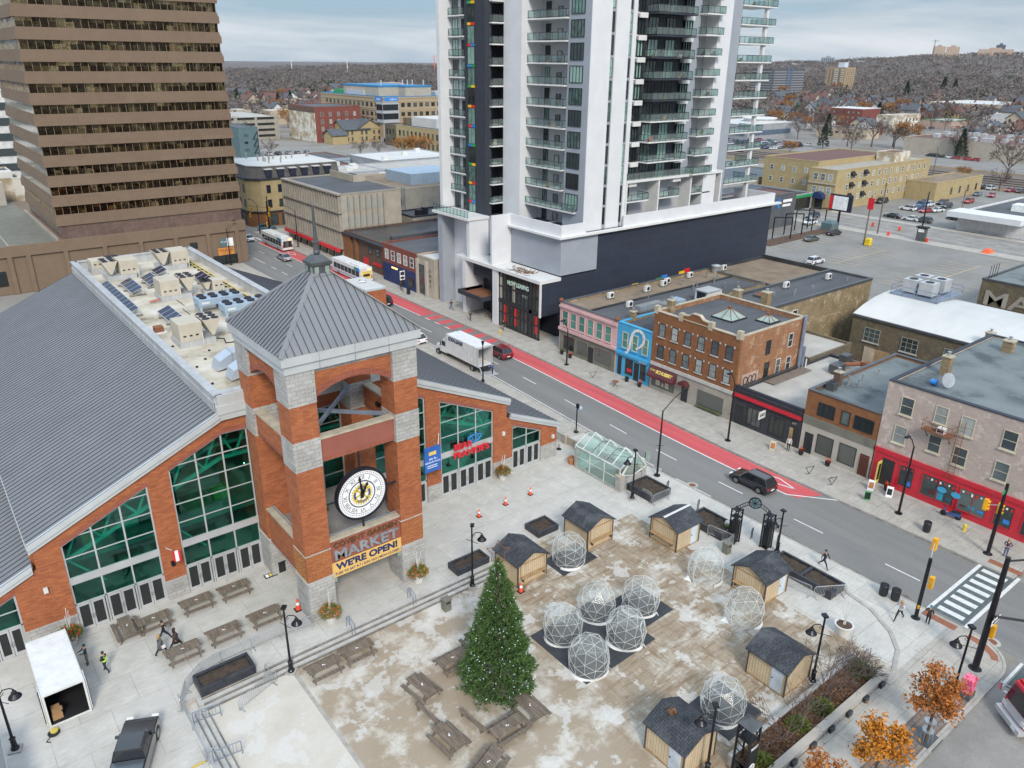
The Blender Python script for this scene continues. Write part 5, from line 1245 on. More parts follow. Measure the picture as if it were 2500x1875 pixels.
k_=thing('condenser_cube','small grey cube condenser beside vent pipes on the brown shop roof','air conditioner',(75.4,39.3,6.95));b_=MB();b_.box(-.45,-.45,0,.45,.45,.9);b_.build('housing','alum_dark',k_,world=False);b_=MB();b_.lathe([(.36,.9),(.36,.95)],n=14);b_.build('fan','fan_dark',k_,world=False)
b_=MB();
for x,y,h_ in((77.6,38.7,1.3),(78.3,38.9,.9),(78.8,38.1,.8),(80.5,38.6,.9),(83.6,38.4,.8)):b_.tube((x,y,6.95),(x,y,6.95+h_),.09)
single('soil_pipes',b_,'galv','cluster of grey soil pipes on the brown shop roof','vent pipes')
k_=thing('roof_light','pale domed rooflight at the pink-beige block\'s edge','skylight',(80.6,33.6,6.95));b_=MB();b_.box(-1.3,-.8,0,1.3,.8,.35);b_.build('curb','alum_dark',k_,world=False);b_=MB();b_.box(-1.2,-.7,.35,1.2,.7,.5);b_.build('dome','roof_white',k_,world=False)
t,ro=shop('tan_block','long three storey pinkish tan brick block with a red shopfront and fire escape','shop',6.,32.3,11.0,96,'brick_tan','roof_felt','navy_flat',.2)
b_=MB()
for y in(29.9,27.5):b_.box(XF-.012,y-.02,3.8,XF,y+.02,10.8)
b_.build('wall_seam','far_tan',t)
tb=t
for i,y in enumerate((30.1,24.5,20.9,17.6,14,10.4)):
 for z in(8.0,4.9):window(t,'-x',y if z>6 or i else 30.2,z,1.25,1.85,XF,frame='frame_cream',pane='pane_blind',rows=2,sill=True,sillm='frame_cream',dep=.07)
for z in(8.3,5.3):window(t,'-x',27.1 if False else 25.9+1.0,z,1.2,1.75,XF,frame='frame_cream',pane='pane_blind',rows=2,sill=True,sillm='frame_cream',dep=.07)
b_=MB();b_.box(XF-.2,6,3.4,XF,32.2,3.85);b_.build('shop_fascia','paint_red',t)
b_=MB();b_.box(XF-.1,6,0,XF,32.2,3.4);sf=b_.build('shopfront','paint_red',t)
for i,(y,w_)in enumerate(((28.7,1.5),(25.6,3.2),(22.4,2.6),(19.7,1.6),(16.6,3.2),(12.6,3.2))):
 window(sf,'-x',y,.65,w_,2.35,XF-.1,frame='paint_red',pane='pane_dark',cols=max(1,round(w_/1.3)),rows=1,dep=.08)
 b_=MB();random.seed(i)
 for k in range(int(w_*2.4)):yy_=y-w_/2+.2+k*.4;b_.box(XF-.16,yy_,2.5+random.uniform(-.1,.1),XF-.14,yy_+.16,2.72,k%2)
 for k in range(int(w_*1.2)):yy_=y-w_/2+.2+k*.8;b_.box(XF-.135,yy_,.8+random.random()*.5,XF-.125,yy_+.55,1.2+random.random()*.5,2+k%3)
 b_.build('window_display',['lego_r','sign_white','lego_b','cl_teal','maroon_awning'],sf)
b_=MB();b_.box(XF-.12,30.,0,XF-.1,31.3,2.9);b_.build('doorway','frame_dark',sf)
b_=MB();b_.box(XF-.9,31.25,.1,XF-.1,31.32,2.6);b_.box(XF-.7,31.22,.5,XF-.25,31.25,2.3,1);b_.build('door',['gold','pane_dark'],sf)
for y in(25.2,23.9):k_=MB();k_.lathe([(.05,0),(.3,.01),(.3,.04)],n=12);o_=k_.build('round_sign','paint_blue',sf,world=False);o_.location=(-.2,y-19.15,2.0);o_.rotation_euler=(0,-pi/2,0);o_.scale=(1,1.5,1)
fe=thing('fire_escape','rusty iron fire escape landing with ladder on the tan brick wall','fire escape',(XF,26.2,7.6))
b_=MB();b_.box(-1.0,-.9,0,0,1.8,.08);b_.build('landing','rust',fe,world=False)
b_=MB()
for z in(.5,1.0):b_.path([(-.05,1.8,z),(-1.0,1.8,z),(-1.0,-.9,z),(-.05,-.9,z)],.03)
for y in(1.8,.9,0,-.9):b_.bar((-1.,y,0),(-1.,y,1.),.04)
b_.bar((-.9,1.5,0),(0,1.5,-.9),.06);b_.bar((-.9,-.6,0),(0,-.6,-.9),.06);b_.build('guard_rail','rust',fe,world=False)
b_=MB();b_.bar((-.3,-1.1,-4),(-.3,-1.1,1.8),.04);b_.bar((-.3,-1.65,-4),(-.3,-1.65,1.8),.04)
for i in range(17):b_.bar((-.3,-1.1,-3.8+i*.33),(-.3,-1.65,-3.8+i*.33),.03)
b_.build('ladder','rust',fe,world=False)
k_=thing('window_cooler','white window air conditioner on the fire escape landing','air conditioner',(XF-.45,26.4,7.68));b_=MB();b_.box(-.3,-.35,0,.3,.35,.5);b_.build('housing','unit_white',k_,world=False);b_=MB();b_.box(-.315,-.28,.08,-.302,.28,.42);b_.build('grille','fan_dark',k_,world=False)
chimney(79.3,29.9,10.8,1.9,'brick_buff','buff chimney with white pot at the tan block\'s left edge',.8);chimney(91.8,28.9,10.8,1.2,'brick_buff','stubby buff chimney far back on the tan block roof',1.0);chimney(95,27.,10.8,2.2,'brick_orange','orange brick chimney at the back of the tan block',1.0)
k_=thing('satellite_dish','grey satellite dish beside a blue drum on the tan block roof','satellite dish',(75.6,28.2,10.8));b_=MB();b_.lathe([(.08,0),(.5,.1),(.72,.28)],n=18);o_=b_.build('dish','galv',k_,world=False);o_.rotation_euler=(1.0,-.9,0);o_.location=(0,0,.85);b_=MB();b_.tube((0,0,0),(0,0,.9),.05);b_.tube((-.1,.75,.35),(-.1,1.3,.35),.28,n=12,m=1);b_.build('mast',['galv','sign_blue'],k_,world=False)
k_=thing('white_rooflight','white rounded rooflight on the tan block roof','skylight',(86.5,19.5,10.8));b_=MB();b_.box(-.9,-2,0,.9,2,.25);b_.build('curb','alum',k_,world=False);b_=MB();b_.ext([(.8*cos(a),.25+.5*sin(a))for a in[pi*i/8 for i in range(9)]],-1.9,1.9,'y');b_.build('dome','roof_white',k_,world=False)
b_=MB()
for x,y in((84,23.5),(86,21.9),(88,23),(79,22),(90,26)):b_.lathe([(.12,0),(.12,.6),(.2,.62),(.2,.7)],(x,y,10.8),8)
single('roof_stacks',b_,'fan_dark','black vent stubs on the grey-green tan block roof','vent pipes')
# ------------------------ vehicles
def arc_pts(cx,r,z0,a0,a1,n=7):return[(cx+r*cos(a0+(a1-a0)*i/n),z0+r*sin(a0+(a1-a0)*i/n))for i in range(n+1)]
CARS={}
def car(kind,paint):
 """car along +x, origin on the ground in the middle; parts under one Empty"""
 L,Wd,H,belt,hood,wb,wr=dict(suv=(4.6,1.86,1.66,1.0,.98,2.68,.36),sedan=(4.65,1.8,1.43,.88,.82,2.7,.33),van=(5.0,1.98,1.76,.98,.95,3.0,.35),pickup=(5.9,2.0,1.92,1.2,1.18,3.7,.42),hatch=(4.2,1.76,1.56,.96,.93,2.6,.33))[kind]
 t=thing('parked_car','x','car');h=L/2;f,r=wb/2+.05,-wb/2+.05;z0=.22
 prof=[(-h,.42),(-h+.05,z0)]+arc_pts(r,wr+.06,wr-.02,pi,0)+arc_pts(f,wr+.06,wr-.02,pi,0)+[(h-.12,z0),(h,.45),(h-.03,.66),(h-.25,hood-.12),(h-.6,hood-.03)]
 roof_f,roof_b,base_f,base_b=dict(suv=(.35,-1.75,1.15,-2.18),sedan=(.25,-.95,1.2,-1.75),van=(.7,-1.95,1.75,-2.4),pickup=(.75,-.55,1.45,-.75),hatch=(.3,-1.45,1.15,-1.98))[kind]
 prof+=[(base_f,hood+.03),(base_f-.1,belt),(base_b,belt+.03)]
 if kind=='sedan':prof+=[(-h+.15,belt-.02),(-h,belt-.15)]
 elif kind=='pickup':prof+=[(-h+.1,belt+.02),(-h,belt-.05)]
 else:prof+=[(-h+.03,belt-.1)]
 b_=MB();b_.ext(prof[::-1],-Wd/2,Wd/2,'y');o_=b_.build('body',paint,t,world=False,bev=.07)
 g_=MB();wi,wt=Wd/2-.05,Wd/2-.25
 bt=[(base_b,-wi,belt),(base_f-.08,-wi,belt),(base_f-.08,wi,belt),(base_b,wi,belt)];tp=[(roof_b,-wt,H-.03),(roof_f,-wt,H-.03),(roof_f,wt,H-.03),(roof_b,wt,H-.03)]
 g_.hexa(bt,tp);g_.build('windows','car_glass',t,world=False)
 p_=MB();v=lambda a,k:Vector(a).lerp(Vector(k),1)
 p_.hexa([(x*1.0-.02 if x<0 else x+.02,y*1.03,z-.04)for x,y,z in tp],[(x*.94,y*.94,H)for x,y,z in tp])
 for i in range(4):p_.bar(Vector(bt[i])*1.0,Vector(tp[i]),.06,.05)
 for s in(-1,1):
  for k in(.40,.72):a=Vector(bt[0 if s<0 else 3]).lerp(Vector(bt[1 if s<0 else 2]),k);c_=Vector(tp[0 if s<0 else 3]).lerp(Vector(tp[1 if s<0 else 2]),k);p_.bar(a,c_,.045,.03)
 p_.build('roof',paint,t,world=False,bev=.03)
 if kind=='pickup':q=MB();q.box(-h+.12,-Wd/2+.1,belt+.0,base_b-.05,Wd/2-.1,belt+.07);q.build('bed_cover','car_grey' if paint=='car_black' else 'car_trim',t,world=False)
 if kind in('suv','van'):
  q=MB();
  for s in(-1,1):q.bar((roof_b+.1,s*(wt-.05),H+.05),(roof_f-.1,s*(wt-.05),H+.05),.05)
  q.build('roof_rail','alum_dark',t,world=False)
 for x in(f,r):
  for s in(-1,1):
   w_=MB();y=s*(Wd/2-.1);w_.tube((x,y-.11,wr),(x,y+.11,wr),wr,n=18);wo=w_.build('wheel','rubber',t,world=False)
   m_=MB();m_.tube((x,y+s*.10,wr),(x,y+s*.125,wr),wr*.66,n=12);m_.build('rim','rim',wo,world=False)
 for s in(-1,1):
  q=MB();q.box(h-.2,s*(Wd/2-.26)-.2,hood-.3,h-.01,s*(Wd/2-.26)+.2,hood-.14);q.build('headlight','light_clear',t,world=False)
  q=MB();q.box(-h-.015,s*(Wd/2-.2)-.16,belt-.28,-h+.1,s*(Wd/2-.2)+.16,belt-.1);q.build('taillight','light_red',t,world=False)
  q=MB();q.box(base_f-.35,s*(Wd/2+.02)-.02,belt-.02,base_f-.2,s*(Wd/2+.16)+.02,belt+.14);q.build('mirror',paint,t,world=False)
 q=MB();q.box(h-.04,-.55,.4,h+.012,.55,.62);q.box(-h-.012,-.6,.3,-h+.05,.6,.46);q.box(-h-.02,-.25,.52,-h+.03,.25,.64,1);q.build('bumper',['car_trim','sign_white'],t,world=False)
 return t
def put_car(kind,paint,x,y,heading,label,group=None,z=None,cat='car'):
 """heading in degrees: 0 = front toward +x"""
 z=G0+.008 if z is None else z
 if(kind,paint)not in CARS:CARS[(kind,paint)]=t=car(kind,paint);t.location=(x,y,z);t.rotation_euler=(0,0,radians(heading));t['label']=label
 else:t=dup(CARS[(kind,paint)],(x,y,z),radians(heading),label)
 if group:t['group']=group
 elif 'group' in t:del t['group']
 t['category']=cat
 return t
put_car('suv','car_black',62.1,38.8,90,'black SUV driving along the road beside the red lane diamond')
put_car('suv','car_red',64.3,84.2,90,'dark red SUV beside the white box truck on the edge of the red lane')
put_car('hatch','car_white',57.9,96.8,90,'white hatchback half hidden behind the tower roof corner',cat='car')
put_car('van','car_black',63.6,117.4,90,'black car mostly hidden behind the small brick annex at the bus lane')
put_car('sedan','car_silver',63.0,158.2,90,'silver sedan between the lane dashes behind the far bus',cat='car')
put_car('sedan','car_white',64,181.5,90,'white car at the far junction behind the granite tower\'s corner')
put_car('suv','car_teal',72.3,190.6,0,'blue-grey SUV crossing the far junction before the yellow corner building')
pk=put_car('pickup','car_black',3.7,40.9,64,'black pickup truck with covered bed parked on the plaza',z=.005,cat='pickup truck')
put_car('van','car_white',118.6,61.6,195,'white minivan parked behind the buff brick rear block');put_car('pickup','car_grey',123.6,64,200,'dark grey pickup behind the white minivan',cat='pickup truck')
LOTG='cars in the lots behind the shops'
for kind,col_,x,y,hd,lb in(('suv','car_white',153.4,88.7,0,'white SUV alone at the near end of the empty lot'),('sedan','car_green',173.6,102.3,0,'grey-green sedan parked beside the mulch bed'),('suv','car_black',184.6,103,0,'black SUV beside the green dumpster box'),('suv','car_white',192,114.4,180,'white SUV on the street behind the tall black frames'),('suv','car_grey',201,119.1,180,'dark SUV on the street by the hotel\'s arched awning'),('sedan','car_black',220.5,106.4,90,'black sedan nose-out at the kerb row beside the billboard side'),('suv','car_white',235.9,109.7,90,'white car at the left of the packed lot group'),('pickup','car_blue',244.8,110,180,'blue pickup in the packed lot group'),('sedan','car_bright_red',236.8,104.8,170,'bright red sedan in the middle of the packed lot group'),('sedan','car_white',240.4,103.3,170,'white sedan behind the bright red one'),('sedan','car_white',220.3,101,90,'white sedan at the kerb between two dark cars'),('suv','car_grey',220.5,97.7,90,'charcoal SUV at the kerb row\'s right'),('suv','car_black',250,105,180,'black SUV at the right of the packed lot group'),('suv','car_bright_red',265,105,180,'red SUV standing alone in the far lot'),('van','car_black',242,121,180,'black SUV parked against the yellow hotel wall'),('sedan','car_black',231.5,94.,90,'black car by the white flat roofed building\'s end'),('suv','car_white',248,109.4,180,'white SUV behind the blue pickup'),('sedan','car_teal',252,112.4,180,'blue-grey sedan at the rear of the packed lot group'),('sedan','car_blue',239,108,170,'blue sedan in front of the blue pickup'),('suv','car_black',255,108.4,180,'black wagon behind the white SUV in the lot')):
 put_car(kind,col_,x,y,hd,lb,LOTG)
random.seed(21)
cols=['car_black','car_grey','car_white','car_silver','car_blue','car_black','car_bright_red','car_white','car_teal']
def row(x0,y0,x1,y1,n,hd,label,gap=.1,group=LOTG):
 for i in range(n):
  if random.random()<gap:continue
  f_=(i+.5)/n;put_car(random.choice(('suv','sedan','sedan','hatch','suv')),random.choice(cols),x0+(x1-x0)*f_+random.uniform(-.4,.4),y0+(y1-y0)*f_,hd+random.uniform(-4,4)+180*(random.random()<.4),label,group)
row(299,129,303,103,9,0,'car in the row facing the rail tracks beyond the hotel annex')
row(282,116,285,104,3,10,'car in the short row before the rail side row')
row(391.5,178,389,154,8,90,'car beside the long beige windowless store')
for k in range(5):row(392-k*8.5,286,386-k*8,236,15,0,'car in the packed lot before the blue-windowed building',.25,'cars in the packed lot past the tracks')
row(330,250,330,236,2,90,'car by the sheds at the track edge',0.)
row(130,349,160,344,7,90,'car in the small lot below the yellow brick house',.2,'cars by the yellow brick house')
row(560,262,620,238,12,60,'car at the filling station forecourt',.3,'cars at the far forecourt')
bt=thing('box_truck','white box truck with open rear doors and lowered tail lift at the kerb','truck',(58.75,84.5,G0+.01))
def TP(name,mats,fn,par=None,**k):
 b_=MB();fn(b_);return b_.build(name,mats,par or bt,world=False,**k)
TP('cargo_box',['truck_white','alum'],lambda b:(b.box(-1.25,-4.4,1.05,-1.17,3.2,3.75),b.box(1.17,-4.4,1.05,1.25,3.2,3.75),b.box(-1.17,3.12,1.05,1.17,3.2,3.75),b.box(-1.25,-4.4,3.75,1.25,3.2,3.83),b.box(-1.17,-4.4,1.0,1.17,3.2,1.1),[b.box(-1.275,-4.3+i*.75,1.1,-1.25,-4.25+i*.75,3.7,1)for i in range(11)],b.box(-1.28,-4.45,1.0,-1.1,-4.38,3.85,1),b.box(1.1,-4.45,1.0,1.28,-4.38,3.85,1),b.box(-1.1,-4.45,3.6,1.1,-4.38,3.85,1)))
TP('cab','truck_white',lambda b:(b.hexa([(-1.1,3.35,.7),(1.1,3.35,.7),(1.1,5.2,.7),(-1.1,5.2,.7)],[(-1.,3.4,2.7),(1.,3.4,2.7),(.95,4.6,2.6),(-.95,4.6,2.6)]),b.hexa([(-1.,5.2,.6),(1.,5.2,.6),(.9,6.5,.65),(-.9,6.5,.65)],[(-.95,4.95,1.75),(.95,4.95,1.75),(.8,6.4,1.45),(-.8,6.4,1.45)]),b.hexa([(-1,3.3,2.7),(1,3.3,2.7),(.9,4.5,2.7),(-.9,4.5,2.7)],[(-1,3.25,3.6),(1,3.25,3.6),(.8,3.6,3.5),(-.8,3.6,3.5)])),bev=.06)
TP('windshield','car_glass',lambda b:(b.hexa([(-.95,5.03,1.75),(.95,5.03,1.75),(.95,5.06,1.75),(-.95,5.06,1.75)],[(-.88,4.62,2.5),(.88,4.62,2.5),(.88,4.66,2.5),(-.88,4.66,2.5)]),b.box(-1.09,3.8,1.7,-1.04,4.6,2.4),b.box(1.04,3.8,1.7,1.09,4.6,2.4)))
for y in(-3.1,-2.,5.5):
 for s in(-1,1):
  if y==-2.:continue
  w_=TP('wheel','rubber',lambda b:b.tube((s*1.1-.14,y,.48),(s*1.1+.14,y,.48),.48,n=18));TP('rim','rim',lambda b:b.tube((s*1.25-.01,y,.48),(s*1.25+.01,y,.48),.26,n=12),w_)
TP('chassis','car_trim',lambda b:(b.box(-.5,-4.3,.6,.5,5,1.0),b.box(-1.1,-4.5,.45,1.1,-4.4,.95)))
TP('tail_lift','alum',lambda b:(b.box(-1.1,-6.1,.06,1.1,-4.55,.14),b.bar((-1.,-4.5,1.),(-1.,-5.2,.12),.08),b.bar((1.,-4.5,1.),(1.,-5.2,.12),.08)))
TP('cargo','cl_teal',lambda b:(b.box(-.8,-2,1.1,-.1,-1.2,2.1),b.box(.2,-1.5,1.1,.9,-.6,1.8)))
for s in(-1,1):TP('mirror','car_trim',lambda b:b.box(s*1.3-.06,4.6,1.7,s*1.3+.06,4.7,2.3));TP('headlight','light_clear',lambda b:b.box(s*.7-.12,6.4,.85,s*.7+.12,6.52,1.1))
o_=letters('IDEALEASE',.75,(58.75-1.285,84.5+.9,3.2),'-x','banner_navy',bt,ext=.005,bold=.03,width=3.6,shear=.2)
def bus(x,y,label,rear_ad):
 t=thing('city_bus',label,'bus',(x,y,G0+.01),0,'city buses in the red lane')
 def Q(name,mats,fn,par=None,**k):b_=MB();fn(b_);return b_.build(name,mats,par or t,world=False,**k)
 Q('body',['truck_white','unit_blue','sign_blue','sign_green'],lambda b:(b.box(-1.27,-6,.35,1.27,6,2.95),b.box(-1.285,-6,.55,-1.27,6,.95,1),b.box(-1.285,-5.6,2.1,-1.27,-4.4,2.95,2),b.box(-1.285,-4.4,2.3,-1.27,-3.4,2.95,3)),bev=.12)
 Q('roof_unit','truck_white',lambda b:(b.box(-.9,-5,2.95,.9,-1,3.25),b.box(-.8,0,2.95,.8,4.5,3.12)),bev=.08)
 for i in range(7):Q('side_window','car_glass',lambda b:b.box(-1.29,-5.4+i*1.55,1.15,-1.28,-4.0+i*1.55,2.25))
 Q('rear_panel',['car_trim','cl_grey','cl_black']if rear_ad else['gold','cl_black','cl_black'],lambda b:(b.box(-1.0,-6.03,.9,1.0,-6.01,2.3),b.box(-.5,-6.05,1.0,.2,-6.03,2.1,1)if rear_ad else b.box(-.7,-6.05,1.3,.7,-6.03,1.75,1)))
 Q('destination_sign','bus_amber',lambda b:b.box(.3,-6.03,2.5,.95,-6.01,2.72))
 for s in(-1,1):Q('taillight','light_red',lambda b:b.box(s*1.1-.08,-6.04,.8,s*1.1+.08,-6.01,1.5))
 for yy_ in(-3.4,3.4):
  for s in(-1,1):w_=Q('wheel','rubber',lambda b:b.tube((s*1.12-.16,yy_,.48),(s*1.12+.16,yy_,.48),.48,n=18));Q('rim','rim',lambda b:b.tube((s*1.285-.01,yy_,.48),(s*1.285+.01,yy_,.48),.28,n=12),w_)
bus(66.9,171.2,'white and blue city bus near the far crossing with a face poster on its back',True)
bus(68.2,137.2,'white and blue city bus with a yellow rear panel beside the tower roof\'s right slope',False)
ft=thing('fire_engine','red fire engine with chrome bumper entering from the cross street','fire engine',(50.55,8.65,G0+.02),radians(-38))
def FP(name,mats,fn,par=None,**k):b_=MB();fn(b_);return b_.build(name,mats,par or ft,world=False,**k)
FP('cab','paint_red',lambda b:(b.box(-1.6,-1.2,.6,4.5,1.2,1.5),b.hexa([(-1.6,-1.2,1.5),(4.5,-1.2,1.5),(4.5,1.2,1.5),(-1.6,1.2,1.5)],[(-1.3,-1.1,2.9),(4.5,-1.1,2.9),(4.5,1.1,2.9),(-1.3,1.1,2.9)])),bev=.08)
FP('windshield','car_glass',lambda b:(b.hexa([(-1.65,-1.05,1.6),(-1.6,-1.05,1.6),(-1.6,1.05,1.6),(-1.65,1.05,1.6)],[(-1.4,-1.,2.65),(-1.35,-1.,2.65),(-1.35,1.,2.65),(-1.4,1.,2.65)]),b.box(-.9,-1.215,1.6,.1,-1.17,2.5)))
FP('bumper','alum',lambda b:(b.box(-2.0,-1.25,.4,-1.6,1.25,.75),b.box(-1.68,-.9,.85,-1.6,.9,1.5)))
for s in(-1,1):FP('headlight','light_clear',lambda b:b.box(-1.7,s*.95-.2,.95,-1.6,s*.95+.2,1.25));FP('beacon','light_red',lambda b:b.box(-1.1,s*.7-.3,2.9,-.7,s*.7+.3,3.05));FP('mirror','chrome',lambda b:(b.box(-1.9,s*1.5-.1,1.7,-1.8,s*1.5+.1,2.3),b.bar((-1.8,s*1.5,2.2),(-1.4,s*1.1,2.2),.04)))
for s in(-1,1):FP('wheel','rubber',lambda b:b.tube((.4,s*1.05-.15,.5),(.4,s*1.05+.15,.5),.5,n=18))
FP('plate','sign_white',lambda b:b.box(-2.02,-.9,.45,-2.0,-.5,.7))
# ------------------------ shipping container with open end
ct=thing('shipping_container','white shipping container with an open end and dark interior on the plaza','container',(1.4,50.2,0))
def CP(name,mats,fn,par=None,**k):b_=MB();fn(b_);return b_.build(name,mats,par or ct,world=False,**k)
def cont(b):
 for s in(-1,1):
  b.box(s*1.2-.02,-3,.15,s*1.2+.02,3,2.55)
  for i in range(20):b.box(s*1.235-.015,-2.95+i*.3,.15,s*1.235+.015,-2.8+i*.3,2.5)
 b.box(-1.2,2.96,.15,1.2,3,2.55);b.box(-1.2,-3,2.52,1.2,3,2.56)
 for i in range(20):b.box(-1.15,-2.95+i*.3,2.56,1.15,-2.8+i*.3,2.585)
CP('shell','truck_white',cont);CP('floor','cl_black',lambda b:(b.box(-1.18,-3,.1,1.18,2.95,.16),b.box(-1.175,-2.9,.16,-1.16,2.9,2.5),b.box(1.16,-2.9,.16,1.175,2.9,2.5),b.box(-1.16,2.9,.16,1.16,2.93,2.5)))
CP('frame','unit_white',lambda b:([b.box(s*1.16-.06,y-.06,0,s*1.16+.06,y+.06,2.62)for s in(-1,1)for y in(-3.,3.)],[b.box(-1.1,y-.06,z,1.1,y+.06,z+.12)for y in(-3.,3.)for z in(.02,2.5)],[b.box(s*1.16-.05,-2.94,0.02,s*1.16+.05,2.94,.14)for s in(-1,1)]))
for s in(-1,1):
 d_=CP('door','unit_white',lambda b:(b.box(s*1.29-.025,-3.,.15,s*1.29+.025,-1.85,2.5),));CP('lock_bar','cl_black',lambda b:[b.tube((s*1.34,y,.2),(s*1.34,y,2.4),.03)for y in(-2.7,-2.2)],d_)
bx_=MB();bx_.box(-.95,-2.7,.16,-.35,-2.1,.6);bx_.box(-.9,-2.65,.6,-.4,-2.2,1.0);bx_.box(-.75,-2.95,1.0,-.3,-2.55,1.02)
b_=MB()
for v in bx_.v:pass
b_.v=[(x+1.4,y+50.2,z)for x,y,z in bx_.v];b_.f=bx_.f;b_.m=bx_.m
single('cardboard_boxes',b_,'cardboard','stacked cardboard boxes just inside the open container','boxes')
b_=MB();b_.lathe([(.34,0),(.36,.06),(.2,.1)],(.3,46.6,0),16);b_.lathe([(.22,.1),(.24,.2),(.1,.22)],(.35,46.65,0),14,1);b_.path([(.1,46.4,.02),(-.2,46.1,.02),(0,45.9,.02)],.03)
single('hose_coil',b_,['cl_black','pipe_yellow'],'coiled black and yellow cable lying before the container','cable')
# ------------------------ wooden market sheds
SHG='wooden market sheds on the plaza'
def shed(x,y,label,ridge,counter=None,door=None,w_=3.,d_=3.,worn=False,z=0.):
 """ridge 'x' or 'y'; counter and door name the wall they sit on"""
 t=thing('market_shed',label,'shed',(x,y,z),0,SHG);hw,hd,H_,R_=w_/2,d_/2,2.15,2.85
 def Q(name,mats,fn,par=None):b_=MB();fn(b_);return b_.build(name,mats,par or t,world=False)
 if ridge=='y':Q('wall','siding',lambda b:b.ext([(-hw,0),(hw,0),(hw,H_),(hw*.55,R_-.35),(0,R_),(-hw*.55,R_-.35),(-hw,H_)],-hd,hd,'y'))
 else:Q('wall','siding',lambda b:b.ext([(-hd,0),(hd,0),(hd,H_),(hd*.55,R_-.35),(0,R_),(-hd*.55,R_-.35),(-hd,H_)],-hw,hw,'x'))
 o_=.22;a=hw if ridge=='y' else hd;l_=(hd if ridge=='y' else hw)+o_
 pf=[(-a-o_,H_-.12),(-a*.55,R_-.34),(0,R_+.02),(a*.55,R_-.34),(a+o_,H_-.12)]
 rf=Q('roof','shingle',lambda b:b.ext(pf+[(p,q+.09)for p,q in pf[::-1]],-l_,l_,ridge))
 Q('ridge_cap','roof_white' if worn==2 else 'shingle',lambda b:b.ext([(-.14,R_+.075),(.14,R_+.075),(0,R_+.15)],-l_,l_,ridge),rf)
 for sx in(-1,1):
  for sy in(-1,1):Q('corner_trim','bark',lambda b:b.box(sx*(hw+.005)-.05,sy*(hd+.005)-.05,0,sx*(hw+.005)+.05,sy*(hd+.005)+.05,H_))
 Q('skirt','wood_trim',lambda b:(b.box(-hw-.03,-hd-.03,0,hw+.03,hd+.03,.14)))
 if counter:
  s={'-y':(0,-1),'-x':(-1,0),'+x':(1,0)}[counter]
  def pl(b,u0,u1,z0,z1,p0,p1,m=0):
   if s[0]==0:b.box(u0,min(-hd-p0,-hd-p1),z0,u1,max(-hd-p0,-hd-p1),z1,m)
   else:b.box(min(s[0]*(hw+p0),s[0]*(hw+p1)),u0,z0,max(s[0]*(hw+p0),s[0]*(hw+p1)),u1,z1,m)
  k=(hw if s[0]==0 else hd)-.3
  Q('hatch',['siding','wood_trim'],lambda b:(pl(b,-k,k,.95,2.05,0,.03),pl(b,-k-.07,k+.07,2.05,2.13,0,.06,1),pl(b,-k-.07,-k,.9,2.05,0,.06,1),pl(b,k,k+.07,.9,2.05,0,.06,1)))
  Q('counter','wood_trim',lambda b:(pl(b,-k-.1,k+.1,.86,.93,0,.38),))
  Q('counter_bracket','bark',lambda b:[pl(b,u-.03,u+.03,.5,.86,0,.3)for u in(-k+.1,k-.1)])
 if door:
  s=door
  dd=lambda b:(b.box(.35,-hd-.04,.12,1.2,-hd-.005,2.0)if s=='-y' else b.box(-hw-.04,-hd+.25,.12,-hw-.005,-hd+1.1,2.0))
  o2=Q('door','door_grey',dd)
  Q('handle','frame_dark',lambda b:(b.box(.42,-hd-.09,1.0,.5,-hd-.04,1.08)if s=='-y' else b.box(-hw-.09,-hd+.95,1.0,-hw-.04,-hd+1.03,1.08)),o2)
 return t
shed(34.5,42.05,'market shed nearest the steps with a counter on its right face, second lamp in front','y','-y',z=-.3)
shed(42.3,42.1,'market shed behind the lone dome on a mat, its counter facing the plaza','y','-y')
shed(48.25,37.2,'market shed with flaking white ridge and a grey door beside a planter','x','-x','-y',worn=2)
shed(48.2,28.2,'market shed beside the gate arch with a counter and a pale door','x','-x','-y')
shed(41.1,21.6,'market shed with a door behind the bare planting bed, no counter showing','y',None,'-x')
shed(30.9,21.7,'market shed nearest the camera with a bird nest sized patch on its roof','y',None,'-x',z=-.42)
b_=MB();[b_.bar((30.6+random.gauss(0,.18),22.3+random.gauss(0,.12),2.5),(30.6+random.gauss(0,.2),22.3+random.gauss(0,.15),2.62),.05)for i in range(30)]
single('leaf_clump',b_,'dead_leaf','small clump of dead leaves on the nearest shed roof','leaves')
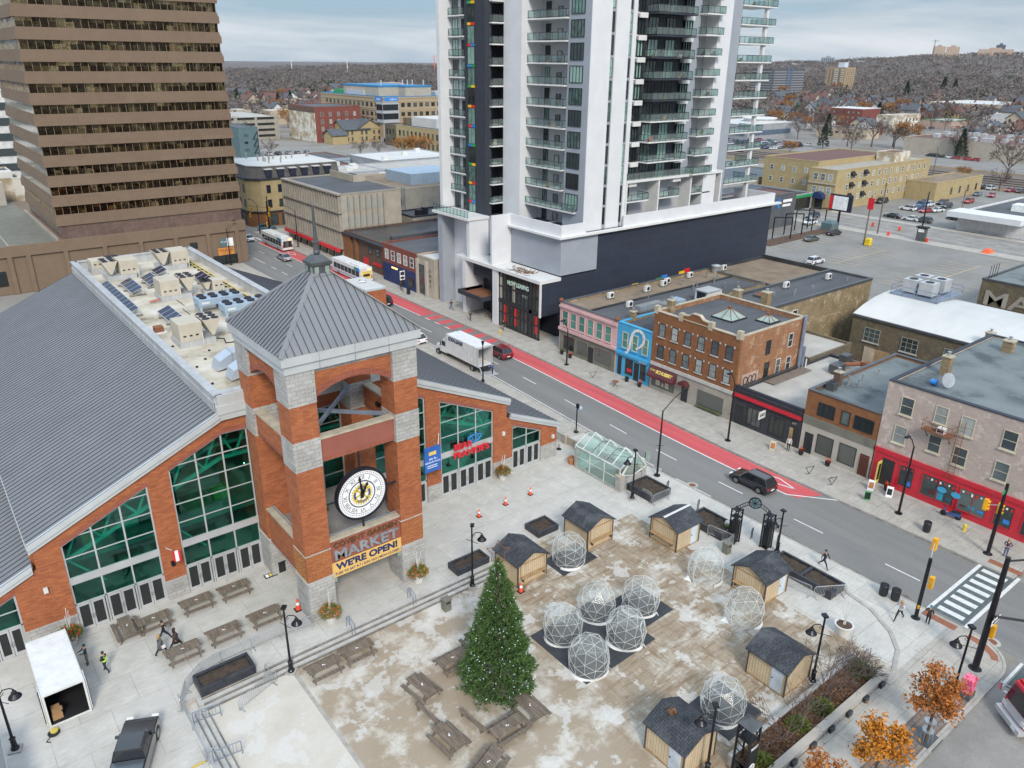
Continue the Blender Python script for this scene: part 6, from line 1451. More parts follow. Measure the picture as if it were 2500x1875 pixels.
# ------------------------ clear geodesic domes
DOME=None
def geodesic():
 bm=bmesh.new();bmesh.ops.create_icosphere(bm,subdivisions=2,radius=1.5)
 bmesh.ops.rotate(bm,verts=bm.verts,cent=(0,0,0),matrix=Matrix.Rotation(radians(31.7),3,'X'))
 return bm
def make_dome():
 t=thing('garden_dome','x','dome')
 bm=geodesic();zc=1.2
 fr=MB();pf=MB()
 for v in bm.verts:
  q=hypot(v.co.x,v.co.y)
  if v.co.z<-.05 and q>.2 and v.co.z>-1.35:k_=(1.5-.10*(-v.co.z))/q;v.co.x*=k_;v.co.y*=k_
 vs={v.index:Vector((v.co.x,v.co.y,v.co.z*1.03+zc))for v in bm.verts}
 for e in bm.edges:
  a,c_=vs[e.verts[0].index],vs[e.verts[1].index]
  if max(a.z,c_.z)<.02:continue
  if min(a.z,c_.z)<0:
   lo,hi=(a,c_)if a.z<c_.z else(c_,a);k=(0-hi.z)/(lo.z-hi.z);lo2=hi+(lo-hi)*k;a,c_=hi,lo2
  fr.tube(a,c_,.012,n=5)
 bmesh.ops.bisect_plane(bm,geom=bm.verts[:]+bm.edges[:]+bm.faces[:],plane_co=(0,0,-zc/1.03),plane_no=(0,0,-1),clear_outer=True)
 for f_ in bm.faces:pf.face([(v.co.x*.985,v.co.y*.985,v.co.z*1.015+zc)for v in f_.verts])
 bm.free()
 fr.build('frame','frame_white',t,world=False);pf.build('cover','dome_film',t,world=False)
 s_=MB();random.seed(2);n=26
 for i in range(n-7):
  a,c_=2*pi*i/n,2*pi*(i+1)/n;r0=1.40;r1=lambda q:1.47+.07*sin(3.1*q)
  s_.face([(r0*cos(a),r0*sin(a),.20),(r0*cos(c_),r0*sin(c_),.20),(r1(c_)*cos(c_),r1(c_)*sin(c_),.015),(r1(a)*cos(a),r1(a)*sin(a),.015)])
 s_.face([(1.4*cos(4.5),1.4*sin(4.5),.3),(1.85*cos(4.55),1.85*sin(4.55),.02),(1.45*cos(4.9),1.45*sin(4.9),.02)])
 s_.build('skirt','frame_white',t,world=False)
 d_=MB()
 for u in(-.32,.32):d_.path([(1.3*sin(u)*1.0,-1.27,.05),(1.45*sin(u),-1.44,.9),(1.2*sin(u),-1.18,1.9)],.03)
 d_.path([(1.2*sin(-.32),-1.18,1.9),(0,-1.12,2.05),(1.2*sin(.32),-1.18,1.9)],.03);d_.build('door_zip','frame_white',t,world=False)
 return t
DG='clear garden domes on the plaza'
dm=[(38.6,40.6,200,'clear dome on its own dark mat between two sheds'),(46.0,31.9,250,'clear dome standing bare on the stained slab before the gate'),(35.8,34.3,120,'clear dome at the back left of the five on the mat'),(38.9,32.6,20,'clear dome at the back right of the five on the mat'),(32.2,34.15,150,'clear dome at the left corner of the five, nearest the big tree'),(35.5,30.85,25,'clear dome in the right middle of the five on the mat'),(31.45,30.55,50,'clear dome at the front corner of the five on the mat'),(44.2,26.75,250,'clear dome in front of the shed by the white planter'),(35.5,22.0,190,'clear dome nearest the camera beside the nearest shed')]
for i,(x,y,rz,lb)in enumerate(dm):
 z=zp(x,y)-.02
 if i==0:D0=make_dome();D0.location=(x,y,z);D0.rotation_euler=(0,0,radians(rz));tag(D0,lb,'dome',DG)
 else:dup(D0,(x,y,z),radians(rz),lb)
def matt(rects,label):
 b_=MB()
 for x0,y0,x1,y1 in rects:
  n=4
  for i in range(n):
   a,c_=x0+(x1-x0)*i/n,x0+(x1-x0)*(i+1)/n
   za,zc_=zp(a,30)+.006,zp(c_,30)+.006
   b_.hexa([(a,y0,za-.01),(c_,y0,zc_-.01),(c_,y1,zc_-.01),(a,y1,za-.01)],[(a,y0,za+.03),(c_,y0,zc_+.03),(c_,y1,zc_+.03),(a,y1,za+.03)])
 single('rubber_mat',b_,'mat_tile',label,'mat')
matt([(30.2,29.4,37.2,35.6),(37.21,30.7,40.7,34.5)],'big dark rubber tile mat under the five clustered domes')
matt([(36.9,39.3,40.8,42.0)],'dark mat under the single dome between the sheds');matt([(34.0,20.2,37.5,23.8)],'dark mat under the dome nearest the camera')
# ------------------------ picnic tables
def ptable(L=2.4):
 t=thing('picnic_table','x','picnic table');hl=L/2;random.seed(7)
 b_=MB()
 for i in range(5):y=-.36+.18*i;b_.box(-hl,y-.083,.72,hl,y+.083,.76)
 b_.build('tabletop','old_wood',t,world=False)
 for s in(-1,1):
  b_=MB();[b_.box(-hl,s*.78+k*.15-.07,.42,hl,s*.78+k*.15+.07,.46)for k in(-.5,.5)];b_.build('seat','old_wood',t,world=False)
  for e in(-1,1):
   b_=MB();b_.bar((e*(hl-.25),s*.35,.72),(e*(hl-.25),s*.75,0),.09,.05);b_.build('leg','old_wood',t,world=False)
 b_=MB()
 for e in(-1,1):b_.box(e*(hl-.25)-.025,-.85,.33,e*(hl-.25)+.025,.85,.42);b_.box(e*(hl-.25)-.025,-.4,.62,e*(hl-.25)+.025,.4,.72)
 b_.build('crossbar','old_wood',t,world=False)
 b_=MB();b_.box(-.1,-.05,.761,.0,.04,.775);b_.box(.03,-.1,.761,.1,-.02,.775);b_.build('notice','sign_white',t,world=False)
 return t
TG='weathered picnic tables'
tb=[(14.3,53.4,0,'picnic table nearest the tower and glass doors, top row'),(11.4,53.5,0,'picnic table in the top row left of the one by the tower'),(8.2,53.3,0,'picnic table behind the walking couple at the doors'),(6.4,53.6,90,'bench-like table standing crosswise at the end of the door row'),(11.9,48.8,0,'picnic table in the middle of the lower terrace row'),(8.9,48.6,0,'picnic table at the left end of the lower terrace row'),(15.0,48.8,0,'picnic table at the right end of the lower terrace row by the tower foot'),(16.3,41.5,0,'picnic table by the lamp below the steps, left of a joined pair'),(18.95,41.6,0,'picnic table joined end to end, right one of the pair by the steps'),(23.9,36.6,0,'picnic table up against the left side of the big tree'),(20.75,35.7,98,'long picnic table running lengthwise left of the big tree'),(19.8,31.,96,'picnic table set lengthwise below the big tree\'s left'),(23.2,29.4,0,'picnic table directly in front of the big tree'),(25.4,29.8,90,'picnic table crosswise at the right front of the big tree'),(20.6,27.9,20,'picnic table cut off by the picture\'s bottom edge'),(26.3,36.9,90,'picnic table mostly hidden behind the big tree\'s left edge')]
T0=ptable()
for i,(x,y,rz,lb)in enumerate(tb):
 z=zp(x,y)
 if i==0:T0.location=(x,y,z);tag(T0,lb,None,TG)
 else:dup(T0,(x,y,z),radians(rz),lb)
def bench_plank(x,y,rz,label):
 t=thing('plank_bench',label,'bench',(x,y,-.45),radians(rz));b_=MB();[b_.box(-1.15,k*.17-.08,.4,1.15,k*.17+.08,.45)for k in(-.5,.5)];b_.build('seat','old_wood',t,world=False)
 for e in(-1,1):b_=MB();b_.box(e*.95-.04,-.14,0,e*.95+.04,.14,.4);b_.build('leg','old_wood',t,world=False)
bench_plank(21.9,31.4,95,'low plank bench alone below the big tree');bench_plank(19.9,33.6,96,'short plank bench end between two lengthwise tables')
# ------------------------ lamps, signals, poles
LG='black plaza lamps with bell shades'
def bell_lamp(x,y,z,h,ang,label,base=True,spot=True,group=LG):
 t=thing('street_lamp',label,'street lamp',(x,y,z),radians(ang),group)
 b_=MB();b_.box(-.35,-.35,0,.35,.35,.12);b_.build('plinth','kerb',t,world=False)
 b_=MB();b_.lathe([(.24,.12),(.24,.22),(.17,.3),(.15,.9),(.19,.95),(.11,1.02),(.085,1.1),(.065,h)],n=12);b_.build('pole','lamp_black',t,world=False)
 a=MB();zz=h-1.0;a.path([(0,0,zz),(.25,0,zz+.38),(.62,0,zz+.42),(.8,0,zz+.3)],.035);a.path([(0,0,zz-.15),(.3,0,zz+.2)],.02);a.build('arm','lamp_black',t,world=False)
 s=MB();s.lathe([(.05,zz+.3),(.07,zz+.18),(.14,zz+.12),(.17,zz+.0),(.36,zz-.22),(.38,zz-.27),(.33,zz-.27),(.1,zz-.1)],(.8,0,0),18);s.build('lamp_shade','lamp_black',t,world=False)
 l=MB();l.ball((.8,0,zz-.2),.12,8);l.build('bulb','glazing_pale',t,world=False)
 if spot:s=MB();s.box(-.12,-.2,h,.2,.2,h+.14);s.build('camera_box','lamp_black',t,world=False)
 s=MB();s.bar((-.5,.3,zz-.45),(.5,-.3,zz-.45),.03);s.build('banner_arm','lamp_black',t,world=False)
 return t
bell_lamp(14.5,43.,-.45,5.55,-40,'black bell lamp at the foot of the steps by the joined tables');bell_lamp(30.25,43.1,-.45,5.85,-40,'black bell lamp on the steps beside the nearest-to-stairs shed');bell_lamp(-1.8,46.6,0,5.3,-20,'black bell lamp at the picture\'s left edge beside the container');bell_lamp(42.45,19.7,0,5.6,150,'dark lamp rising from the bare planting bed');bell_lamp(30.85,19.5,-.42,5.5,145,'black bell lamp in front of the nearest shed');bell_lamp(50.3,44.3,0,5.3,160,'black bell lamp between the glass stairway and the soil planter');bell_lamp(53.85,30.3,0,4.2,170,'black bell lamp at the roadside right of the gate arch')
t=bell_lamp(46.5,12.5,0,7.4,150,'weathered grey pole with a green bell lamp near the red tree',group=None);
t=thing('street_lamp','short black roadside post with a round blue-white globe head','street lamp',(56.,58.6,0));b_=MB();b_.lathe([(.3,0),(.3,.1),(.12,.15),(.08,.2),(.07,3.3)],n=10);b_.build('pole','lamp_black',t,world=False);b_=MB();b_.ball((.4,-.1,2.95),.28,12);b_.build('globe','unit_blue',t,world=False);b_=MB();b_.box(-.1,-.25,3.1,.1,.1,3.6);b_.build('head','lamp_black',t,world=False)
def cobra(x,y,h,ang,label,arm=2.2):
 t=thing('street_light',label,'street light',(x,y,0),radians(ang));b_=MB();b_.lathe([(.35,0),(.35,.06),(.12,.1),(.12,.5),(.07,h)],n=10);b_.build('pole','pole_black',t,world=False)
 b_=MB();b_.path([(0,0,h-.1),(arm*.5,0,h+.9),(arm,0,h+1.5)],.05);b_.build('arm','pole_black',t,world=False);b_=MB();b_.box(arm-.1,-.14,h+1.42,arm+.55,.14,h+1.56);b_.build('lamp_head','pole_black',t,world=False)
 b_=MB();b_.bar((-.4,-.3,h*.52),(.4,.3,h*.52),.035);b_.bar((-.3,.3,h*.47),(.3,-.3,h*.47),.035);b_.build('banner_arm','pole_black',t,world=False)
cobra(55.8,46,7.4,0,'tall black street light on the near kerb by the manhole',3.0);cobra(68.3,46.6,7.0,180,'black street light before the low black restaurant',1.0);cobra(69.6,75.4,5.2,180,'black pole before the pink shop',.8);cobra(68.7,27,7.2,180,'tall black street light before the red shopfront',1.6)
for(x,y,lb)in((60.4,79.6,'slim black lamp post behind the box truck\'s tail'),):t=thing('street_lamp',lb,'street lamp',(55.7,76.4,0));b_=MB();b_.lathe([(.22,0),(.22,.8),(.1,.9),(.07,5.6)],n=10);b_.build('pole','lamp_black',t,world=False);b_=MB();b_.lathe([(.08,5.6),(.22,6.1),(.22,6.15)],n=10);b_.build('lamp_shade','lamp_black',t,world=False)
cobra(52.2,160,7.5,0,'black street light at the granite tower\'s corner',1.5);cobra(70.5,168,8.2,180,'black street light before the grey office with the red band',3.0);cobra(68.9,186.5,7.,180,'far street light by the yellow corner building',1.5)
def signal_head(t,x,y,z,facing):
 b_=MB();b_.box(x-.17,y-.16,z-.5,x+.17,y+.16,z+.5);o_=b_.build('signal_head','signal_yellow',t,world=False)
 dx,dy={'-x':(-1,0),'+x':(1,0),'-y':(0,-1),'+y':(0,1)}[facing]
 for k,m_ in enumerate(('light_red','light_amber','sign_green')):
  b_=MB();zz=z+.32-.32*k;b_.tube((x+dx*.16,y+dy*.16,zz),(x+dx*.34,y+dy*.34,zz),.13,n=12);b_.build('visor','signal_yellow',o_,world=False);b_=MB();b_.tube((x+dx*.335,y+dy*.335,zz),(x+dx*.345,y+dy*.345,zz),.11,n=12);b_.build('lens','cl_black' if k!=2 else m_,o_,world=False)
t=thing('traffic_signal','black signal pole with two yellow heads at the near end of the zebra crossing','traffic signal',(54.9,18.6,0));b_=MB();b_.lathe([(.35,0),(.2,.06),(.15,.15),(.14,5.4),(.1,5.5)],n=12);b_.build('pole','pole_black',t,world=False);b_=MB();b_.bar((0,0,5.2),(.6,.2,6.5),.07);b_.bar((0,0,3.),(.9,-.1,3.0),.05);b_.build('arm','galv',t,world=False);signal_head(t,.95,.3,6.2,'+x');signal_head(t,1.0,-.1,2.9,'+x')
b_=MB();b_.box(-.2,-.14,1.0,-.12,0,1.3);b_.build('push_button','signal_yellow',t,world=False)
t=thing('traffic_signal','tall black mast with a one-way arrow sign and long arm over the cross street','traffic signal',(52.85,13.35,0));b_=MB();b_.lathe([(.45,0),(.3,.06),(.24,.2),(.21,5),(.16,9.4)],n=12);b_.build('pole','pole_black',t,world=False)
b_=MB();b_.path([(0,0,9.1),(4.5,-3.0,9.3)],.07);b_.path([(0,0,4.6),(2,-3.5,5.0),(3.5,-7,5.1)],.09);b_.build('mast_arm','pole_black',t,world=False);signal_head(t,.45,-.25,3.2,'+x')
b_=MB();b_.box(-.75,-.38,4.25,.65,-.34,4.7);b_.box(-.78,-.36,4.22,.68,-.335,4.73,1);sn=b_.build('arrow_sign',['sign_white','cl_black'],t,world=False)
b_=MB();b_.ext([(-.65,4.475),(-.3,4.64),(-.3,4.53),(.55,4.53),(.55,4.42),(-.3,4.42),(-.3,4.31)],-.40,-.385,'y');b_.build('arrow','cl_black',sn,world=False)
t=thing('traffic_signal','black signal pole with two yellow heads and a green street sign on the far corner','traffic signal',(68.5,18.9,0));b_=MB();b_.lathe([(.4,0),(.22,.06),(.17,.15),(.13,7.)],n=12);b_.build('pole','pole_black',t,world=False);signal_head(t,-.9,.9,4.9,'-y');signal_head(t,.5,.2,4.3,'-y');b_=MB();b_.bar((0,0,4.9),(-.9,.9,4.9),.05);b_.bar((0,0,4.3),(.5,.2,4.3),.05);b_.build('arm','galv',t,world=False);b_=MB();b_.box(-.7,-.03,6.1,.6,.0,6.5);b_.build('street_sign','sign_green',t,world=False)
for(x,y,lb)in((72.2,188.5,'far signal mast with yellow heads before the yellow corner building'),(69.3,181.5,'far signal pole with a green sign before the grey office corner')):
 t=thing('traffic_signal',lb,'traffic signal',(x,y,0));b_=MB();b_.lathe([(.25,0),(.15,.1),(.12,8.5)],n=8);b_.build('pole','pole_black',t,world=False);signal_head(t,.3,-.2,5.4,'-y');signal_head(t,-.4,-.2,3.2,'-y');b_=MB();b_.bar((0,0,5.8),(-4.2,-.1,6.4),.08);b_.build('mast_arm','pole_black',t,world=False);signal_head(t,-4.2,-.2,5.7,'-y')
# ------------------------ street furniture on the plaza
def cone(x,y,label,s=1.,z=None):
 t=thing('traffic_cone',label,'traffic cone',(x,y,zp(x,y)if z is None else z),0,'orange traffic cones');t.scale=(s,s,s)
 b_=MB();b_.box(-.22,-.22,0,.22,.22,.05);b_.build('base','rubber',t,world=False);b_=MB();b_.lathe([(.17,.05),(.1,.45),(.04,.82)],n=14);b_.build('body','cone_orange',t,world=False);b_=MB();b_.lathe([(.124,.4),(.09,.58)],n=14);b_.build('band','reflective',t,world=False)
cone(36.5,50.8,'cone nearest the tower of three in a line on the terrace');cone(39.8,51.,'middle cone of the three in a line on the terrace');cone(42.9,51,'cone furthest right of the three in a line on the terrace');cone(17.5,48.5,'tall cone against the tower\'s front left pillar',1.25);cone(32.95,40.1,'cone at the near corner of the shed by the steps',1.1)
def flowerpot(x,y,label,h=1.0,flowers=True,rad=.5):
 t=thing('flower_planter',label,'planter',(x,y,0),random.uniform(0,6),'white planters with flowers' if flowers else None)
 b_=MB();b_.lathe([(rad*.68,0),(rad,h*.8),(rad*1.12,h*.82),(rad*1.12,h*.9),(rad*.95,h*.9),(rad*.9,h*.8)],n=20);b_.build('pot','white_pot',t,world=False)
 if flowers:
  for nm,mt_,n,r_,zz in(('foliage','shrub_green',520,.85,.4),('flowers','flower',110,.85,.5),('trailing_flowers','cone_orange',26,.62,.05)):
   f_=MB()
   for i in range(n):
    a=random.uniform(0,2*pi);rr=r_*sqrt(random.random());z=h*.85+zz*(1-rr/r_)+random.uniform(-.05,.5 if nm!='trailing_flowers' else .05)*(1.1-rr/r_)
    s=random.uniform(.07,.15);d=Vector((random.gauss(0,1),random.gauss(0,1),random.gauss(.4,1))).normalized();u=d.cross(Vector((0,0,1)));c_=Vector((rr*cos(a),rr*sin(a),z));f_.face([c_-u*s*.5,c_+u*s*.5,c_+d*s*2.2])
   f_.build(nm,mt_,t,world=False)
  s_=MB();[s_.tube((random.uniform(-.1,.1),random.uniform(-.1,.1),h),(random.uniform(-.3,.3),random.uniform(-.3,.3),h+random.uniform(1.2,2.)),.022,n=5)for i in range(6)];s_.build('birch_sticks','frame_white',t,world=False)
 else:
  s_=MB();s_.lathe([(rad*.9,h*.82),(.05,h*.86)],n=16);s_.build('soil','mulch',t,world=False)
  s_=MB();[s_.tube((random.uniform(-.08,.08),random.uniform(-.08,.08),h*.85),(random.uniform(-.35,.35),random.uniform(-.3,.3),h+random.uniform(1.3,2.)),.03,n=5)for i in range(5)];s_.build('birch_sticks','frame_white',t,world=False)
random.seed(15)
flowerpot(18.9,45.7,'white pot of red and green plants with birch sticks at the tower\'s front left pillar');flowerpot(26.8,45.9,'white pot of red and green plants with birch sticks at the tower\'s front right pillar');flowerpot(42.6,55.1,'white pot of plants with tall birch sticks between the right glass doors');flowerpot(2.9,54.9,'pot of plants with birch sticks behind the container',1.)
flowerpot(48.7,21.1,'large white pot with bare birch sticks on the curved terrace',1.0,False,.62)
def bin_(x,y,label,mt_='alum_dark',rnd_=False):
 t=thing('litter_bin',label,'bin',(x,y,zp(x,y)))
 b_=MB();(b_.lathe([(.3,0),(.34,.2),(.34,.95),(.3,1.0)],n=16)if rnd_ else b_.box(-.3,-.3,0,.3,.3,.95));b_.build('body',mt_,t,world=False,bev=0 if rnd_ else .03)
 b_=MB();(b_.lathe([(.34,1.0),(.2,1.08)],n=16)if rnd_ else(b_.box(-.33,-.33,.95,.33,.33,1.05)));b_.build('lid','lamp_black' if rnd_ else mt_,t,world=False)
 if not rnd_:b_=MB();b_.box(-.2,-.305,.7,.2,-.3,.88);b_.build('opening','cl_black',t,world=False)
bin_(18.5,54.1,'black square litter bin inside the tower base by the glass doors','black_plastic');bin_(26.95,42.,'brown square litter bin standing alone below the steps','olive_grey');bin_(50.3,33.,'brown square litter bin at the gate arch barrier','olive_grey');bin_(55.6,21.6,'round black street bin, left one of a pair by the road','black_plastic',True);bin_(55.75,20.7,'round black street bin, right one of a pair by the road','black_plastic',True);bin_(67.7,23.9,'round black street bin on the far pavement before the red shop','black_plastic',True);bin_(70.4,119.5,'black bin beside the bus stop sign near the grey-beige shop','black_plastic',True)
b_=MB();b_.box(17,53.7,0,18,54.3,.04);b_.box(17.1,53.8,.04,17.35,54.2,.05,1);b_.box(17.42,53.8,.04,17.6,54.2,.05,2);b_.box(17.66,53.8,.04,17.9,54.2,.05,1);single('fallen_sign',b_,['frame_dark','sign_white','gold'],'dark framed sign board lying flat beside the black bin','sign')
t=thing('terracotta_pot','terracotta plant pot at the corner of the glass stairway','plant pot',(50.45,53.3,0));b_=MB();b_.lathe([(.3,0),(.42,.6),(.48,.62),(.48,.75),(.42,.75),(.38,.65)],n=18);b_.build('pot','terracotta',t,world=False);b_=MB();b_.lathe([(.38,.66),(.02,.68)],n=14);b_.build('soil','dry_grass',t,world=False)
for(x,y,lb)in((19.7,44.1,'steel hoop handrail on the steps, nearer the left pot'),(25.1,44.2,'steel hoop handrail on the steps, nearer the right pot')):
 b_=MB();[b_.path([(dx,.35,.0),(dx,.3,.9),(dx,-.5,.6),(dx,-.55,-.4)],.03)for dx in(-.12,.12)];b_.bar((-.12,.3,.9),(.12,.3,.9),.05);single('handrail',b_,'bluegrey_steel',lb,'handrail',(x,y,0))
BG='steel crowd barriers'
bar_=MB();hl=1.15
bar_.path([(-hl,0,.12),(-hl,0,1.0),(-hl+.1,0,1.1),(hl-.1,0,1.1),(hl,0,1.0),(hl,0,.12)],.025,6);bar_.bar((-hl,0,.25),(hl,0,.25),.04)
me_bar=bar_.mesh('frame','galv');bb=MB();[bb.bar((-hl+.11*i,0,.25),(-hl+.11*i,0,1.08),.018)for i in range(1,21)];me_bb=bb.mesh('bars','galv')
fb_=MB();[fb_.bar((x,-.3,.03),(x,.3,.03),.05)for x in(-hl+.15,hl-.15)];[fb_.bar((x,0,.03),(x,0,.15),.05)for x in(-hl+.15,hl-.15)];me_fb=fb_.mesh('feet','galv')
def barrier(p,q,label):
 t=thing('crowd_barrier',label,'barrier',((p[0]+q[0])/2,(p[1]+q[1])/2,zp((p[0]+q[0])/2,(p[1]+q[1])/2)),atan2(q[1]-p[1],q[0]-p[0]),BG);s=hypot(q[0]-p[0],q[1]-p[1])/2.3;t.scale=(s,1,1)
 link('frame',me_bar,t);link('bars',me_bb,t);link('feet',me_fb,t)
pts=[(17.6,45.9),(15.3,46.3),(13.0,46.3),(10.8,46.3),(9.3,46.0),(8.0,45.0),(7.2,43.4)]
names=['barrier touching the tower\'s front left pillar','barrier below the right end of the terrace tables','barrier below the middle terrace table','barrier left of the middle in the terrace line','barrier at the bend before the left soil planter','barrier just past the bend beside the left planter','barrier']
for a,c_,n_ in zip(pts,pts[1:],names):barrier(a,c_,n_)
barrier((10.3,41.6),(13.3,42.7),'barrier with a yellow tag below the left soil planter');barrier((51.3,43.9),(51.2,42.6),'short barrier edge at the planter by the glass stairway');barrier((51.0,42.3),(53.3,42.2),'barrier before the soil planter beside the flaking ridge shed');barrier((51.2,35.8),(51.6,33.3),'barrier between the flaking ridge shed and the gate arch');barrier((50.2,33.2),(52.1,33.5),'short barrier at the gate arch pillar');barrier((50.2,27.3),(50.6,25.0),'barrier along the long planter by the road shed');barrier((50.7,24.8),(53.0,23.4),'barrier at the right end of the long planter')
rb=MB();rb.path([(7.3,44.2,.95),(7.3,38,.95),(7.35,33,.95)],.035);rb.path([(7.3,44.2,.5),(7.3,33,.5)],.025);[rb.bar((7.3,y,0),(7.3,y,.95),.05)for y in(44.2,41.5,38.8,36,33.4)]
single('guard_rail',rb,'galv','long steel guard rail along the left side steps','rail')
for y0,lb in((41.9,'steel picket rail panel at the top of the left side steps'),(38.1,'steel picket rail panel lower down the left side steps')):
 b_=MB();b_.path([(0,0,0),(0,0,1.),(1.7,0,.75),(1.7,0,-.3)],.035);b_.bar((0,0,.2),(1.7,0,0),.04);[b_.bar((.2*i,0,.2-.02*i),(.2*i,0,1.-.03*i),.025)for i in range(1,8)];single('step_rail',b_,'bluegrey_steel',lb,'handrail',(7.5,y0,0))
b_=MB();b_.box(-.9,-.06,.03,0,.06,.09);b_.box(-.06,-.06,0,.06,.06,.7,1);b_.box(.05,-.4,.02,.12,.9,.08,1);b_.bar((.12,.5,.05),(.7,.7,.05),.06,m=1);single('loose_barrier_parts',b_,['pipe_yellow','galv'],'yellow and steel barrier parts lying by the pickup','barrier parts',(7.2,38.6,0))
b_=MB();[b_.bar((s*.35,-.25,0),(0,0,1.1),.04)for s in(-1,1)];b_.bar((-.35,-.25,0),(.35,-.25,0),.04);b_.bar((0,.3,0),(0,0,1.1),.04);b_.box(-.25,-.2,.2,.25,-.18,.6);single('sign_stand',b_,'galv','small steel folding stand beside the left soil planter and steps','stand',(12.9,43.4,-.2))
def planter(x0,y0,x1,y1,label,h=.75,z=0.,div=False):
 t=thing('soil_planter',label,'planter',((x0+x1)/2,(y0+y1)/2,z),0,'black lined soil planters');a,c_=(x1-x0)/2,(y1-y0)/2
 b_=MB();[b_.box(*q)for q in((-a,-c_,0,a,-c_+.22,h),(-a,c_-.22,0,a,c_,h),(-a,-c_+.22,0,-a+.22,c_-.22,h),(a-.22,-c_+.22,0,a,c_-.22,h))]
 if div:b_.box(-a+.2,-.15,0,a-.2,.15,h+.01)
 b_.build('liner','black_liner',t,world=False,bev=.05)
 n=10;s_=MB();random.seed(int(x0*7));zz=[[h*.72+random.uniform(-.06,.08)for j in range(n+1)]for i in range(n+1)]
 for i in range(n):
  for j in range(n):P_=lambda i,j:(-a+.2+(2*a-.4)*i/n,-c_+.2+(2*c_-.4)*j/n,zz[i][j]);s_.face([P_(i,j),P_(i+1,j),P_(i+1,j+1),P_(i,j+1)])
 s_.build('soil','soil',t,world=False,smooth=True)
planter(8.6,43.9,12.4,45.6,'soil planter at the left bend of the barriers',.7);planter(51.2,42.6,54.0,45.9,'soil planter behind the flaking ridge shed, next to the glass stairway');planter(51.3,34.4,53.8,38.4,'soil planter between two sheds left of the gate arch');planter(51.5,23.8,53.6,29.6,'long two part soil planter right of the gate arch',div=True);planter(29.7,44.4,33.0,45.9,'half hidden soil planter behind the shed by the steps',.6);planter(38.6,44.6,41.0,46.6,'half hidden soil planter behind the second shed',.6)
b_=MB();b_.ball((53.2,35.2,.75),.28,8);b_.ball((52.8,34.9,.72),.22,8,1);single('planter_flowers',b_,['frame_white','shrub_green'],'white flowering clump in the planter left of the gate arch','flowers')
for(x,y,lb)in((54.3,43.3,'bike hoop beside the planter near the glass stairway'),(53.9,39.1,'bike hoop between the flaking ridge shed and the road'),(53.9,33.,'bike hoop right of the gate arch\'s left pillar'),(54.9,31.,'bike hoop right of the gate arch\'s right pillar'),(54.6,47.8,'black post bollard at the stairway\'s street corner')):
 b_=MB();[b_.box(s*.18-.03,-.03,0,s*.18+.03,.03,1.05)for s in(-1,1)];b_.bar((-.4,0,.75),(.4,0,.75),.035);b_.bar((-.18,0,1.05),(.18,0,1.05),.05);single('bike_hoop',b_,'pole_black',lb,'bike rack',(x,y,0),'bike hoops by the kerb',rz=.3)
ga=thing('gate_arch','black iron gate arch with two lattice pillars and a round medallion','arch',(52.9,32.5,0))
for(x,y)in((52.2,33.7),(53.7,31.4)):
 b_=MB();a=.34
 for sx in(-1,1):
  for sy in(-1,1):b_.box(x+sx*a-.05,y+sy*a-.05,0,x+sx*a+.05,y+sy*a+.05,3.4)
 for z in(.1,2.1,2.6,3.3):b_.box(x-a,y-a,z,x+a,y+a,z+.06)
 b_.box(x-.28,y-.28,.3,x+.28,y+.28,2.1)
 for z in(2.2,2.75):b_.bar((x-a,y-a,z),(x+a,y-a,z+.5),.04);b_.bar((x+a,y-a,z),(x-a,y-a,z+.5),.04);b_.bar((x-a,y-a,z),(x-a,y+a,z+.5),.04);b_.bar((x-a,y+a,z),(x-a,y-a,z+.5),.04)
 b_.build('pillar','pole_black',ga)
b_=MB();n=14
for r_,in((0,),(.35,)):
 q=[(52.2+1.5*i/n,33.7-2.3*i/n,3.3+r_+.75*sin(pi*i/n))for i in range(n+1)];b_.path(q,.035)
for i in range(0,n+1):b_.bar((52.2+1.5*i/n,33.7-2.3*i/n,3.3+.75*sin(pi*i/n)),(52.2+1.5*i/n,33.7-2.3*i/n,3.65+.75*sin(pi*i/n)),.03)
b_.build('arch_bar','pole_black',ga)
m_=MB();m_.tube((-.06,0,0),(.06,0,0),.55,n=24);m_.tube((-.07,0,0),(-.062,0,0),.46,n=24,m=1);[m_.bar((-.08,.45*cos(k*pi/4),.45*sin(k*pi/4)),(-.08,-.45*cos(k*pi/4),-.45*sin(k*pi/4)),.05,.02,m=0,upv=(1,0,0))for k in range(4)];o_=m_.build('medallion',['pole_black','paint_teal'],ga,world=False);o_.location=(.05,.05,4.25);o_.rotation_euler=(0,0,radians(33))
py=thing('sign_pylon','black lattice sign pylon beside the nearest shed','pylon',(32.6,18.2,-.4));b_=MB();a=.45
for sx in(-1,1):
 for sy in(-1,1):b_.box(sx*a-.05,sy*a-.05,0,sx*a+.05,sy*a+.05,4.1)
for z in(.1,3.0,3.9):b_.box(-a,-a,z,a,a,z+.06)
for s in(-1,1):b_.bar((-a,s*a,3.05),(a,s*a,3.9),.05);b_.bar((a,s*a,3.05),(-a,s*a,3.9),.05);b_.bar((s*a,-a,3.05),(s*a,a,3.9),.05)
for i in range(5):b_.bar((-a,-a,.2+i*.55),(-a,a,.5+i*.55),.05)
b_.build('lattice','pole_black',py,world=False);b_=MB();b_.hexa([(-.55,-.55,4.1),(.55,-.55,4.1),(.55,.55,4.1),(-.55,.55,4.1)],[(-.05,-.05,4.5),(.05,-.05,4.5),(.05,.05,4.5),(-.05,.05,4.5)]);b_.build('cap','alum_dark',py,world=False)
b_=MB();b_.box(-.4,-a-.06,.3,.4,-a-.03,2.9);b_.build('panel','cl_black',py,world=False)
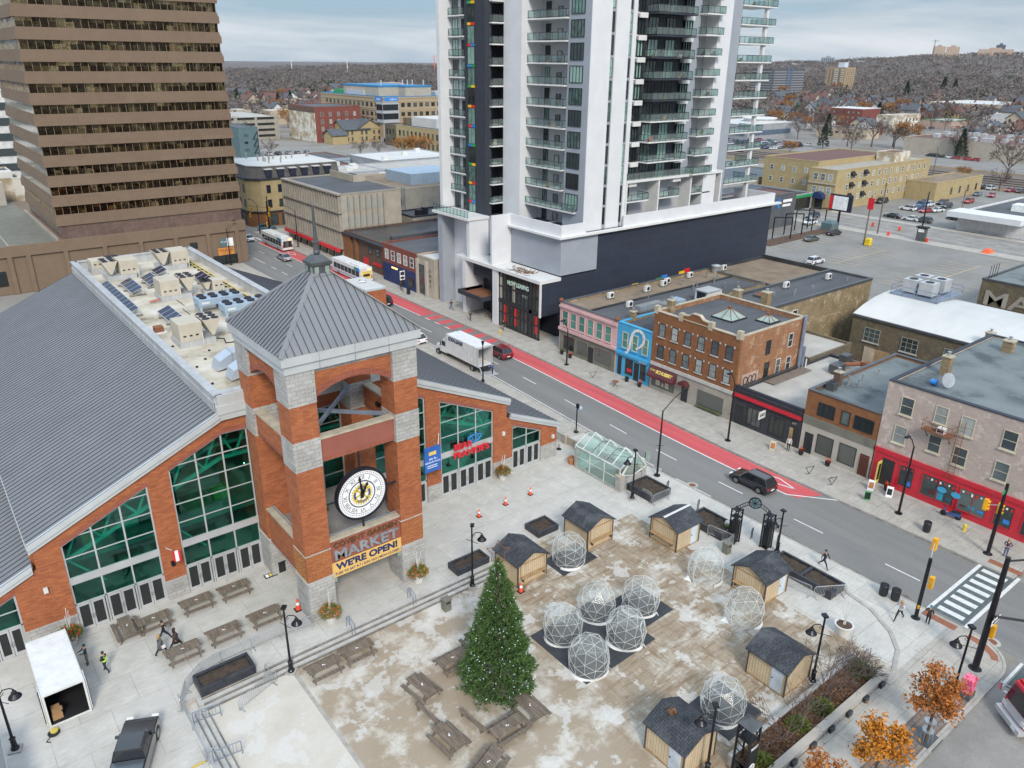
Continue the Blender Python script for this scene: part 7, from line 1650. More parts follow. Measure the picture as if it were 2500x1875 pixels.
letters('MARKET',.3,(32.6,18.2-a-.08,2.2),'-y','sign_white',py,ext=.01,width=.7);b_=MB();[b_.path([(.28*cos(q),-a-.08,1.0+.28*sin(q))for q in[2*pi*i/16 for i in range(17)]],.03)];[b_.bar((0,-a-.08,1.),(.28*cos(q),-a-.08,1+.28*sin(q)),.03)for q in(0.5,1.55,2.6,3.65,4.7,5.75)];b_.build('wheel_mark','sign_white',py,world=False)
gs=thing('glass_stairway','gable roofed glass stairway enclosure with white frames on low stone walls','stair enclosure',(52,49.2,0));x0,x1,y0,y1=50.3,53.8,46.1,52.6
def GP(name,mats,fn,par=None):b_=MB();fn(b_);return b_.build(name,mats,par or gs)
GP('stone_wall','stone_block',lambda b:(b.box(x0-.1,y0-.2,-.1,x0+.6,y0+.5,1.55),b.box(x1-.5,y0-.2,-.1,x1+.1,y0+.4,1.7),b.box(x0+.6,y0-.1,-.1,x1-.5,y0+.2,1.2),b.box(x0-.1,y1-.4,-.1,x0+.35,y1,2.2),b.box(x1-.25,y0+.4,-.1,x1,y1,.9),b.box(x0-.05,y0+.5,-.1,x0+.12,y1-.4,.18)))
GP('coping','stone_cap',lambda b:(b.box(x0-.16,y0-.26,1.55,x0+.66,y0+.56,1.7),b.box(x1-.56,y0-.26,1.7,x1+.16,y0+.46,1.85)))
eh,rh=2.5,3.9;xm=(x0+x1)/2;ys_=[y0,y0+2.2,y0+4.3,y1]
def frame(b):
 for y in ys_:b.bar((x0,y,.2),(x0,y,eh),.09);b.bar((x1,y,.9),(x1,y,eh),.09)
 for x in(x0,x1):b.bar((x,y0,eh),(x,y1,eh),.1);b.bar((x,y0,1.35),(x,y1,1.35),.06)
GP('frame','frame_white',frame)
def roofglass(bf,bg):
 ridge=lambda y:rh
 for i in range(3):
  a,c_=ys_[i],ys_[i+1];m_=(a+c_)/2
  for(p,q)in((a,m_),(c_,m_)):
   bf.bar((x0,p,eh),(xm,m_ if False else p,rh-.45),.09);bf.bar((x1,p,eh),(xm,p,rh-.45),.09)
   bg.face([(x0,p,eh),(xm,p,rh-.45),(xm,q,rh),(x0-.0,q,eh+.05)]);bg.face([(x1,p,eh),(xm,p,rh-.45),(xm,q,rh),(x1,q,eh+.05)])
  bf.bar((x0,m_,eh+.05),(xm,m_,rh),.09);bf.bar((x1,m_,eh+.05),(xm,m_,rh),.09);bf.bar((xm,a,rh-.45),(xm,m_,rh),.09);bf.bar((xm,m_,rh),(xm,c_,rh-.45),.09)
 for s in(x0,x1):bf.bar((s,y0-.25,eh-.6),(xm,y0-.35,rh+.1),.12)
 bf.bar((x0,y0-.25,eh-.6),(xm,y0-.1,eh-1.2),.1);bf.bar((x1,y0-.25,eh-.6),(xm,y0-.1,eh-1.2),.1)
 bg.face([(x0,y0-.25,eh-.6),(xm,y0-.1,eh-1.2),(x1,y0-.25,eh-.6),(xm,y0-.35,rh+.1)])
bf,bg_=MB(),MB();roofglass(bf,bg_);bf.build('roof_frame','frame_white',gs);bg_.build('roof_glass','shelter_glass',gs)
GP('side_glass','shelter_glass',lambda b:(b.box(x0-.01,y0+.5,.2,x0+.01,y1-.1,eh-.05),b.box(x1-.01,y0+.4,.9,x1+.01,y1,eh-.05),b.box(x0+.1,y1-.02,.2,x1-.1,y1,eh)))
GP('stair','concrete_old',lambda b:[b.box(x0+.4,y0+.6+i*.42,0,x1-.4,y0+1.02+i*.42,1.9-i*.16)for i in range(11)])
GP('stair_rail','bluegrey_steel',lambda b:(b.path([(x0+.8,y0+.8,2.6),(x0+.8,y1-1.,1.2)],.04),b.path([(x1-.9,y0+.8,2.6),(x1-.9,y1-1,1.2)],.04)))
b_=MB();b_.bar((0,0,0),(0,0,2.9),.06);b_.ext([(.05,1.9),(.5,1.8),(.55,2.4),(.5,3.0),(.05,2.9)],-.03,.03,'y',1);single('parking_sign',b_,['pole_black','glazing_pale'],'pale oval parking sign on a post beside the glass stairway','sign',(54.4,46.6,0),rz=-.6)
b_=MB();b_.lathe([(.3,0),(.28,.05),(.05,.1),(.04,.6)],n=12);single('post_base',b_,'lamp_black','short black post stub on the terrace beyond the brick wing','post',(51.6,56.6,0))
wl_=thing('stone_parapet','low pale parapet wall with mesh panels along the street beside the brick wing','wall',(53.2,57,0))
for i in range(5):b_=MB();y=53.3+i*2.0;b_.box(52.9,y-.25,-.05,53.4,y+.25,1.1);b_.build('post','precast',wl_)
for i in range(4):b_=MB();y=53.55+i*2.0;b_.box(53.1,y,.1,53.2,y+1.5,.95);b_.build('panel','concrete_panel' if i<2 else 'alum',wl_)
b_=MB();b_.box(-.3,-.02,.1,.3,.02,1.0);b_.box(-.24,-.035,.2,.24,-.021,.9,1);single('chalk_board',b_,['sign_green','cl_black'],'bright green framed chalk board by the far kerb','sign',(68.5,30.1,0),rz=-.9)
for x,y,lb,m_ in((70.5,42.2,'white and orange A-board before the black restaurant','frame_cream'),(71.1,29.2,'white A-board before the red shop windows','sign_white'),(70.9,31.,'tall white sign board at the red shop\'s door','sign_white')):
 t=thing('a_board',lb,'sign',(x,y,0),radians(-70))
 for s in(-1,1):b_=MB();b_.hexa([(-.3,s*.28-.02,0),(.3,s*.28-.02,0),(.3,s*.28+.02,0),(-.3,s*.28+.02,0)],[(-.3,s*.03-.02,1.05),(.3,s*.03-.02,1.05),(.3,s*.03+.02,1.05),(-.3,s*.03+.02,1.05)]);o_=b_.build('board',m_,t,world=False)
 b_=MB();b_.hexa([(-.22,-.27,.25),(.22,-.27,.25),(.22,-.25,.25),(-.22,-.25,.25)],[(-.22,-.12,.85),(.22,-.12,.85),(.22,-.1,.85),(-.22,-.1,.85)]);b_.build('face','cl_black' if y<30 else 'terracotta',t,world=False)
t=thing('fire_hydrant','yellow fire hydrant on the far pavement before the red shop','hydrant',(70.6,21.8,0))
b_=MB();b_.lathe([(.16,0),(.16,.08),(.11,.1),(.11,.5),(.15,.52),(.13,.62),(.05,.72)],n=12);b_.build('body','hydrant_yellow',t,world=False)
for s in(-1,1):b_=MB();b_.tube((0,s*.1,.42),(0,s*.22,.42),.06);b_.build('outlet','hydrant_yellow',t,world=False)
t2=dup(t,(70.2,91.6,0),0,'yellow fire hydrant on the pavement before the leasing windows')
for i,(x,y,lb)in enumerate(((68.6,33.9,'triangular bike rack nearest the end of the red lane'),(68.8,36.6,'triangular bike rack beside the black SUV'),(69.2,69.6,'triangular bike rack before the pink shop'),(69.4,65.6,'round topped rack before the blue shop'))):
 b_=MB();b_.path([(-.5,0,0),(0,0,.0),(.45,0,.9),(-.5,0,.75),(0,0,0)],.03)if i<3 else(b_.lathe([(.45,.7),(.45,.75)],n=14,m=1),b_.path([(-.3,0,0),(.3,0,.7)],.03),b_.path([(.3,0,0),(-.3,0,.7)],.03));single('bike_rack',b_,['pole_black','rust'],lb,'bike rack',(x,y,0),rz=-.5)
for x,y,lb in((71.9,65.9,'dark pot of green leaves and white grasses by the blue shop door'),(71.9,63.6,'dark pot of leaves and orange flowers by the blue shop\'s right window'),(71.9,79.,'dark pot of yellow-green plants before the pink shop'),(71.8,77.1,'dark pot of orange plants before the pink shop'),(71.9,39.6,'dark pot of red flowers beside the restaurant door'),(71.9,36.4,'dark pot of red flowers before the stone shopfront'),(71.9,29.9,'basket of orange and red flowers at the red shop\'s entrance'),(74.6,97.8,'dry bush in a pot at the tower entrance, nearer the road'),(73.8,99.9,'dry bush in a pot at the tower entrance awning')):
 t=thing('potted_plant',lb,'potted plant',(x,y,0));b_=MB();b_.lathe([(.2,0),(.3,.5),(.3,.55)],n=12);b_.build('pot','cl_black' if y<90 else 'olive_grey',t,world=False);f_=MB()
 for i in range(70):
  d=Vector((random.gauss(0,1),random.gauss(0,1),abs(random.gauss(.6,.6)))).normalized();c_=Vector((0,0,.55))+d*random.uniform(.05,.4);u=d.cross(Vector((.3,.2,1))).normalized()*.05;f_.face([c_-u,c_+u,c_+d*.18])
 f_.build('leaves','flower' if('red' in lb or 'orange' in lb)else('dead_leaf' if y>90 else 'shrub_green'),t,world=False)
mt_=thing('motorcycle','blue motor scooter parked before the red shop windows','scooter',(71.9,23.6,0),radians(100))
b_=MB();b_.hexa([(-.8,-.14,.35),(.5,-.14,.3),(.5,.14,.3),(-.8,.14,.35)],[(-.8,-.12,.72),(.1,-.1,.6),(.1,.1,.6),(-.8,.12,.72)]);b_.bar((.5,0,.35),(.75,0,.95),.12);b_.build('body','car_blue',mt_,world=False);b_=MB();b_.box(-.75,-.14,.72,.05,.14,.82);b_.build('seat','cl_black',mt_,world=False);b_=MB();b_.bar((.72,-.3,1.),(.72,.3,1.),.04);b_.build('handlebar','cl_black',mt_,world=False)
for x in(-.6,.7):b_=MB();b_.tube((x,-.06,.28),(x,.06,.28),.28,n=14);b_.build('wheel','rubber',mt_,world=False)
t=thing('utility_box','pink painted utility box with red swirls on the corner pavement','utility box',(49.6,12.6,0));b_=MB();b_.box(-.4,-.35,.45,.4,.35,1.6);b_.build('cabinet','lego_r' if False else 'paint_pinkred',t,world=False,bev=.03)if False else None
mk('pink_swirl',(.62,.04,.14),.5,amt=.4,scale=3.,stops=[(.4,(.62,.04,.13)),(.5,(.75,.25,.35)),(.58,(.62,.02,.05)),(.7,(.3,.02,.06))])
b_.build('cabinet','pink_swirl',t,world=False,bev=.03);b_=MB();b_.box(-.45,-.4,0,.45,.4,.45);b_.build('plinth','alum_dark',t,world=False)
b_=MB();b_.box(-.6,-.45,0,.6,.45,.02);single('utility_cover',b_,'galv','grey metal access cover beside the pink utility box','cover',(48.4,12.9,.002))
t=thing('bus_stop_sign','white bus stop sign on a dark post before the black brick shop','sign',(70.3,121.3,0));b_=MB();b_.tube((0,0,0),(0,0,4.2),.06);b_.build('post','pole_black',t,world=False);b_=MB();b_.box(-.5,-.04,2.3,.5,.04,4.0);b_.box(-.4,-.05,3.2,-.05,-.041,3.8,1);b_.box(.05,-.05,3.2,.4,-.041,3.8,1);b_.box(-.4,-.05,2.5,.4,-.041,2.9,1);b_.build('panel',['sign_white','cl_black'],t,world=False)
t=thing('blue_kiosk','dark blue kiosk with grey shingle roof cut by the picture\'s left edge','kiosk',(-4.5,43.8,0));b_=MB();b_.box(-2.,-2.6,0,2.,1.6,2.3);b_.build('wall','banner_navy',t,world=False);b_=MB();b_.ext([(-2.2,2.3),(2.2,2.3),(2.2,2.42),(0,3.2),(-2.2,2.42)],-2.9,1.9);b_.build('roof','metal_roof',t,world=False);b_=MB();b_.box(1.9,-2.95,2.2,2.25,1.95,2.3);b_.build('trim','frame_white',t,world=False)
# ------------------------ people: one skinned body each, clothes by region
def person(x,y,face,label,top='cl_black',legs='cl_navy',hair='hair_dark',stride=0.,arms='down',coat=False,z=0.,extra=None,hat=None):
 t=thing('person',label,'person',(x,y,z),radians(face))
 V=[];E=[]
 def v(p,r,mt,par=None):
  V.append((Vector(p),r,mt))
  if par is not None:E.append((par,len(V)-1))
  return len(V)-1
 pv=v((0,0,.94),.15,legs if not coat else top);sp=v((0,.01,1.14),.135,top,pv);ch=v((0,.0,1.33),.155,top,sp);nk=v((0,.0,1.49),.06,'skin',ch);hd=v((0,.02,1.60),.088,'skin',nk);v((0,.015,1.71),.08,'skin',hd)
 for s in(-1,1):
  f=s*stride
  hp=v((s*.09,0,.88),.11,legs if not coat else top,pv);kn=v((s*.1,f*.24+.03,.50),.075 if not coat else .085,legs,hp);an=v((s*.1,f*.42-(.12 if f<0 else 0),.10+(.06 if f<0 else 0)),.05,legs,kn);v((s*.11,f*.42+.13-(.12 if f<0 else 0),.045),.045,'cl_black',an)
  sh_=v((s*.19,0,1.42),.075,top,ch)
  if arms=='down':el,wr=(s*.26,-f*.16,1.16),(s*.25,-f*.22+.08,.92)
  elif arms=='fwd':el,wr=(s*.25,.18,1.2),(s*.16,.42,1.22)
  elif arms=='up':el,wr=(s*.32,.12,1.25),(s*.2,.2,1.5)
  else:el,wr=(s*.3,-.05,1.17),(s*.12,.2,1.12)
  e_=v(el,.055,top,sh_);w_=v(wr,.04,top,e_);d=(Vector(wr)-Vector(el)).normalized();pm=v(Vector(wr)+d*.07,.036,'skin',w_)
  sd=d.cross(Vector((0,0,1))if abs(d.z)<.8 else Vector((0,1,0))).normalized()
  for k in range(4):v(Vector(wr)+d*(.155+.012*(k in(1,2)))+sd*(.026*(k-1.5))+Vector((0,.012,0)),.010,'skin',pm)
  v(Vector(wr)+d*.09+sd*.05*s,.011,'skin',w_)
 me=bpy.data.meshes.new('body');me.from_pydata([a for a,_,_ in V],E,[]);o=link('body',me,t)
 mo=o.modifiers.new('skin','SKIN');mo.use_smooth_shade=True
 for i,(a,r,_)in enumerate(V):sv=me.skin_vertices[0].data[i];sv.radius=(r,r*(.72 if 0<i<3 else .9));sv.use_root=(i==0)
 su=o.modifiers.new('smooth','SUBSURF');su.levels=su.render_levels=1
 bpy.context.view_layer.update();m2=bpy.data.meshes.new_from_object(o.evaluated_get(bpy.context.evaluated_depsgraph_get()))
 o.modifiers.clear();o.data=m2;bpy.data.meshes.remove(me)
 ms=sorted({q for _,_,q in V});m2.materials.clear()
 for q in ms:m2.materials.append(MATS[q])
 segs=[(V[a][0],V[b_][0],V[b_][2])for a,b_ in E]
 for p in m2.polygons:
  c_=p.center;best=min(segs,key=lambda s_:(c_-(s_[0]+(s_[1]-s_[0])*max(0,min(1,(c_-s_[0]).dot(s_[1]-s_[0])/max(1e-6,(s_[1]-s_[0]).length_squared))))).length);p.material_index=ms.index(best[2])
 h=MB();h.ball((0,-.01,1.70),.108,10,sz=1.0);(h.lathe([(.10,1.42),(.12,1.6),(.1,1.72)],(0,-.05,0),8)if hair!='hair_dark' or coat else None);h.build('hair' if not hat else 'hat',hat or hair,t,world=False,smooth=True)
 f_=MB();f_.ball((0,.115,1.61),.018,6);[f_.ball((s*.035,.098,1.645),.011,6,1)for s in(-1,1)];f_.box(-.025,.095,1.555,.025,.107,1.563,2);f_.build('face',['skin','cl_black','light_red'],t,world=False)
 if coat:c_=MB();c_.lathe([(.25,.52),(.2,.9),(.18,1.2)],n=12);c_.build('coat_skirt',top,t,world=False,smooth=True)
 if extra=='vest':
  c_=MB()
  for s in(-1,1):
   for yb_ in(-.17,.17):c_.bar((s*.17,yb_,1.42),(-s*.15,yb_,1.02),.06,.02,upv=(0,1,0))
  c_.lathe([(.19,1.0),(.19,1.07)],n=14);c_.build('safety_straps','hivis',t,world=False)
 if extra=='bag':c_=MB();c_.box(.22,-.05,.66,.3,.2,.9);c_.build('bag','sign_white',t,world=False)
 return t
person(3.35,51.9,95,'man in dark jacket leaning on the container\'s right wall','cl_navy','cl_khaki',arms='fwd',hat='cl_navy')
person(4.2,50.35,40,'worker in navy with a bright yellow-green safety cross, walking by the container','cl_navy','cl_navy',stride=.5,arms='fold',extra='vest',hat='cl_navy')
person(8.35,51.2,-85,'man in black between the long haired woman and the table bench','cl_black','cl_navy',stride=1.)
person(7.75,49.8,-75,'long haired woman in a grey coat carrying a white bag','cl_grey','cl_black','hair_blond',.8,coat=True,extra='bag')
person(8.8,49.85,-80,'woman in a long dark brown coat leading the walking group','cl_brown','cl_black',stride=.9,coat=True)
person(55.1,26.6,180,'man in a black printed top walking beside the near kerb','cl_black','cl_navy',stride=1.,hat='hair_dark')
person(53.6,19.3,90,'blond runner in a pale grey top and black trousers near the round bins','cl_light','cl_black','hair_blond',1.1,arms='up')
person(54.85,17.7,-90,'person in a brown jacket and turquoise hat waiting at the zebra crossing','cl_brown','cl_black',hat='cl_teal',arms='fold')
person(69.3,17.8,95,'woman in a purple jacket and jeans on the far corner','cl_purple','cl_jean','hair_blond',arms='fold')
person(71.3,106.9,20,'walker in dark clothes by the tower\'s side door','cl_navy','cl_jean',stride=1.)
person(70.3,99.8,180,'person in a dark jacket and grey trousers before the entrance awning','cl_navy','cl_grey',stride=.4)
person(71.7,92.8,180,'person in black with pale trousers before the leasing windows','cl_black','cl_khaki',stride=.5)
person(59.2,78.9,60,'worker in a bright blue jacket standing at the truck\'s tail lift','cl_blue','cl_navy',arms='fwd',z=G0)
person(70.6,122.5,0,'small figure in brown on the pavement before the red brick bar','cl_brown','cl_navy',stride=.6)
person(71.6,41.0,120,'person in a pale coat at the restaurant doorway','cl_light','cl_navy')
# ------------------------ trees and planting
def blades(mb,c,d,n,ln,wd,spread,rnd_):
 for i in range(n):
  v=(Vector(d)+Vector((rnd_.gauss(0,spread),rnd_.gauss(0,spread),rnd_.gauss(0,spread)))).normalized();u=v.cross(Vector((rnd_.gauss(0,1),rnd_.gauss(0,1),rnd_.gauss(0,1)))).normalized()*wd
  c_=Vector(c);l=ln*rnd_.uniform(.6,1.2);mb.face([c_-u,c_+u,c_+v*l])
R_=random.Random(31)
xt=thing('decorated_spruce','tall conical spruce hung with tiny lights and topped by a wire star','tree',(25.2,33.0,-.45))
b_=MB();b_.lathe([(.28,0),(.2,3),(.06,10.2)],n=10);b_.build('trunk','bark',xt,world=False)
cr_=MB();li=MB();H_=10.9
for i in range(5200):
 f_=1-sqrt(R_.random());z=.45+f_*(H_-.9);rad=(2.35*(1-f_)**.82+.08)*(1+.12*sin(z*5.3+R_.random()));a=R_.uniform(0,2*pi);rr=rad*(1-.5*R_.random()**2.2)*(1+.1*sin(a*7+z*3))
 c_=(rr*cos(a),rr*sin(a),z);blades(cr_,c_,(cos(a),sin(a),.45),5,.34,.045,.55,R_)
 if i%16==0:q=rad*(.98+.08*R_.random());li.box(q*cos(a)-.012,q*sin(a)-.012,z,q*cos(a)+.012,q*sin(a)+.012,z+.03)
for k in range(26):z=9.6+R_.random()*1.0;blades(cr_,(0,0,z),(R_.gauss(0,.5),R_.gauss(0,.5),1),4,.5,.05,.3,R_)
cr_.build('crown','spruce',xt,world=False);tag(li.build('lights','led_blue',xt,world=False),kind='stuff')
b_=MB();pts=[((.45 if k%2 else .9)*cos(pi/2+2*pi*k/10),(.45 if k%2 else .9)*sin(pi/2+2*pi*k/10))for k in range(11)]
b_.path([(p*.72,-p*.5,11.1+q)for p,q in pts],.022);b_.tube((0,0,10.2),(0,0,10.7),.03);b_.build('star','rust',xt,world=False)
def branch(mb,p,d,L,r,depth,rnd_,tips,droop=0.):
 d=Vector(d).normalized();q=Vector(p)+d*L;mb.tube(p,q,r,r*.65,5)
 if depth==0:tips.append((q,d));return
 for k in range(rnd_.choice((2,3))):
  e=(d+Vector((rnd_.gauss(0,.42),rnd_.gauss(0,.42),rnd_.gauss(.05-droop,.3)))).normalized();branch(mb,q if rnd_.random()<.7 else Vector(p)+d*L*.7,e,L*rnd_.uniform(.6,.85),r*.62,depth-1,rnd_,tips,droop)
def leafy(name,label,x,y,h,leafm,seed,spread=1.,n=26,z=0.):
 rn=random.Random(seed);t=thing(name,label,'tree',(x,y,z));tr=MB();tips=[]
 tr.tube((0,0,0),(0,0,h*.4),.11,.08,8)
 for k in range(7):a=k*2.4;branch(tr,(0,0,h*(.3+.075*k)),(cos(a)*spread,sin(a)*spread,.75),h*.15,.05,2,rn,tips)
 tr.build('trunk','bark',t,world=False);c_=MB()
 for q,d in tips:
  for i in range(n):w=q+Vector((rn.gauss(0,.3),rn.gauss(0,.3),rn.gauss(0,.24)));blades(c_,w,(rn.gauss(0,1),rn.gauss(0,1),rn.gauss(0,.6)),2,.22,.075,.3,rn)
 c_.build('crown',leafm,t,world=False);return t
leafy('oak_tree','rust red leaved young tree on the corner pavement',43.8,12.5,5.0,'oak_rust',3,.45,34)
leafy('oak_tree','bright orange leaved young tree nearest the picture bottom',38.0,12.9,4.1,'oak_orange',8,.6,36)
leafy('oak_tree','third small rust tree just peeping in at the bottom edge',33.2,13.6,3.9,'oak_rust',12,.6)
g=MB();[g.box(x-.75,y-.75,.004,x+.75,y+.75,.012)for x,y in((43.8,12.5),)];single('tree_grate',g,'alum_dark','square iron grate round the rust red tree\'s trunk','grate')
g=MB();[g.tube((43.8+.35*cos(a),12.5+.35*sin(a),0),(43.8+.35*cos(a),12.5+.35*sin(a),1.5),.02,n=5)for a in[k*pi/4 for k in range(8)]];[g.lathe([(.36,z),(.36,z+.03)],(43.8,12.5,0),16)for z in(.7,1.45)];single('tree_guard',g,'galv','slim steel cage around the rust red tree\'s trunk','tree guard')
bd=thing('planting_bed','long raised bed of mulch behind a pale stone wall by the corner pavement','planting bed',(40,17.7,0))
b_=MB();b_.box(32.5,16.65,-.45,46.9,17.05,.45);b_.box(46.5,17.05,-.1,46.9,19.,.3);b_.box(32.5,19.,-.45,46.9,19.3,.35);b_.build('wall','stone_block',bd)
b_=MB();b_.box(32.4,16.58,.45,47.,17.1,.57);[b_.box(33+i*2.1,16.4,-.05,33.5+i*2.1,16.6,.35,1)for i in range(7)];b_.build('coping',['precast','black_liner'],bd)
b_=MB();n=16
zz=[[.22+R_.uniform(-.1,.14)for j in range(5)]for i in range(n+1)]
for i in range(n):
 for j in range(4):Pq=lambda i,j:(32.6+13.9*i/n,17.05+1.95*j/4,zz[i][j]);b_.face([Pq(i,j),Pq(i+1,j),Pq(i+1,j+1),Pq(i,j+1)])
b_.build('mulch','mulch',bd)
lt=MB()
for i in range(2600):c_=(R_.uniform(32.7,46.4),R_.uniform(17.1,18.95),.3+R_.random()*.1);blades(lt,c_,(R_.gauss(0,1),R_.gauss(0,1),.25),1,.22,.05,.3,R_)
tag(lt.build('leaf_litter','dead_leaf',bd),kind='stuff')
def bare_shrub(x,y,h,n,label,seed,spread=.5):
 rn=random.Random(seed);t=thing('bare_shrub',label,'shrub',(x,y,.2));m_=MB();tips=[]
 for k in range(n):a=rn.uniform(0,2*pi);s=rn.uniform(.15,spread);branch(m_,(rn.gauss(0,.15),rn.gauss(0,.15),0),(s*cos(a),s*sin(a),1),h*rn.uniform(.3,.42),.035,3,rn,tips)
 m_.build('stems','twig',t,world=False);tw=MB()
 for q,d in tips:[tw.bar(q,q+(d+Vector((rn.gauss(0,.5),rn.gauss(0,.5),rn.gauss(0,.4)))).normalized()*rn.uniform(.25,.6),.016)for i in range(2)]
 tw.build('twigs','twig',t,world=False)
bare_shrub(41.6,18.1,4.2,8,'tall many-stemmed bare shrub in the middle of the planting bed',1,.45);bare_shrub(36.2,18.,3.6,6,'spreading bare shrub nearest the bottom edge of the bed',2,.8);bare_shrub(44.9,18.2,2.2,9,'low bushy bare shrub at the right end of the bed',5,.8)
for x,y,s,lb in((45.7,18.,1.0,'yellow-green low bush at the bed\'s right corner'),(40.4,17.8,.75,'dark green low bush below the tall bare shrub'),(37.9,17.9,.7,'dull green low bush between the bare shrubs'),(33.6,17.6,.7,'bright green low bush at the bottom edge of the bed')):
 t=thing('low_bush',lb,'bush',(x,y,.25));c_=MB()
 for i in range(500):v=Vector((R_.gauss(0,1),R_.gauss(0,1),abs(R_.gauss(0,.7)))).normalized();blades(c_,v*s*R_.uniform(.4,1)*Vector((1,1,.6)).length/1.5,v,2,.26,.035,.4,R_)
 c_.build('leaves','shrub_green',t,world=False)
 c_=MB();[c_.tube((0,0,-.1),(R_.gauss(0,.3),R_.gauss(0,.3),.5),.02,n=5)for i in range(6)];c_.build('stems','bark',t,world=False)
b_=MB();[b_.box(*q)for q in((-.5,-.5,0,.5,-.32,.9),(-.5,.32,0,.5,.5,.9),(-.5,-.32,0,-.32,.32,.9),(.32,-.32,0,.5,.32,.9))];single('hollow_pedestal',b_,'precast','hollow square pale pedestal at the bottom beside the bed','pedestal',(32.9,16.2,0))
# ------------------------ granite office tower
mk('rust_orange',(.55,.22,.05),.6)
gt=thing('granite_tower','brown granite office tower with bands of bronze mirror windows','office tower',(40,178,0));X0,X1,Y0,Y1=22.4,56.6,161.4,196
b_=MB();b_.box(-40,Y0,-.1,X1,Y0+.4,8.5);b_.box(-40,Y0+.4,-.1,X1,215,8.3);b_.box(X0,Y0+.4,8.3,X1,Y1,8.6)
wl=b_.build('podium','granite',gt)
b_=MB();xs_=[-26,-19,-12.5,-5.8,.8,7.4,14,16.9,22.9,29.5,35.9,42.4,48.7,54.6]
for x in xs_:b_.box(x-.38,Y0-.35,-.1,x+.38,Y0,7.4)
b_.box(-40,Y0-.36,6.6,X1,Y0-.001,8.5);b_.build('pilaster','granite',gt)
b_=MB();b_.box(45.,Y0-.05,3.9,46.5,Y0-.01,5.2);b_.box(7.6,Y0-.05,1.5,13,Y0-.01,4.2);b_.box(49.3,Y0-.06,0,54.2,Y0-.01,1.9);b_.build('window','pane_dark',gt)
b_=MB();b_.box(51,Y0-.1,3.6,52.4,Y0-.04,5.3);b_.box(52.4,Y0-.1,3.6,53.7,Y0-.04,5.3,1);b_.box(50.4,Y0-.1,1.9,53.7,Y0-.04,3.4,2);b_.build('sign_panel',['paint_teal','sign_white','rust_orange'],gt);letters('FARHI',.7,(52,Y0-.12,2.85),'-y','rust',gt,width=2.6)
letters('For Sale',.45,(51.7,Y0-.12,4.6),'-y','sign_white',gt,width=1.1)
b_=MB();b_.box(-39.6,Y0+.4,8.3,X0-.5,214.6,8.35);b_.box(14.2,Y0+1,8.36,14.5,200,8.42,1);b_.box(X0-.5,Y0+.4,8.36,X0-.1,198,8.9,1);b_.build('podium_roof',['olive_grey','concrete_old'],gt)
b_=MB();b_.box(X0+.5,Y0+.6,8.6,X1-.3,Y1,11.0);b_.build('base_band','granite_polished',gt)
FH=3.46;z=11.0;k=0
mk('bronze_frame',(.30,.24,.15),.5)
while z<60:
 zw0,zw1=z+1.95,z+FH
 b_=MB();b_.box(X0,Y0+.35,z,X1,Y1,z+1.25);b_.box(X0+.12,Y0+.5,z+1.25,X1-.12,Y1,z+1.6);b_.box(X0+.2,Y0+.6,z+1.6,X1-.2,Y1,zw0);b_.build('spandrel','granite',gt)
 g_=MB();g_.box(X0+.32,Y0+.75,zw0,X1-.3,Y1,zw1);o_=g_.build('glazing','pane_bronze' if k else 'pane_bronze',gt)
 m_=MB();n=27
 for i in range(n+1):x=X0+.36+(X1-X0-.72)*i/n;m_.box(x-.025,Y0+.71,zw0,x+.025,Y0+.75,zw1)
 for i in range(26):y=Y0+1.+i*1.3;m_.box(X0+.28,y-.03,zw0,X0+.32,y+.03,zw1)
 m_.build('mullion','bronze_frame',o_)
 if 1<=k<=5:s_=MB();s_.box(X0+.295,Y0+.8,zw0+.1,X0+.315,Y1-1,zw1-.08);s_.build('blind','pane_silver',o_)
 z+=FH;k+=1
# ------------------------ generic blocks for the rest of town
def blk(name,label,x0,y0,x1,y1,h,wall,roof,wins=(),cat='building',group=None,par=.35,trim=None,pane='pane_dark',frame='frame_dark',z0=0):
 t=thing(name,label,cat,((x0+x1)/2,(y0+y1)/2,z0),0,group);w,d=(x1-x0)/2,(y1-y0)/2
 b_=MB();b_.box(-w,-d,-.2,w,d,h);b_.v=[(x+t.location.x,y+t.location.y,z+z0)for x,y,z in b_.v];b_.build('wall',wall,t)
 b_=MB()
 for q in((x0-.05,y0-.05,x1+.05,y0+.3),(x0-.05,y1-.3,x1+.05,y1+.05),(x0-.05,y0+.3,x0+.3,y1-.3),(x1-.3,y0+.3,x1+.05,y1-.3)):b_.box(q[0],q[1],z0+h,q[2],q[3],z0+h+par,1)
 b_.box(x0+.3,y0+.3,z0+h,x1-.3,y1-.3,z0+h+.04);b_.build('roof',[roof,trim or wall],t)
 for f,u0,u1,n,zs,ww,wh in wins:
  for zz in zs:
   for i in range(n):window(t,f,u0+(u1-u0)*(i+.5)/n,z0+zz,ww,wh,x0 if f=='-x' else y0,frame,pane,.12,1,2,split=False)
 return t
def extra(t,nm,mats,fn):b_=MB();fn(b_);return b_.build(nm,mats,t)
t=blk('taupe_shop','narrow taupe shop with a recessed glass bay and vertical letters',72.3,113.6,90,119.2,6.9,'concrete_panel','roof_white');extra(t,'window','pane_shop',lambda b:b.box(72.2,116.2,.2,72.31,118.6,5.6));extra(t,'bay','precast',lambda b:(b.box(71.9,115.6,0,72.3,116.2,6.5),b.box(71.9,118.6,0,72.3,119.2,6.5)))
for i,ch in enumerate('SUKI'):letters(ch,.8,(72.25,114.9,4.9-i*.9),'-x','cl_black',t)
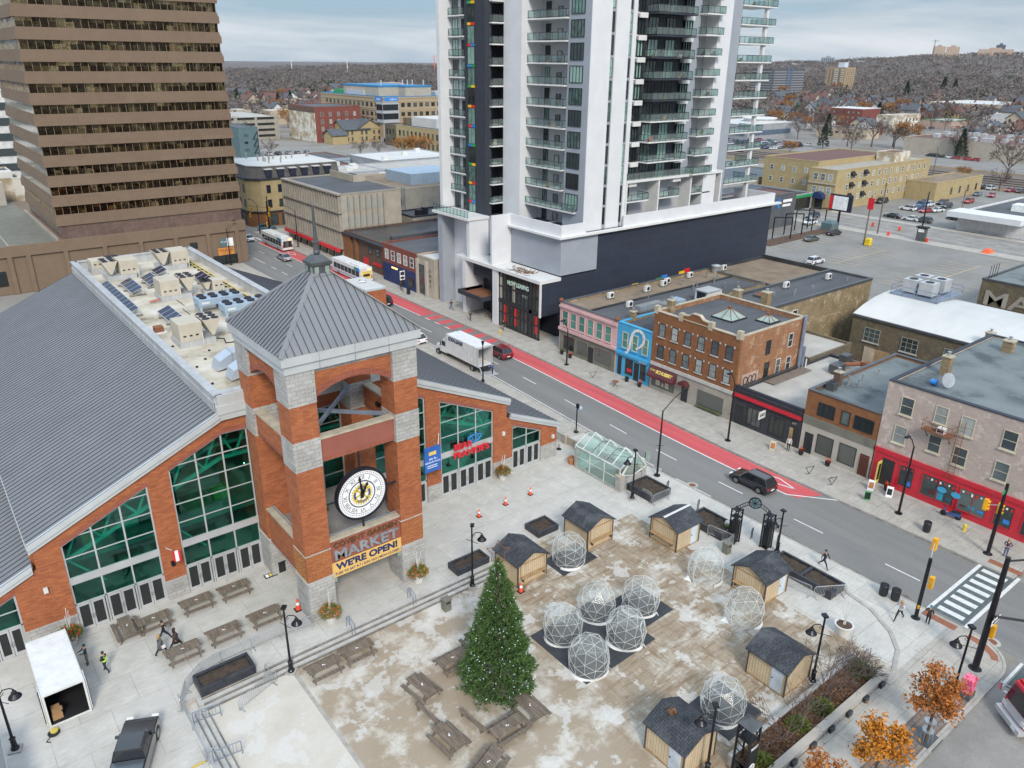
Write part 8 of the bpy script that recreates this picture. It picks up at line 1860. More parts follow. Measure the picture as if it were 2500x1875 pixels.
t=blk('red_bar','red brick bar with white sash windows over a navy shopfront',72.2,119.3,90,131.6,6.9,'brick_maroon','roof_tar',[('-x',119.8,131.2,5,(4.3,),1.3,1.9)],frame='frame_white',pane='pane_blind');extra(t,'shopfront','banner_navy',lambda b:b.box(72.05,119.4,-.1,72.2,131.5,3.6));extra(t,'sign_lights','led_warm',lambda b:[b.box(72.0,126+i*.45,2.9,72.04,126.3+i*.45,3.2)for i in range(5)]);extra(t,'window','pane_shop',lambda b:(b.box(72.0,120.3,.6,72.06,122.2,2.4),b.box(72.0,124,.2,72.06,125,2.4)))
t=blk('brown_shop','dark brown brick shop with orange brick pier and wet black roof',73.2,131.7,97,149.4,6.2,'brick_brown','roof_black_wet',[('-x',134,140,2,(3.4,),1.6,1.6)]);extra(t,'pier','brick_orange',lambda b:(b.box(72.7,146.2,0,73.2,149.3,6.1),b.box(72.7,143.6,0,73.2,144.4,6.1)));extra(t,'eaves','navy_flat',lambda b:b.box(72.3,131.7,6.,73.2,149.4,6.25));extra(t,'window','sign_red',lambda b:(b.box(73.1,139.5,.5,73.18,141.5,2.4),b.box(73.1,134,1.5,73.18,137.5,2.1)));extra(t,'roof_beam','roof_tar',lambda b:b.box(77,136,6.25,96,137.2,6.9))
t=blk('grey_office','grey concrete office with fins, ribbed upper floors and a red shop band',73,149.6,87.2,178.5,13.6,'concrete_panel','roof_tar',trim='concrete_old')
extra(t,'fins','concrete_old',lambda b:([b.box(72.35,149.8+i*1.3,2.8+q*3.7,73,150.1+i*1.3,6.0+q*3.7)for i in range(23)for q in range(3)],[b.box(72.2,149.5,2.5+q*3.7,73,178.6,2.85+q*3.7)for q in range(4)]))
extra(t,'window','pane_dark',lambda b:[b.box(72.85,150.15+i*1.3,3.2+q*3.7,72.98,151.0+i*1.3,5.8+q*3.7)for i in range(22)for q in range(3)])
extra(t,'side_window','pane_blind',lambda b:[b.box(73.6+i*1.4,149.52,3.2+q*3.6,74.2+i*1.4,149.6,5.6+q*3.6)for i in range(7)for q in range(3)]);extra(t,'side_fins','concrete_old',lambda b:[b.box(74.3+i*1.4,149.1,2.8,74.5+i*1.4,149.6,13.4)for i in range(7)])
extra(t,'red_band','sign_red',lambda b:b.box(71.9,150,1.8,72.3,178.3,2.5));extra(t,'shop_window','pane_shop',lambda b:[b.box(72.7,151+i*3.4,.2,72.98,153.4+i*3.4,1.75)for i in range(8)]);extra(t,'roof_screen','concrete_panel',lambda b:(b.box(84,165,13.6,84.3,177,15.2),b.box(84.3,165,13.6,87,165.3,15.2)));extra(t,'cooler','fan_dark',lambda b:b.box(85,168,13.6,86.5,171,14.9))
t=blk('beige_block','windowless beige block with a blue ribbed penthouse behind the grey office',87.4,158,112,184,12,'concrete_panel','roof_gravel',[('-y',88.5,93,2,(8.5,),1.8,1.8)]);extra(t,'penthouse','unit_blue',lambda b:(b.box(98,163,12,112,175,14.6),[b.box(98+i*.7,162.9,12,98.2+i*.7,163,14.6)for i in range(20)]));extra(t,'pipe','galv',lambda b:(b.tube((92.3,157.7,4),(92.3,157.7,13),.2),b.tube((93,157.7,4),(93,157.7,12.5),.2)))
t=blk('low_annex','low beige annex with black roof edge behind the brown shop',90,149.5,112,157.8,7.2,'concrete_panel','roof_tar',trim='navy_flat');extra(t,'roof_unit','fan_dark',lambda b:(b.box(92,150.5,7.2,93.4,152,8.6),b.box(94,151,7.2,95,152.4,8.8)))
t=thing('corner_hotel','yellow brick corner building with grey mansard roof and orange stone ground floor','building',(82,202,0));P_=[(73.4,194.5),(95,194.5),(95,215),(70.6,215),(70.6,197.5)]
extra(t,'wall',['brick_yellow','brick_orange'],lambda b:(b.prism(P_,3.6,11.6),b.prism([(x-.15 if x<80 else x,y-.15 if y<199 else y)for x,y in P_],-.1,3.5,1)));extra(t,'band','navy_flat',lambda b:(b.prism([(x-.4 if x<80 else x,y-.4 if y<199 else y)for x,y in P_],3.4,3.75),b.prism([(x-.35 if x<80 else x,y-.35 if y<199 else y)for x,y in P_],11.5,11.9)))
extra(t,'mansard_roof',['mansard','roof_white'],lambda b:(b.hexa([(x,y,11.9)for x,y in P_],[(x+(1.2 if x<80 else 0),y+(1.2 if y<199 else 0),14.6)for x,y in P_]),b.prism([(x+(1.if x<80 else 0),y+(1.if y<199 else 0))for x,y in P_],14.6,14.8,1)))
for i in range(6):
 for z in(4.6,8.2):window(t,'-y',75.3+i*3.,z,1.1,2.0,194.5,'cl_navy','pane_dark',.12,1,2,split=False)
 if i<5:
  for z in(4.6,8.2):window(t,'-x',199+i*3.,z,1.1,2.0,70.6,'cl_navy','pane_dark',.12,1,2,split=False)
 extra(t,'dormer',['cl_navy','roof_white'],lambda b:(b.box(74.9+i*3.2,194.3,12.1,76.5+i*3.2,195.8,13.9),b.box(74.7+i*3.2,194.1,13.9,76.7+i*3.2,195.9,14.1,1)))
extra(t,'shopfront','pane_dark',lambda b:([b.box(75+i*3.,194.2,.3,77+i*3.,194.34,3.)for i in range(6)],[b.box(70.3,199+i*3.,.3,70.44,201+i*3,3.)for i in range(4)]))
def wk():pass
extra(t,'roof_vents','concrete_old',lambda b:[b.lathe([(.2,0),(.2,random.uniform(.5,1.8))],(random.uniform(76,94),random.uniform(198,213),14.8),8)for i in range(14)])
for a in((100,190,126,222,6.2,'paint_teal','roof_tar','dark grey flat roof with pale parapet behind the corner building'),(112,185,140,212,5.4,'brick_buff','roof_gravel','buff low block with gravel roof behind the beige block'),(130,214,172,250,6.,'far_grey','roof_pale','wide pale flat roofed block before the orange tree'),(118,240,131,276,5.2,'brick_brown','roof_brownred','long red-brown roofed block along the small lot'),(142,256,176,283,5.6,'far_grey','roof_white','blue-grey long shed with white roof before the orange tree'),(110,222,124,238,7.5,'grey_light','roof_pale','pale grey square block with a white parapet'),(150,196,176,212,8.,'brick_yellow','roof_tar','yellow brick arched block beside the tower\'s left edge')):
 t=blk('flat_roof_block',a[7],*a[:5],a[5],a[6],[('-y',a[0]+2,a[2]-2,4,(a[4]-3,),1.2,1.6)])
 extra(t,'roof_unit','unit_white',lambda b:[b.box(x,y,a[4]+.04,x+2,y+1.5,a[4]+1.3)for x,y in((a[0]+3,a[1]+4),(a[2]-6,a[3]-5),((a[0]+a[2])/2,(a[1]+a[3])/2))])
t=blk('blue_shop_block','pale blue painted small block with red parapet trim',127.5,279,141,300,5.,'paint_teal','roof_tar',[('-y',130,140,4,(1.,),1.4,2.4)],trim='roof_red',pane='pane_blind',frame='unit_blue');extra(t,'front','unit_blue',lambda b:(b.box(127.4,278.8,0,141,279,5.),b.box(131,278.6,4.2,141,278.8,5.2)))
t=blk('teal_block','dark teal painted block with a black zigzag fire stair',123,345,131.5,368,12,'paint_teal','roof_tar',[('-y',124,128,1,(2.5,5.5,8.5),1.6,1.)]);extra(t,'fire_stair','cl_black',lambda b:[(b.bar((129,344.6,z),(131,344.6,z),.12),b.bar((129 if z%6 else 131,344.6,z),(131 if z%6 else 129,344.6,z+3),.2),b.bar((131.2,344.6,z),(131.2,344.6,z+3),.1))for z in(1.5,4.5,7.5)])
t=blk('parkade','grey concrete parking deck with dark open levels',128,420,172,470,11,'concrete_old','roof_pale');extra(t,'openings','cl_black',lambda b:([b.box(150+i*10.5,419.8,1.4+q*2.9,159+i*10.5,420,2.5+q*2.9)for i in range(2)for q in range(4)],[b.box(130,419.8,1.4+q*2.9,148,420,2.5+q*2.9)for q in range(4)]));extra(t,'stair_tower','brick_yellow',lambda b:b.box(136,410,0,146,420,8.5))
t=blk('loft_block','tall red brick loft block with a peeling painted side wall',178.5,388,204,420,17,'brick_maroon','roof_tar',[('-y',180,203,5,(2,5.5,9,12.5),1.6,2.2)],pane='pane_blind',frame='far_pinkish');extra(t,'painted_wall','painted_peel',lambda b:b.box(178.2,388.2,0,178.5,419.8,14.5));extra(t,'parapet','brick_brown',lambda b:b.box(178.1,388,14.5,178.5,420,17))
t=thing('yellow_house','yellow brick house with crossed slate gables','house',(200,384,0))
extra(t,'wall','brick_yellow',lambda b:(b.box(189,378,-.1,212,392,6.6),b.ext([(196.5,6.6),(211,6.6),(203.7,10.8)],377.8,392),b.box(180.5,374,-.1,189,384,4.4),b.ext([(377.8,6.6),(392,6.6),(385,10.4)],189,191,'x'),b.ext([(374,4.4),(384,4.4),(379,6.6)],180.5,182,'x')))
extra(t,'roof','roof_slate',lambda b:(b.ext([(195.8,6.3),(203.7,10.9),(211.7,6.3),(211.7,6.6),(203.7,11.3),(195.8,6.6)][::-1],377.2,392.6),b.ext([(377.2,6.3),(385,10.5),(392.8,6.3),(392.8,6.6),(385,10.9),(377.2,6.6)][::-1],188.4,204,'x'),b.ext([(373.4,4.1),(379,6.7),(384.6,4.1),(384.6,4.4),(379,7.1),(373.4,4.4)][::-1],179.9,189,'x')))
for x in(191,193.5,199,201.5,206,209):[window(t,'-y',x,z,1.,1.8,378 if x<197 else 377.8,'frame_dark','pane_dark',.12,split=False)for z in(1,4)]
t=blk('medical_block','tan brick office block with sand bands, blue corner signs and rooftop plant',209.4,372.5,262,445,22,'brick_beige','roof_blue',[('-y',219,245,7,(12.5,17.),2.2,2.),('-x',378,440,13,(9,12.5,17.),2.2,2.)],trim='roof_blue')
extra(t,'band','stone_cap',lambda b:[(b.box(209.2,372.3,z,262,372.5,z+.35),b.box(209.2,372.5,z,209.4,445,z+.35))for z in(11.6,15.3,16.1,19.6,21.4)]);extra(t,'corner_bay',['grey_light','pane_dark'],lambda b:(b.box(208.9,372,0,212.5,376,2),b.box(208.6,371.7,9.5,218,379,19.4),b.box(208.9,372,0,210,373,9.5),[b.box(208.5,371.6,z,217.5,371.7,z+2.9,1)for z in(11.2,15.6)],[b.box(208.5,372.4,z,208.6,378.5,z+2.9,1)for z in(11.2,15.6)]))
extra(t,'lower_wall','concrete_panel',lambda b:(b.box(209.1,380,0,209.35,410,10),[b.box(208.8,382+i*6.5,5.5,209.1,386+i*6.5,9)for i in range(4)]));extra(t,'lower_window','pane_dark',lambda b:[b.box(208.7,382.3+i*6.5,1+q*4.6,208.8,385.7+i*6.5,4+q*4.6)for i in range(4)for q in range(2)])
extra(t,'sign','sign_blue',lambda b:(b.box(210,372.2,20,218,372.3,21.8),b.box(209.1,373.5,20,209.2,381,21.8)));letters('Libro',1.5,(215,372.15,20.9),'-y','sign_white',t,width=4.);letters('Libro',1.5,(209.05,377,20.9),'-x','sign_white',t,width=3.5)
extra(t,'penthouse',['concrete_panel','roof_blue'],lambda b:(b.box(214,385,22,240,425,27),b.box(213.8,384.8,26.4,240.2,425.2,27.3,1),b.box(226,378,22,242,385,27),b.box(225.8,377.8,26.4,242.2,385.2,27.3,1)));extra(t,'roof_plant',['alum','sign_green'],lambda b:(b.box(213,400,22,214,420,24.5),b.box(246,380,22,258,390,24),b.box(214,430,22,222,438,24,1),[b.tube((x,384,27),(x,384,30),.3)for x in(215,228,231,234,241)]))
t=blk('orange_office','orange brick office end showing behind the tan medical block',262.5,430,300,480,21,'brick_maroon','far_pinkish',[('-y',263,280,4,(6,10,14,18),1.5,1.8)]);extra(t,'drum','far_pinkish',lambda b:b.box(250,440,22,262,452,27))
t=blk('old_warehouse','dark sooty brick end of the long buff warehouse row',203.5,345,214,362,9.6,'brick_dark_buff','roof_tar',[('-x',346,361,5,(1.4,5.4),1.5,2.5)]);t=blk('long_warehouse','long yellow-buff warehouse with rows of arched dark windows',200,290,225,344.8,10.4,'brick_yellow','roof_tar',[('-x',292,343,14,(1.5,6.),1.5,2.6)]);extra(t,'roof_house',['roof_white','brick_dark_buff'],lambda b:(b.box(206,318,10.4,222,340,14.5),b.box(204,341,10.4,214,344.5,14,1)))
t=blk('white_block','white office block with dark window bands at the picture\'s left edge',4,262,33.5,300,30,'far_white','roof_pale');extra(t,'window_band','pane_blind',lambda b:[(b.box(5,261.7,z,30.5,261.99,z+1.9),b.box(33.5,262,z,33.7,299,z+1.9))for z in range(6,30,4)])
t=blk('cream_block','cream rendered low block left of the granite tower',-8,221,25.2,245,12.6,'painted_peel','roof_tar');extra(t,'cooler','unit_white',lambda b:b.box(20,223,12.7,24,226,14.2));t=blk('cream_shed','pale wall with small windows beyond the granite podium roof',3,210.2,20.3,216,13,'roof_pale','roof_tar',[('-y',5,20,5,(9.8,),.8,1.2)])
t=thing('barrel_hall','old buff stone hall with white barrel roof behind the brown brick shop','hall',(108,46,0));
Rb=9.
def bar_(b,e=0.):return[(53.2-26*i/12,6.6+2.1*sin(pi*i/12)+e)for i in range(13)]
extra(t,'wall','brick_dark_buff',lambda b:(b.box(103.4,28,-.1,103.9,52.6,7.0),b.box(103.9,52.1,-.1,122,52.6,7.0),b.box(121.5,28,-.1,122,52.1,7)))
extra(t,'roof','roof_white',lambda b:b.ext([(103.4,7.),(106,7.9),(109,8.5),(112.7,8.8),(116.4,8.5),(119.4,7.9),(122,7.),(122,6.8),(103.4,6.8)][::-1],27.8,52.8));extra(t,'ledge','alum_dark',lambda b:b.box(103.2,28,6.75,103.5,52.7,7.05))
for y in(49.5,44.2,38.6,33.5):window(t,'-x',y,3.6,2.3,2.0,103.38,'concrete_old','pane_dark',.08,3,3,sill=True,split=False)
extra(t,'door',['wood_trim','far_tan'],lambda b:(b.box(103.3,48.6,0,103.38,50.2,2.8,1),b.box(103.3,46.5,0,103.38,48.6,2.8)))
chimney(103.9,35.,6.9,1.9,'brick_buff','square buff chimney on the barrel hall\'s front wall',.9)
pl=thing('rooftop_plant','grey cooling units on a railed blue steel platform over the barrel roof','air handler',(115.3,48.6,8.6));extra(pl,'platform','bluegrey_steel',lambda b:(b.box(111.5,45.2,8.7,119.5,52,8.95),[b.bar((x,y,8.95),(x,y,10.1),.07)for x in(111.6,115.5,119.4)for y in(45.3,48.6,51.9)],[b.path([(111.6,45.3,z),(119.4,45.3,z),(119.4,51.9,z),(111.6,51.9,z),(111.6,45.3,z)],.05)for z in(9.5,10.1)]))
for x,y,w_ in((112.6,47.6,2.),(112.8,50.,1.8),(116,47.5,2.2),(116,50,2.2)):extra(pl,'unit','alum',lambda b:b.box(x,y-1,9.2,x+w_,y+1,11.));extra(pl,'fan','fan_dark',lambda b:b.lathe([(.6,0),(.6,.05)],(x+1,y,11.),14))
t=blk('stone_warehouse','weathered stone warehouse with large faded white capital letters and green roof',137.5,28,160,49.6,7.2,'brick_dark_buff','roof_felt',trim='alum_dark');letters('MAS',3.4,(137.4,44,4.4),'-x','concrete_old',t,ext=.01,bold=.06,width=9.5);extra(t,'roof_vent','steel_green',lambda b:b.box(141,42,7.2,144,44,9.));extra(t,'roof_rail','alum_dark',lambda b:[b.bar((x,49.2,7.2),(x,49.2,9.5),.08)for x in(139,140,141,142)])
t=blk('ghost_annex','low grey wall with a blue bubble graffiti behind the orange block',88,49.4,98,56.4,4.3,'brick_dark_buff','roof_pale');extra(t,'graffiti',['paint_blue','cl_black'],lambda b:[(b.tube((92.6+i*.95,49.36,2.6),(92.6+i*.95,49.3,2.6),.62,n=14),b.tube((92.6+i*.95,49.3,2.6),(92.6+i*.95,49.28,2.6),.2,n=10,m=1))for i in range(5)])
b_=MB();[b_.ball((126+R_.gauss(0,1.6),60.5+R_.gauss(0,.7),-.1),R_.uniform(.3,.8),8,sz=.4)for i in range(9)];tag(single('snow_patch',b_,'snow_heap','small heap of old snow at the lot edge behind the minivan','snow'),kind='stuff')
for x,y,h_,lb in((179.6,92.2,11.5,'leaning wooden pole with a red and white sign by the yellow pay box'),(195.1,97.1,12.5,'wooden utility pole beside the back street kerb'),(222.4,89.3,9.5,'wooden pole before the white flat roofed building'),(214.5,95,9.,'curved black street light at the far kerb'),(318,141,11,'utility pole by the rail tracks')):
 t=thing('utility_pole',lb,'utility pole',(x,y,0));b_=MB();b_.tube((0,0,0),(.3,.2,h_),.2,.14);b_.build('pole','trunk_grey' if 'black' not in lb else 'pole_black',t,world=False);b_=MB();(b_.box(-.1,-.7,h_-3.2,.1,.7,h_-.6)if 'sign' in lb else b_.bar((-.9,0,h_-.5),(1.2,.4,h_-.5),.12));b_.build('sign' if 'sign' in lb else 'crossarm','sign_red' if 'sign' in lb else 'trunk_grey',t,world=False)
for i,(x,y)in enumerate(((169.2,107.8),(176,109.1),(182.9,110.6),(188.1,110.2))):b_=MB();b_.path([(0,-2.2,0),(0,-2.2,5.2),(0,2.2,5.2),(0,2.2,0)],.16,4);single('goalpost',b_,'pole_black',('first','second','third','last')[i]+' of the black goalpost frames over the mulch bed, counted from the dark podium','frame',(x,y,0),'black goalpost frames',rz=-2.24)
t=thing('billboard','billboard with a white and navy poster on a black post by the back street','billboard',(193,107,0));extra(t,'post','pole_black',lambda b:b.tube((193,107,0),(193,107,4.6),.3));extra(t,'panel',['cl_navy','sign_white','sign_red'],lambda b:(b.box(192.6,103.9,4.4,193.1,110.1,8.6),b.box(192.5,105,4.8,192.6,109,8.2,1),b.box(192.5,109.2,4.8,192.6,110,8.2,2)))
t=thing('pay_machine','dark parking entry kiosk with a white emblem between orange cones','kiosk',(195.2,86.2,0));extra(t,'body',['cl_grey','sign_white'],lambda b:(b.box(194.6,85.2,0,195.8,87.2,3.2),b.box(194.5,85.5,2.2,194.6,86.9,3.0,1)));extra(t,'canopy','cl_black',lambda b:b.box(194.3,84.9,3.2,196.1,87.5,3.5))
for x,y,lb,m_,w_,h_ in((189.8,107.4,'green dumpster box under the billboard','paint_teal',1.5,2.2),(179.9,91.3,'yellow pay box at the leaning pole\'s foot','hydrant_yellow',.6,1.7),(203.4,102.9,'orange barrel on the back street nearest the billboard','cone_orange',.25,1.0),(203.7,95.8,'lone orange barrel in the middle of the back street','cone_orange',.25,1.0),(195,94.2,'orange barrel with a yellow rail at the kerb','cone_orange',.25,1.0),(195,84.6,'orange barrel right of the entry kiosk','cone_orange',.25,1.0)):
 b_=MB();b_.box(-w_,-w_,0,w_,w_,h_*.8);b_.hexa([(-w_,-w_,h_*.8),(w_,-w_,h_*.8),(w_,w_,h_*.8),(-w_,w_,h_*.8)],[(-w_*.7,-w_*.7,h_),(w_*.7,-w_*.7,h_),(w_*.7,w_*.7,h_),(-w_*.7,w_*.7,h_)]);single('street_box' if 'barrel' not in lb else 'barrel',b_,m_,lb,'box' if 'barrel' not in lb else 'barrel',(x,y,0))
b_=MB();b_.hexa([(-1.6,-1,0),(1.6,-1,0),(1.6,1,0),(-1.6,1,0)],[(-1,-.4,.9),(1.2,-.6,.6),(.8,.5,1.),(-1.,.6,.7)]);single('tarp',b_,'tarp_orange','crumpled orange-red tarp on the lot by the back street','tarp',(195.4,70.8,G0+.03))
ht=blk('yellow_hotel','long yellow brick hotel with dark arched awning on the back street',215.6,122.2,272,131,11.2,'brick_yellow','concrete_old',[('-y',220,270,14,(2.2,5.4,8.5),1.2,1.7),('-x',123,130,3,(4.5,8.2),1.5,2.)],pane='pane_blind',frame='frame_white');extra(ht,'awning','banner_navy',lambda b:b.ext([(126.6+1.9*cos(a),3.2+1.9*sin(a))for a in[pi*i/10 for i in range(11)]],213.8,215.6,'x'));extra(ht,'door','frame_dark',lambda b:b.box(215.4,125.4,0,215.6,127.8,3.2));extra(ht,'belt','stone_cap',lambda b:b.box(215.3,122.1,7.2,215.6,131,7.6));extra(ht,'window_awning','cl_black',lambda b:[b.ext([(122.2,z+2.2),(121.2,z+1.2),(121.2,z+1.),(122.2,z+1.)],223+i*7.2,225+i*7.2,'x')for i in range(2)for z in(2.2,5.4,8.5)])
blk('hotel_wing','rear wing of the hotel with a dark red-brown roof',220,131.2,262,150,12.5,'brick_yellow','roof_brownred',[('-x',133,149,4,(5.5,9.),1.2,1.6)],pane='pane_blind',frame='frame_white');blk('lift_house','pale lift house on the hotel roof',252,124.5,262,130.5,2.6,'painted_peel','roof_brownred',z0=11.2);t=blk('hotel_annex','low yellow annex with pale flat roof at the hotel\'s rear',258,112.5,291,122,5.4,'brick_yellow','roof_gravel',[('-y',266,290,4,(1.2,),1.2,2.2)]);
t=blk('agency_block','charcoal block with a blue fan shaped emblem on its wall',162,117,188,126,8.2,'far_dark','roof_brownred');extra(t,'emblem',['sign_blue','sign_white'],lambda b:([b.bar((180.5,116.9,6.2),(180.5+1.1*cos(a),116.9,6.2+1.4*sin(a)),.22)for a in[pi/2+pi*i/8 for i in range(9)]],b.box(182,116.85,6.3,186,116.95,7,1),b.box(182,116.85,5.2,185.5,116.95,5.8,1)))
t=blk('green_store','low store with a green fascia and dark windows before the hotel',190,128,214,150,4.4,'far_grey','roof_black_wet');extra(t,'fascia','sign_green',lambda b:(b.box(190,127.8,3.7,214,128,4.5),b.box(189.8,128,3.7,190,150,4.5)));extra(t,'window','pane_shop',lambda b:b.box(191,127.85,.4,213,127.99,3.6))
blk('wet_roof_block','flat grey block with a wet roof beyond the charcoal block',188,152,244,190,5.6,'concrete_old','roof_black_wet',[('-y',192,240,5,(2,),1.5,1.5)])
t=blk('white_store','white flat roofed store with a folded white canopy edge',218,60,258,88,4.2,'far_white','roof_tar',trim='far_white',par=.5);extra(t,'canopy','white_wall',lambda b:b.box(214.5,72,3.5,222,89.5,4.9));extra(t,'window','alum',lambda b:(b.box(217.8,76,.3,218,86,3.2),[b.box(217.7,76+i*1.4,.3,217.8,76.1+i*1.4,3.2)for i in range(8)]));extra(t,'roof_unit','steel_green',lambda b:b.box(232,78,4.25,236,81,6))
t=blk('beige_store','long windowless beige store crowded with rooftop units',399,130,455,194,7.,'concrete_panel','roof_brownred');R2=random.Random(9);extra(t,'roof_unit','alum',lambda b:[b.box(x,y,7.05,x+3,y+2.4,8.8)for x,y in[(R2.uniform(402,450),R2.uniform(135,190))for i in range(26)]])
t=blk('blue_window_block','grey-white curved roofed building with a strip of blue windows',380,272,428,310,8.2,'far_grey','roof_white');extra(t,'window_band','far_blue',lambda b:(b.box(379.7,274,2.8,380,309,5.2),b.box(382,271.7,2.8,420,272,5.2)));extra(t,'roof_drum','far_white',lambda b:b.lathe([(9,8.2),(9,9.6),(10,9.8),(10,10.4)],(415,290,0),20))
blk('brick_apartments','low maroon brick apartment building with white roof edge',538,294,562,318,11.5,'brick_maroon','far_white',[('-x',295,317,6,(2,5,8.3),1.5,1.6)],trim='far_white',pane='pane_blind');blk('white_shop','tall white shop block with streaked side wall',505,255,540,266,10.2,'painted_peel','roof_pale',[('-y',520,538,4,(3,6.5),1.5,1.8)]);blk('track_shed','long grey-brown shed beyond the packed lot',448,240,462,272,5.2,'far_tan','roof_tar',[('-x',243,270,6,(2.4,),2,1.)]);blk('fuel_store','filling station store with a coloured fascia',580,252,612,272,4.6,'far_pinkish','roof_pale',trim='sign_green');t=blk('yellow_warehouse','wide yellow-grey warehouse under a long white roof',810,290,900,380,7,'far_tan','roof_white',[('-x',292,378,16,(2.5,),2.4,2)])
t=blk('slab_apartments','dark grey twin slab apartment block beyond the tower\'s right edge',915,628,985,660,34,'far_dark','roof_pale');extra(t,'balcony_band','far_grey',lambda b:[(b.box(914.5,629,z,915,659,z+1.1),b.box(918,627.4,z,984,628,z+1.1))for z in range(3,33,3)]);extra(t,'stair_strip','far_blue',lambda b:(b.box(945,627,0,949,628,36),b.box(953,627,0,957,628,36)))
t=blk('tan_apartments','tan brick apartment tower with white balconies and roof house',1134,656,1160,686,36,'brick_beige','roof_blue',[('-x',658,684,5,tuple(range(2,34,3)),2,1.4),('-y',1136,1158,4,tuple(range(2,34,3)),2,1.4)]);extra(t,'balcony_stack','far_white',lambda b:[(b.box(1133,668,z,1134,674,z+1.2),b.box(1133,659,z,1134,663,z+1.2))for z in range(2,34,3)]);extra(t,'roof_house','far_white',lambda b:b.box(1142,664,36,1152,674,43))
AZ=lambda px:YAW+math.atan((px-1250)/F_)
HP=[(-2,6),(13,5),(17,4),(21,14),(25,20),(29,24),(34,27),(40,34),(54,44),(57.5,50),(62,66),(66,76),(70,82),(75,82),(84,70)]
def hp(az):
 for(a,h1),(b_,h2)in zip(HP,HP[1:]):
  if a<=az<=b_:return h1+(h2-h1)*(az-a)/(b_-a)
 return HP[0][1]if az<0 else HP[-1][1]
def tz(r,az):return G0-.1+(hp(az)-9)*sst(900,2900,r)*(1 if r<3000 else max(.4,1-(r-3000)/4000))+(2.5*sin(r*.004+az*.3)+2*sin(az*1.7+r*.002))*sst(1100,2500,r)
g=MB();azs=[-2+2*i for i in range(44)];rs=[800,1000,1250,1500,1800,2100,2400,2700,3000,3400,4200,6000]
for i in range(len(azs)-1):
 for j in range(len(rs)-1):
  q=lambda i,j:(rs[j]*sin(radians(azs[i])),rs[j]*cos(radians(azs[i])),tz(rs[j],azs[i]));g.face([q(i,j),q(i+1,j),q(i+1,j+1),q(i,j+1)])
struct('hills',g,'city_ground',smooth=True)
w_=MB();w2=MB();rn=random.Random(17)
def tuft(mb,x,y,z,h,wd,n):
 for k in range(n):
  a=rn.uniform(0,2*pi);rr=wd*.5*rn.random()**.5;zz=z+h*rn.uniform(.25,.95)*(1-.35*rr/wd*2*rn.random());s=wd*rn.uniform(.06,.15);d=Vector((rn.gauss(0,.6),rn.gauss(0,.6),1)).normalized();u=Vector((-cos(YAW)+rn.gauss(0,.5),sin(YAW)+rn.gauss(0,.5),rn.gauss(0,.3))).normalized();c_=Vector((x+rr*cos(a),y+rr*sin(a),zz));mb.face([c_-u*s,c_+u*s,c_+d*s*1.7])
keep=[(380,470,120,330),(500,640,235,335),(800,905,280,390),(900,990,610,670),(1125,1180,630,700),(180,320,340,500)]
n=0
while n<10500:
 r=430+2750*rn.random()**1.35;az=rn.choice((rn.uniform(15,36),rn.uniform(53,75)))
 x,y=r*sin(radians(az)),r*cos(radians(az))
 if r<900 and rn.random()<.93-.5*(r-430)/470:continue
 if any(a-25<x<b_ and c_-25<y<d_ for a,b_,c_,d_ in keep):continue
 h=rn.uniform(7,13);tuft(w_ if rn.random()<.94 else w2,x,y,tz(r,az),h,rn.uniform(8,14),20 if r<1600 else 13);n+=1
tag(w_.build('bare_woods','far_wood'),'brown-grey bare woodland covering the far hills and suburbs','woods',kind='stuff');tag(w2.build('evergreen_woods','far_pine'),'dark evergreens sprinkled through the far woodland','woods',kind='stuff')
def far_blk(name,label,px0,px1,dist,ht_,wall,nb,band='far_dark',depth=25,base=None):
 a0,a1=AZ(px0),AZ(px1);am=(a0+a1)/2;wd=dist*(math.tan(a1-am)-math.tan(a0-am));z=tz(dist,math.degrees(am))if base is None else base
 t=thing(name,label,'building',(dist*sin(am),dist*cos(am),z-3),-am);b_=MB();b_.box(-wd/2,0,0,wd/2,depth,ht_+3);b_.build('wall',wall,t,world=False)
 b_=MB();[b_.box(-wd/2+1+(wd-2)*i/nb,-.3,5,-wd/2+1+(wd-2)*(i+.55)/nb,0,ht_+1.5)for i in range(nb)];b_.build('window_strip',band,t,world=False);b_=MB();b_.box(-wd/5,3,ht_+3,wd/6,depth-3,ht_+7);b_.build('roof_house',wall,t,world=False);return t
far_blk('hospital','big white hospital with blue vertical window strips on the right ridge',2416,2530,2500,57,'far_white',18,'far_blue',40,44);far_blk('ridge_tower','left one of two pinkish slab towers on the ridge',2184,2212,2700,30,'far_pinkish',5,'far_tan');far_blk('ridge_tower','right one of two pinkish slab towers on the ridge',2214,2244,2700,29,'far_pinkish',5,'far_tan');far_blk('ridge_block','low pinkish block with a dark blue core left of the hospital',2286,2365,2600,16,'far_pinkish',10,'far_tan');far_blk('ridge_core','dark blue block rising behind the low pinkish one',2324,2345,2640,26,'far_blue',4,'far_dark');far_blk('skyline_block','pale block on the skyline right of the apartment tower',1938,1968,2500,18,'far_grey',6,'far_blue')
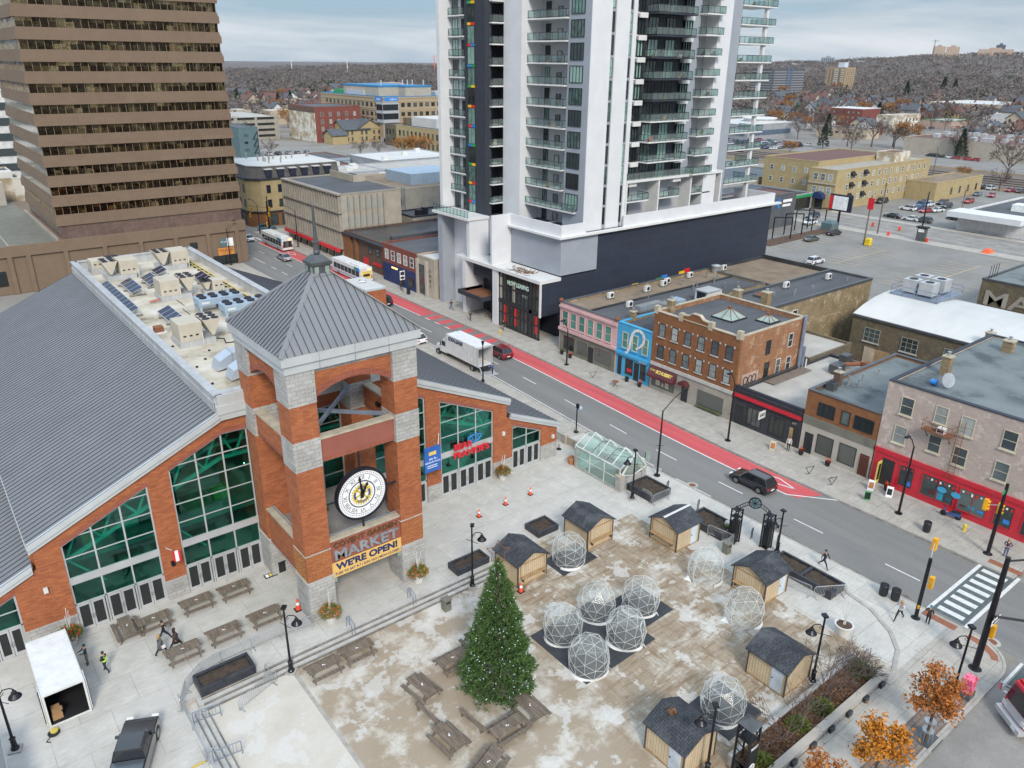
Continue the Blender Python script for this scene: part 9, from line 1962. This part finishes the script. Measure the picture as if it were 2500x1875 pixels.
for px,h_,lb,m_ in((2186,48,'thin crane mast on the ridge above the pinkish towers','far_dark'),(2390,55,'pale chimney mast left of the hospital','far_white'),(744,34,'thin white mast on the left horizon, middle one','far_white'),(870,34,'thin white mast on the left horizon near the tower','far_white'),(1067,40,'red lattice mast beside the apartment tower\'s left edge','tarp_orange'),(580,30,'thin mast on the horizon beside the granite tower','far_grey')):
 a=AZ(px);d_=2400;z=tz(d_,math.degrees(a));t=thing('mast',lb,'mast',(d_*sin(a),d_*cos(a),z));b_=MB();b_.tube((0,0,0),(0,0,h_),1.6,.6,6);b_.build('shaft',m_,t,world=False);b_=MB();b_.bar((-6,3,h_-4),(14 if 'crane' in lb else 6,-3,h_-4),.9);b_.build('crossarm',m_,t,world=False)
HOUSE={}
def house(x,y,rz,wall,roof,s):
 k=(wall,roof)
 if k not in HOUSE:
  t=thing('house','small %s gabled house among bare trees'%{'far_white':'white','far_tan':'tan','brick_maroon':'red brick','far_grey':'grey','brick_yellow':'yellow brick'}[wall],'house',(0,0,0),0,'houses in the far streets')
  b_=MB();b_.box(-4.5,-3.5,-.2,4.5,3.5,5);b_.ext([(-3.5,5),(3.5,5),(0,7.8)],-4.5,4.5,'x');b_.build('wall',wall,t,world=False);b_=MB();b_.ext([(-4.,4.7),(0,7.9),(4.,4.7),(4.,5.),(0,8.3),(-4.,5.)][::-1],-4.9,4.9,'x');b_.box(1.5,.5,6.5,2.3,1.3,9,1);b_.build('roof',[roof,'brick_maroon'],t,world=False)
  for zz in(1,3.4):b_=MB();[b_.box(-4.56,y_,zz,-4.5,y_+1.,zz+1.3)for y_ in(-2.4,1.2)];[b_.box(x_,-3.56,zz,x_+1,-3.5,zz+1.3)for x_ in(-3.2,-.5,2.2)];b_.build('window_row','pane_dark',t,world=False)
  HOUSE[k]=t;t.location=(x,y,G0);t.rotation_euler=(0,0,rz);t.scale=(s,s,s)
 else:dup(HOUSE[k],(x,y,G0),rz,scale=(s,s,s))
rn=random.Random(23);m=0
while m<150:
 r=rn.uniform(500,1050);az=rn.choice((rn.uniform(18,33),rn.uniform(56,73),rn.uniform(56,73)));x,y=r*sin(radians(az)),r*cos(radians(az))
 if any(a-8<x<b_+8 and c_-8<y<d_+8 for a,b_,c_,d_ in keep):continue
 house(x,y,rn.choice((0,pi/2))+rn.uniform(-.1,.1),rn.choice(('far_white','far_tan','brick_maroon','far_grey','far_white','brick_yellow')),rn.choice(('roof_slate','roof_slate','roof_tar','roof_brownred')),rn.uniform(.9,1.5));m+=1
rn=random.Random(29)
for i in range(46):
 az=rn.choice((rn.uniform(17,32),rn.uniform(17,32),rn.uniform(57,71)));r=rn.uniform(480,800);x,y=r*sin(radians(az)),r*cos(radians(az));w=rn.uniform(14,34)
 if any(a-30<x<b_+4 and c_-30<y<d_+4 for a,b_,c_,d_ in keep):continue
 blk('flat_roof_store','wide low flat roofed store in the far streets',x,y,x+w,y+rn.uniform(12,26),rn.uniform(4,9),rn.choice(('far_white','far_tan','brick_maroon','far_grey','far_pinkish','brick_beige')),rn.choice(('roof_pale','roof_tar','roof_white')),[('-x',y+2,y+11,4,(1.5,),1.6,1.6)],group='flat roofed stores in the far streets')
TREE={}
def town_tree(kind,x,y,s,label=None):
 if kind not in TREE:
  rr=random.Random(len(TREE)+5);t=thing('town_tree',{'bare':'leafless grey-brown street tree','orange':'orange leaved street tree','pine':'dark green pointed conifer'}[kind],'tree',(0,0,0),0,{'bare':'bare street trees','orange':'orange street trees','pine':'conifers among the houses'}[kind]);tr=MB();tips=[]
  tr.tube((0,0,0),(0,0,3 if kind!='pine' else 10),.3,.16,7);c_=MB()
  if kind=='pine':
   for q in range(420):f_=rr.random();a=rr.uniform(0,6.3);ra=2.6*(1-f_)*rr.uniform(.5,1);blades(c_,(ra*cos(a),ra*sin(a),1+f_*10),(cos(a),sin(a),-.2),3,.9,.16,.4,rr)
  else:
   for q in range(9):a=q*2.4;branch(tr,(0,0,2.2+.35*q),(cos(a)*.8,sin(a)*.8,.9),2.2,.11,3,rr,tips)
   for q,d in tips:
    if kind=='bare':[tr.bar(q,q+(d+Vector((rr.gauss(0,.6),rr.gauss(0,.6),rr.gauss(0,.5)))).normalized()*rr.uniform(.5,1.2),.05)for k in range(3)]
    else:[blades(c_,q+Vector((rr.gauss(0,.5),rr.gauss(0,.5),rr.gauss(0,.4))),(rr.gauss(0,1),rr.gauss(0,1),rr.gauss(0,1)),2,.5,.14,.4,rr)for k in range(9)]
  tr.build('trunk','twig' if kind=='bare' else 'trunk_grey',t,world=False)
  if c_.f:c_.build('crown','far_pine' if kind=='pine' else 'far_orange',t,world=False)
  TREE[kind]=t;t.location=(x,y,G0);t.scale=(s,s,s)
 else:t=dup(TREE[kind],(x,y,G0),random.uniform(0,6),scale=(s,s,s))
 if label:t['label']=label;(t.__delitem__('group')if 'group' in t else None)
 return t
for kind,x,y,s in(('bare',326,118,1.7),('bare',410,216,1.6),('bare',412,205,1.3),('bare',402,225,1.4),('bare',335,262,1.1),('bare',300,110,.8),('orange',336,216,.7),('orange',312,128,.6),('orange',524,302,.8),('orange',500,320,1.),('orange',480,300,.9),('orange',490,330,1.1),('orange',720,470,1.3),('orange',900,600,1.6),('orange',1090,640,1.8),('pine',966,478,2.1),('pine',1150,520,2.4),('pine',1165,512,2.2),('pine',560,960,1.4),('pine',300,700,1.3),('pine',330,720,1.3),('pine',680,275,.8),('bare',700,240,1.6),('bare',166,318,.8),('bare',172,312,.9),('bare',133,338,.8)):town_tree(kind,x,y,s)
for x,y,s in((180,304,.95),(184,300,1.05),(190,303,.85),(194,294,.7)):town_tree('orange',x,y,s)
rn=random.Random(41)
for i in range(90):az=rn.choice((rn.uniform(17,33),rn.uniform(56,73)));r=rn.uniform(420,900);town_tree(rn.choice(('bare','bare','bare','bare','orange','pine')),r*sin(radians(az)),r*cos(radians(az)),rn.uniform(.9,1.5))
mt=bpy.data.materials.new('haze');mt.use_nodes=True;t=mt.node_tree;t.nodes.clear()
v=t.nodes.new('ShaderNodeVolumePrincipled');v.inputs['Color'].default_value=(.80,.86,.95,1);v.inputs['Density'].default_value=.000018;v.inputs['Anisotropy'].default_value=.2
o=t.nodes.new('ShaderNodeOutputMaterial');t.links.new(v.outputs[0],o.inputs['Volume']);MATS['haze']=mt
g=MB();g.box(-14500,-14500,-2,14500,14500,200);tag(g.build('haze','haze'),kind='stuff')
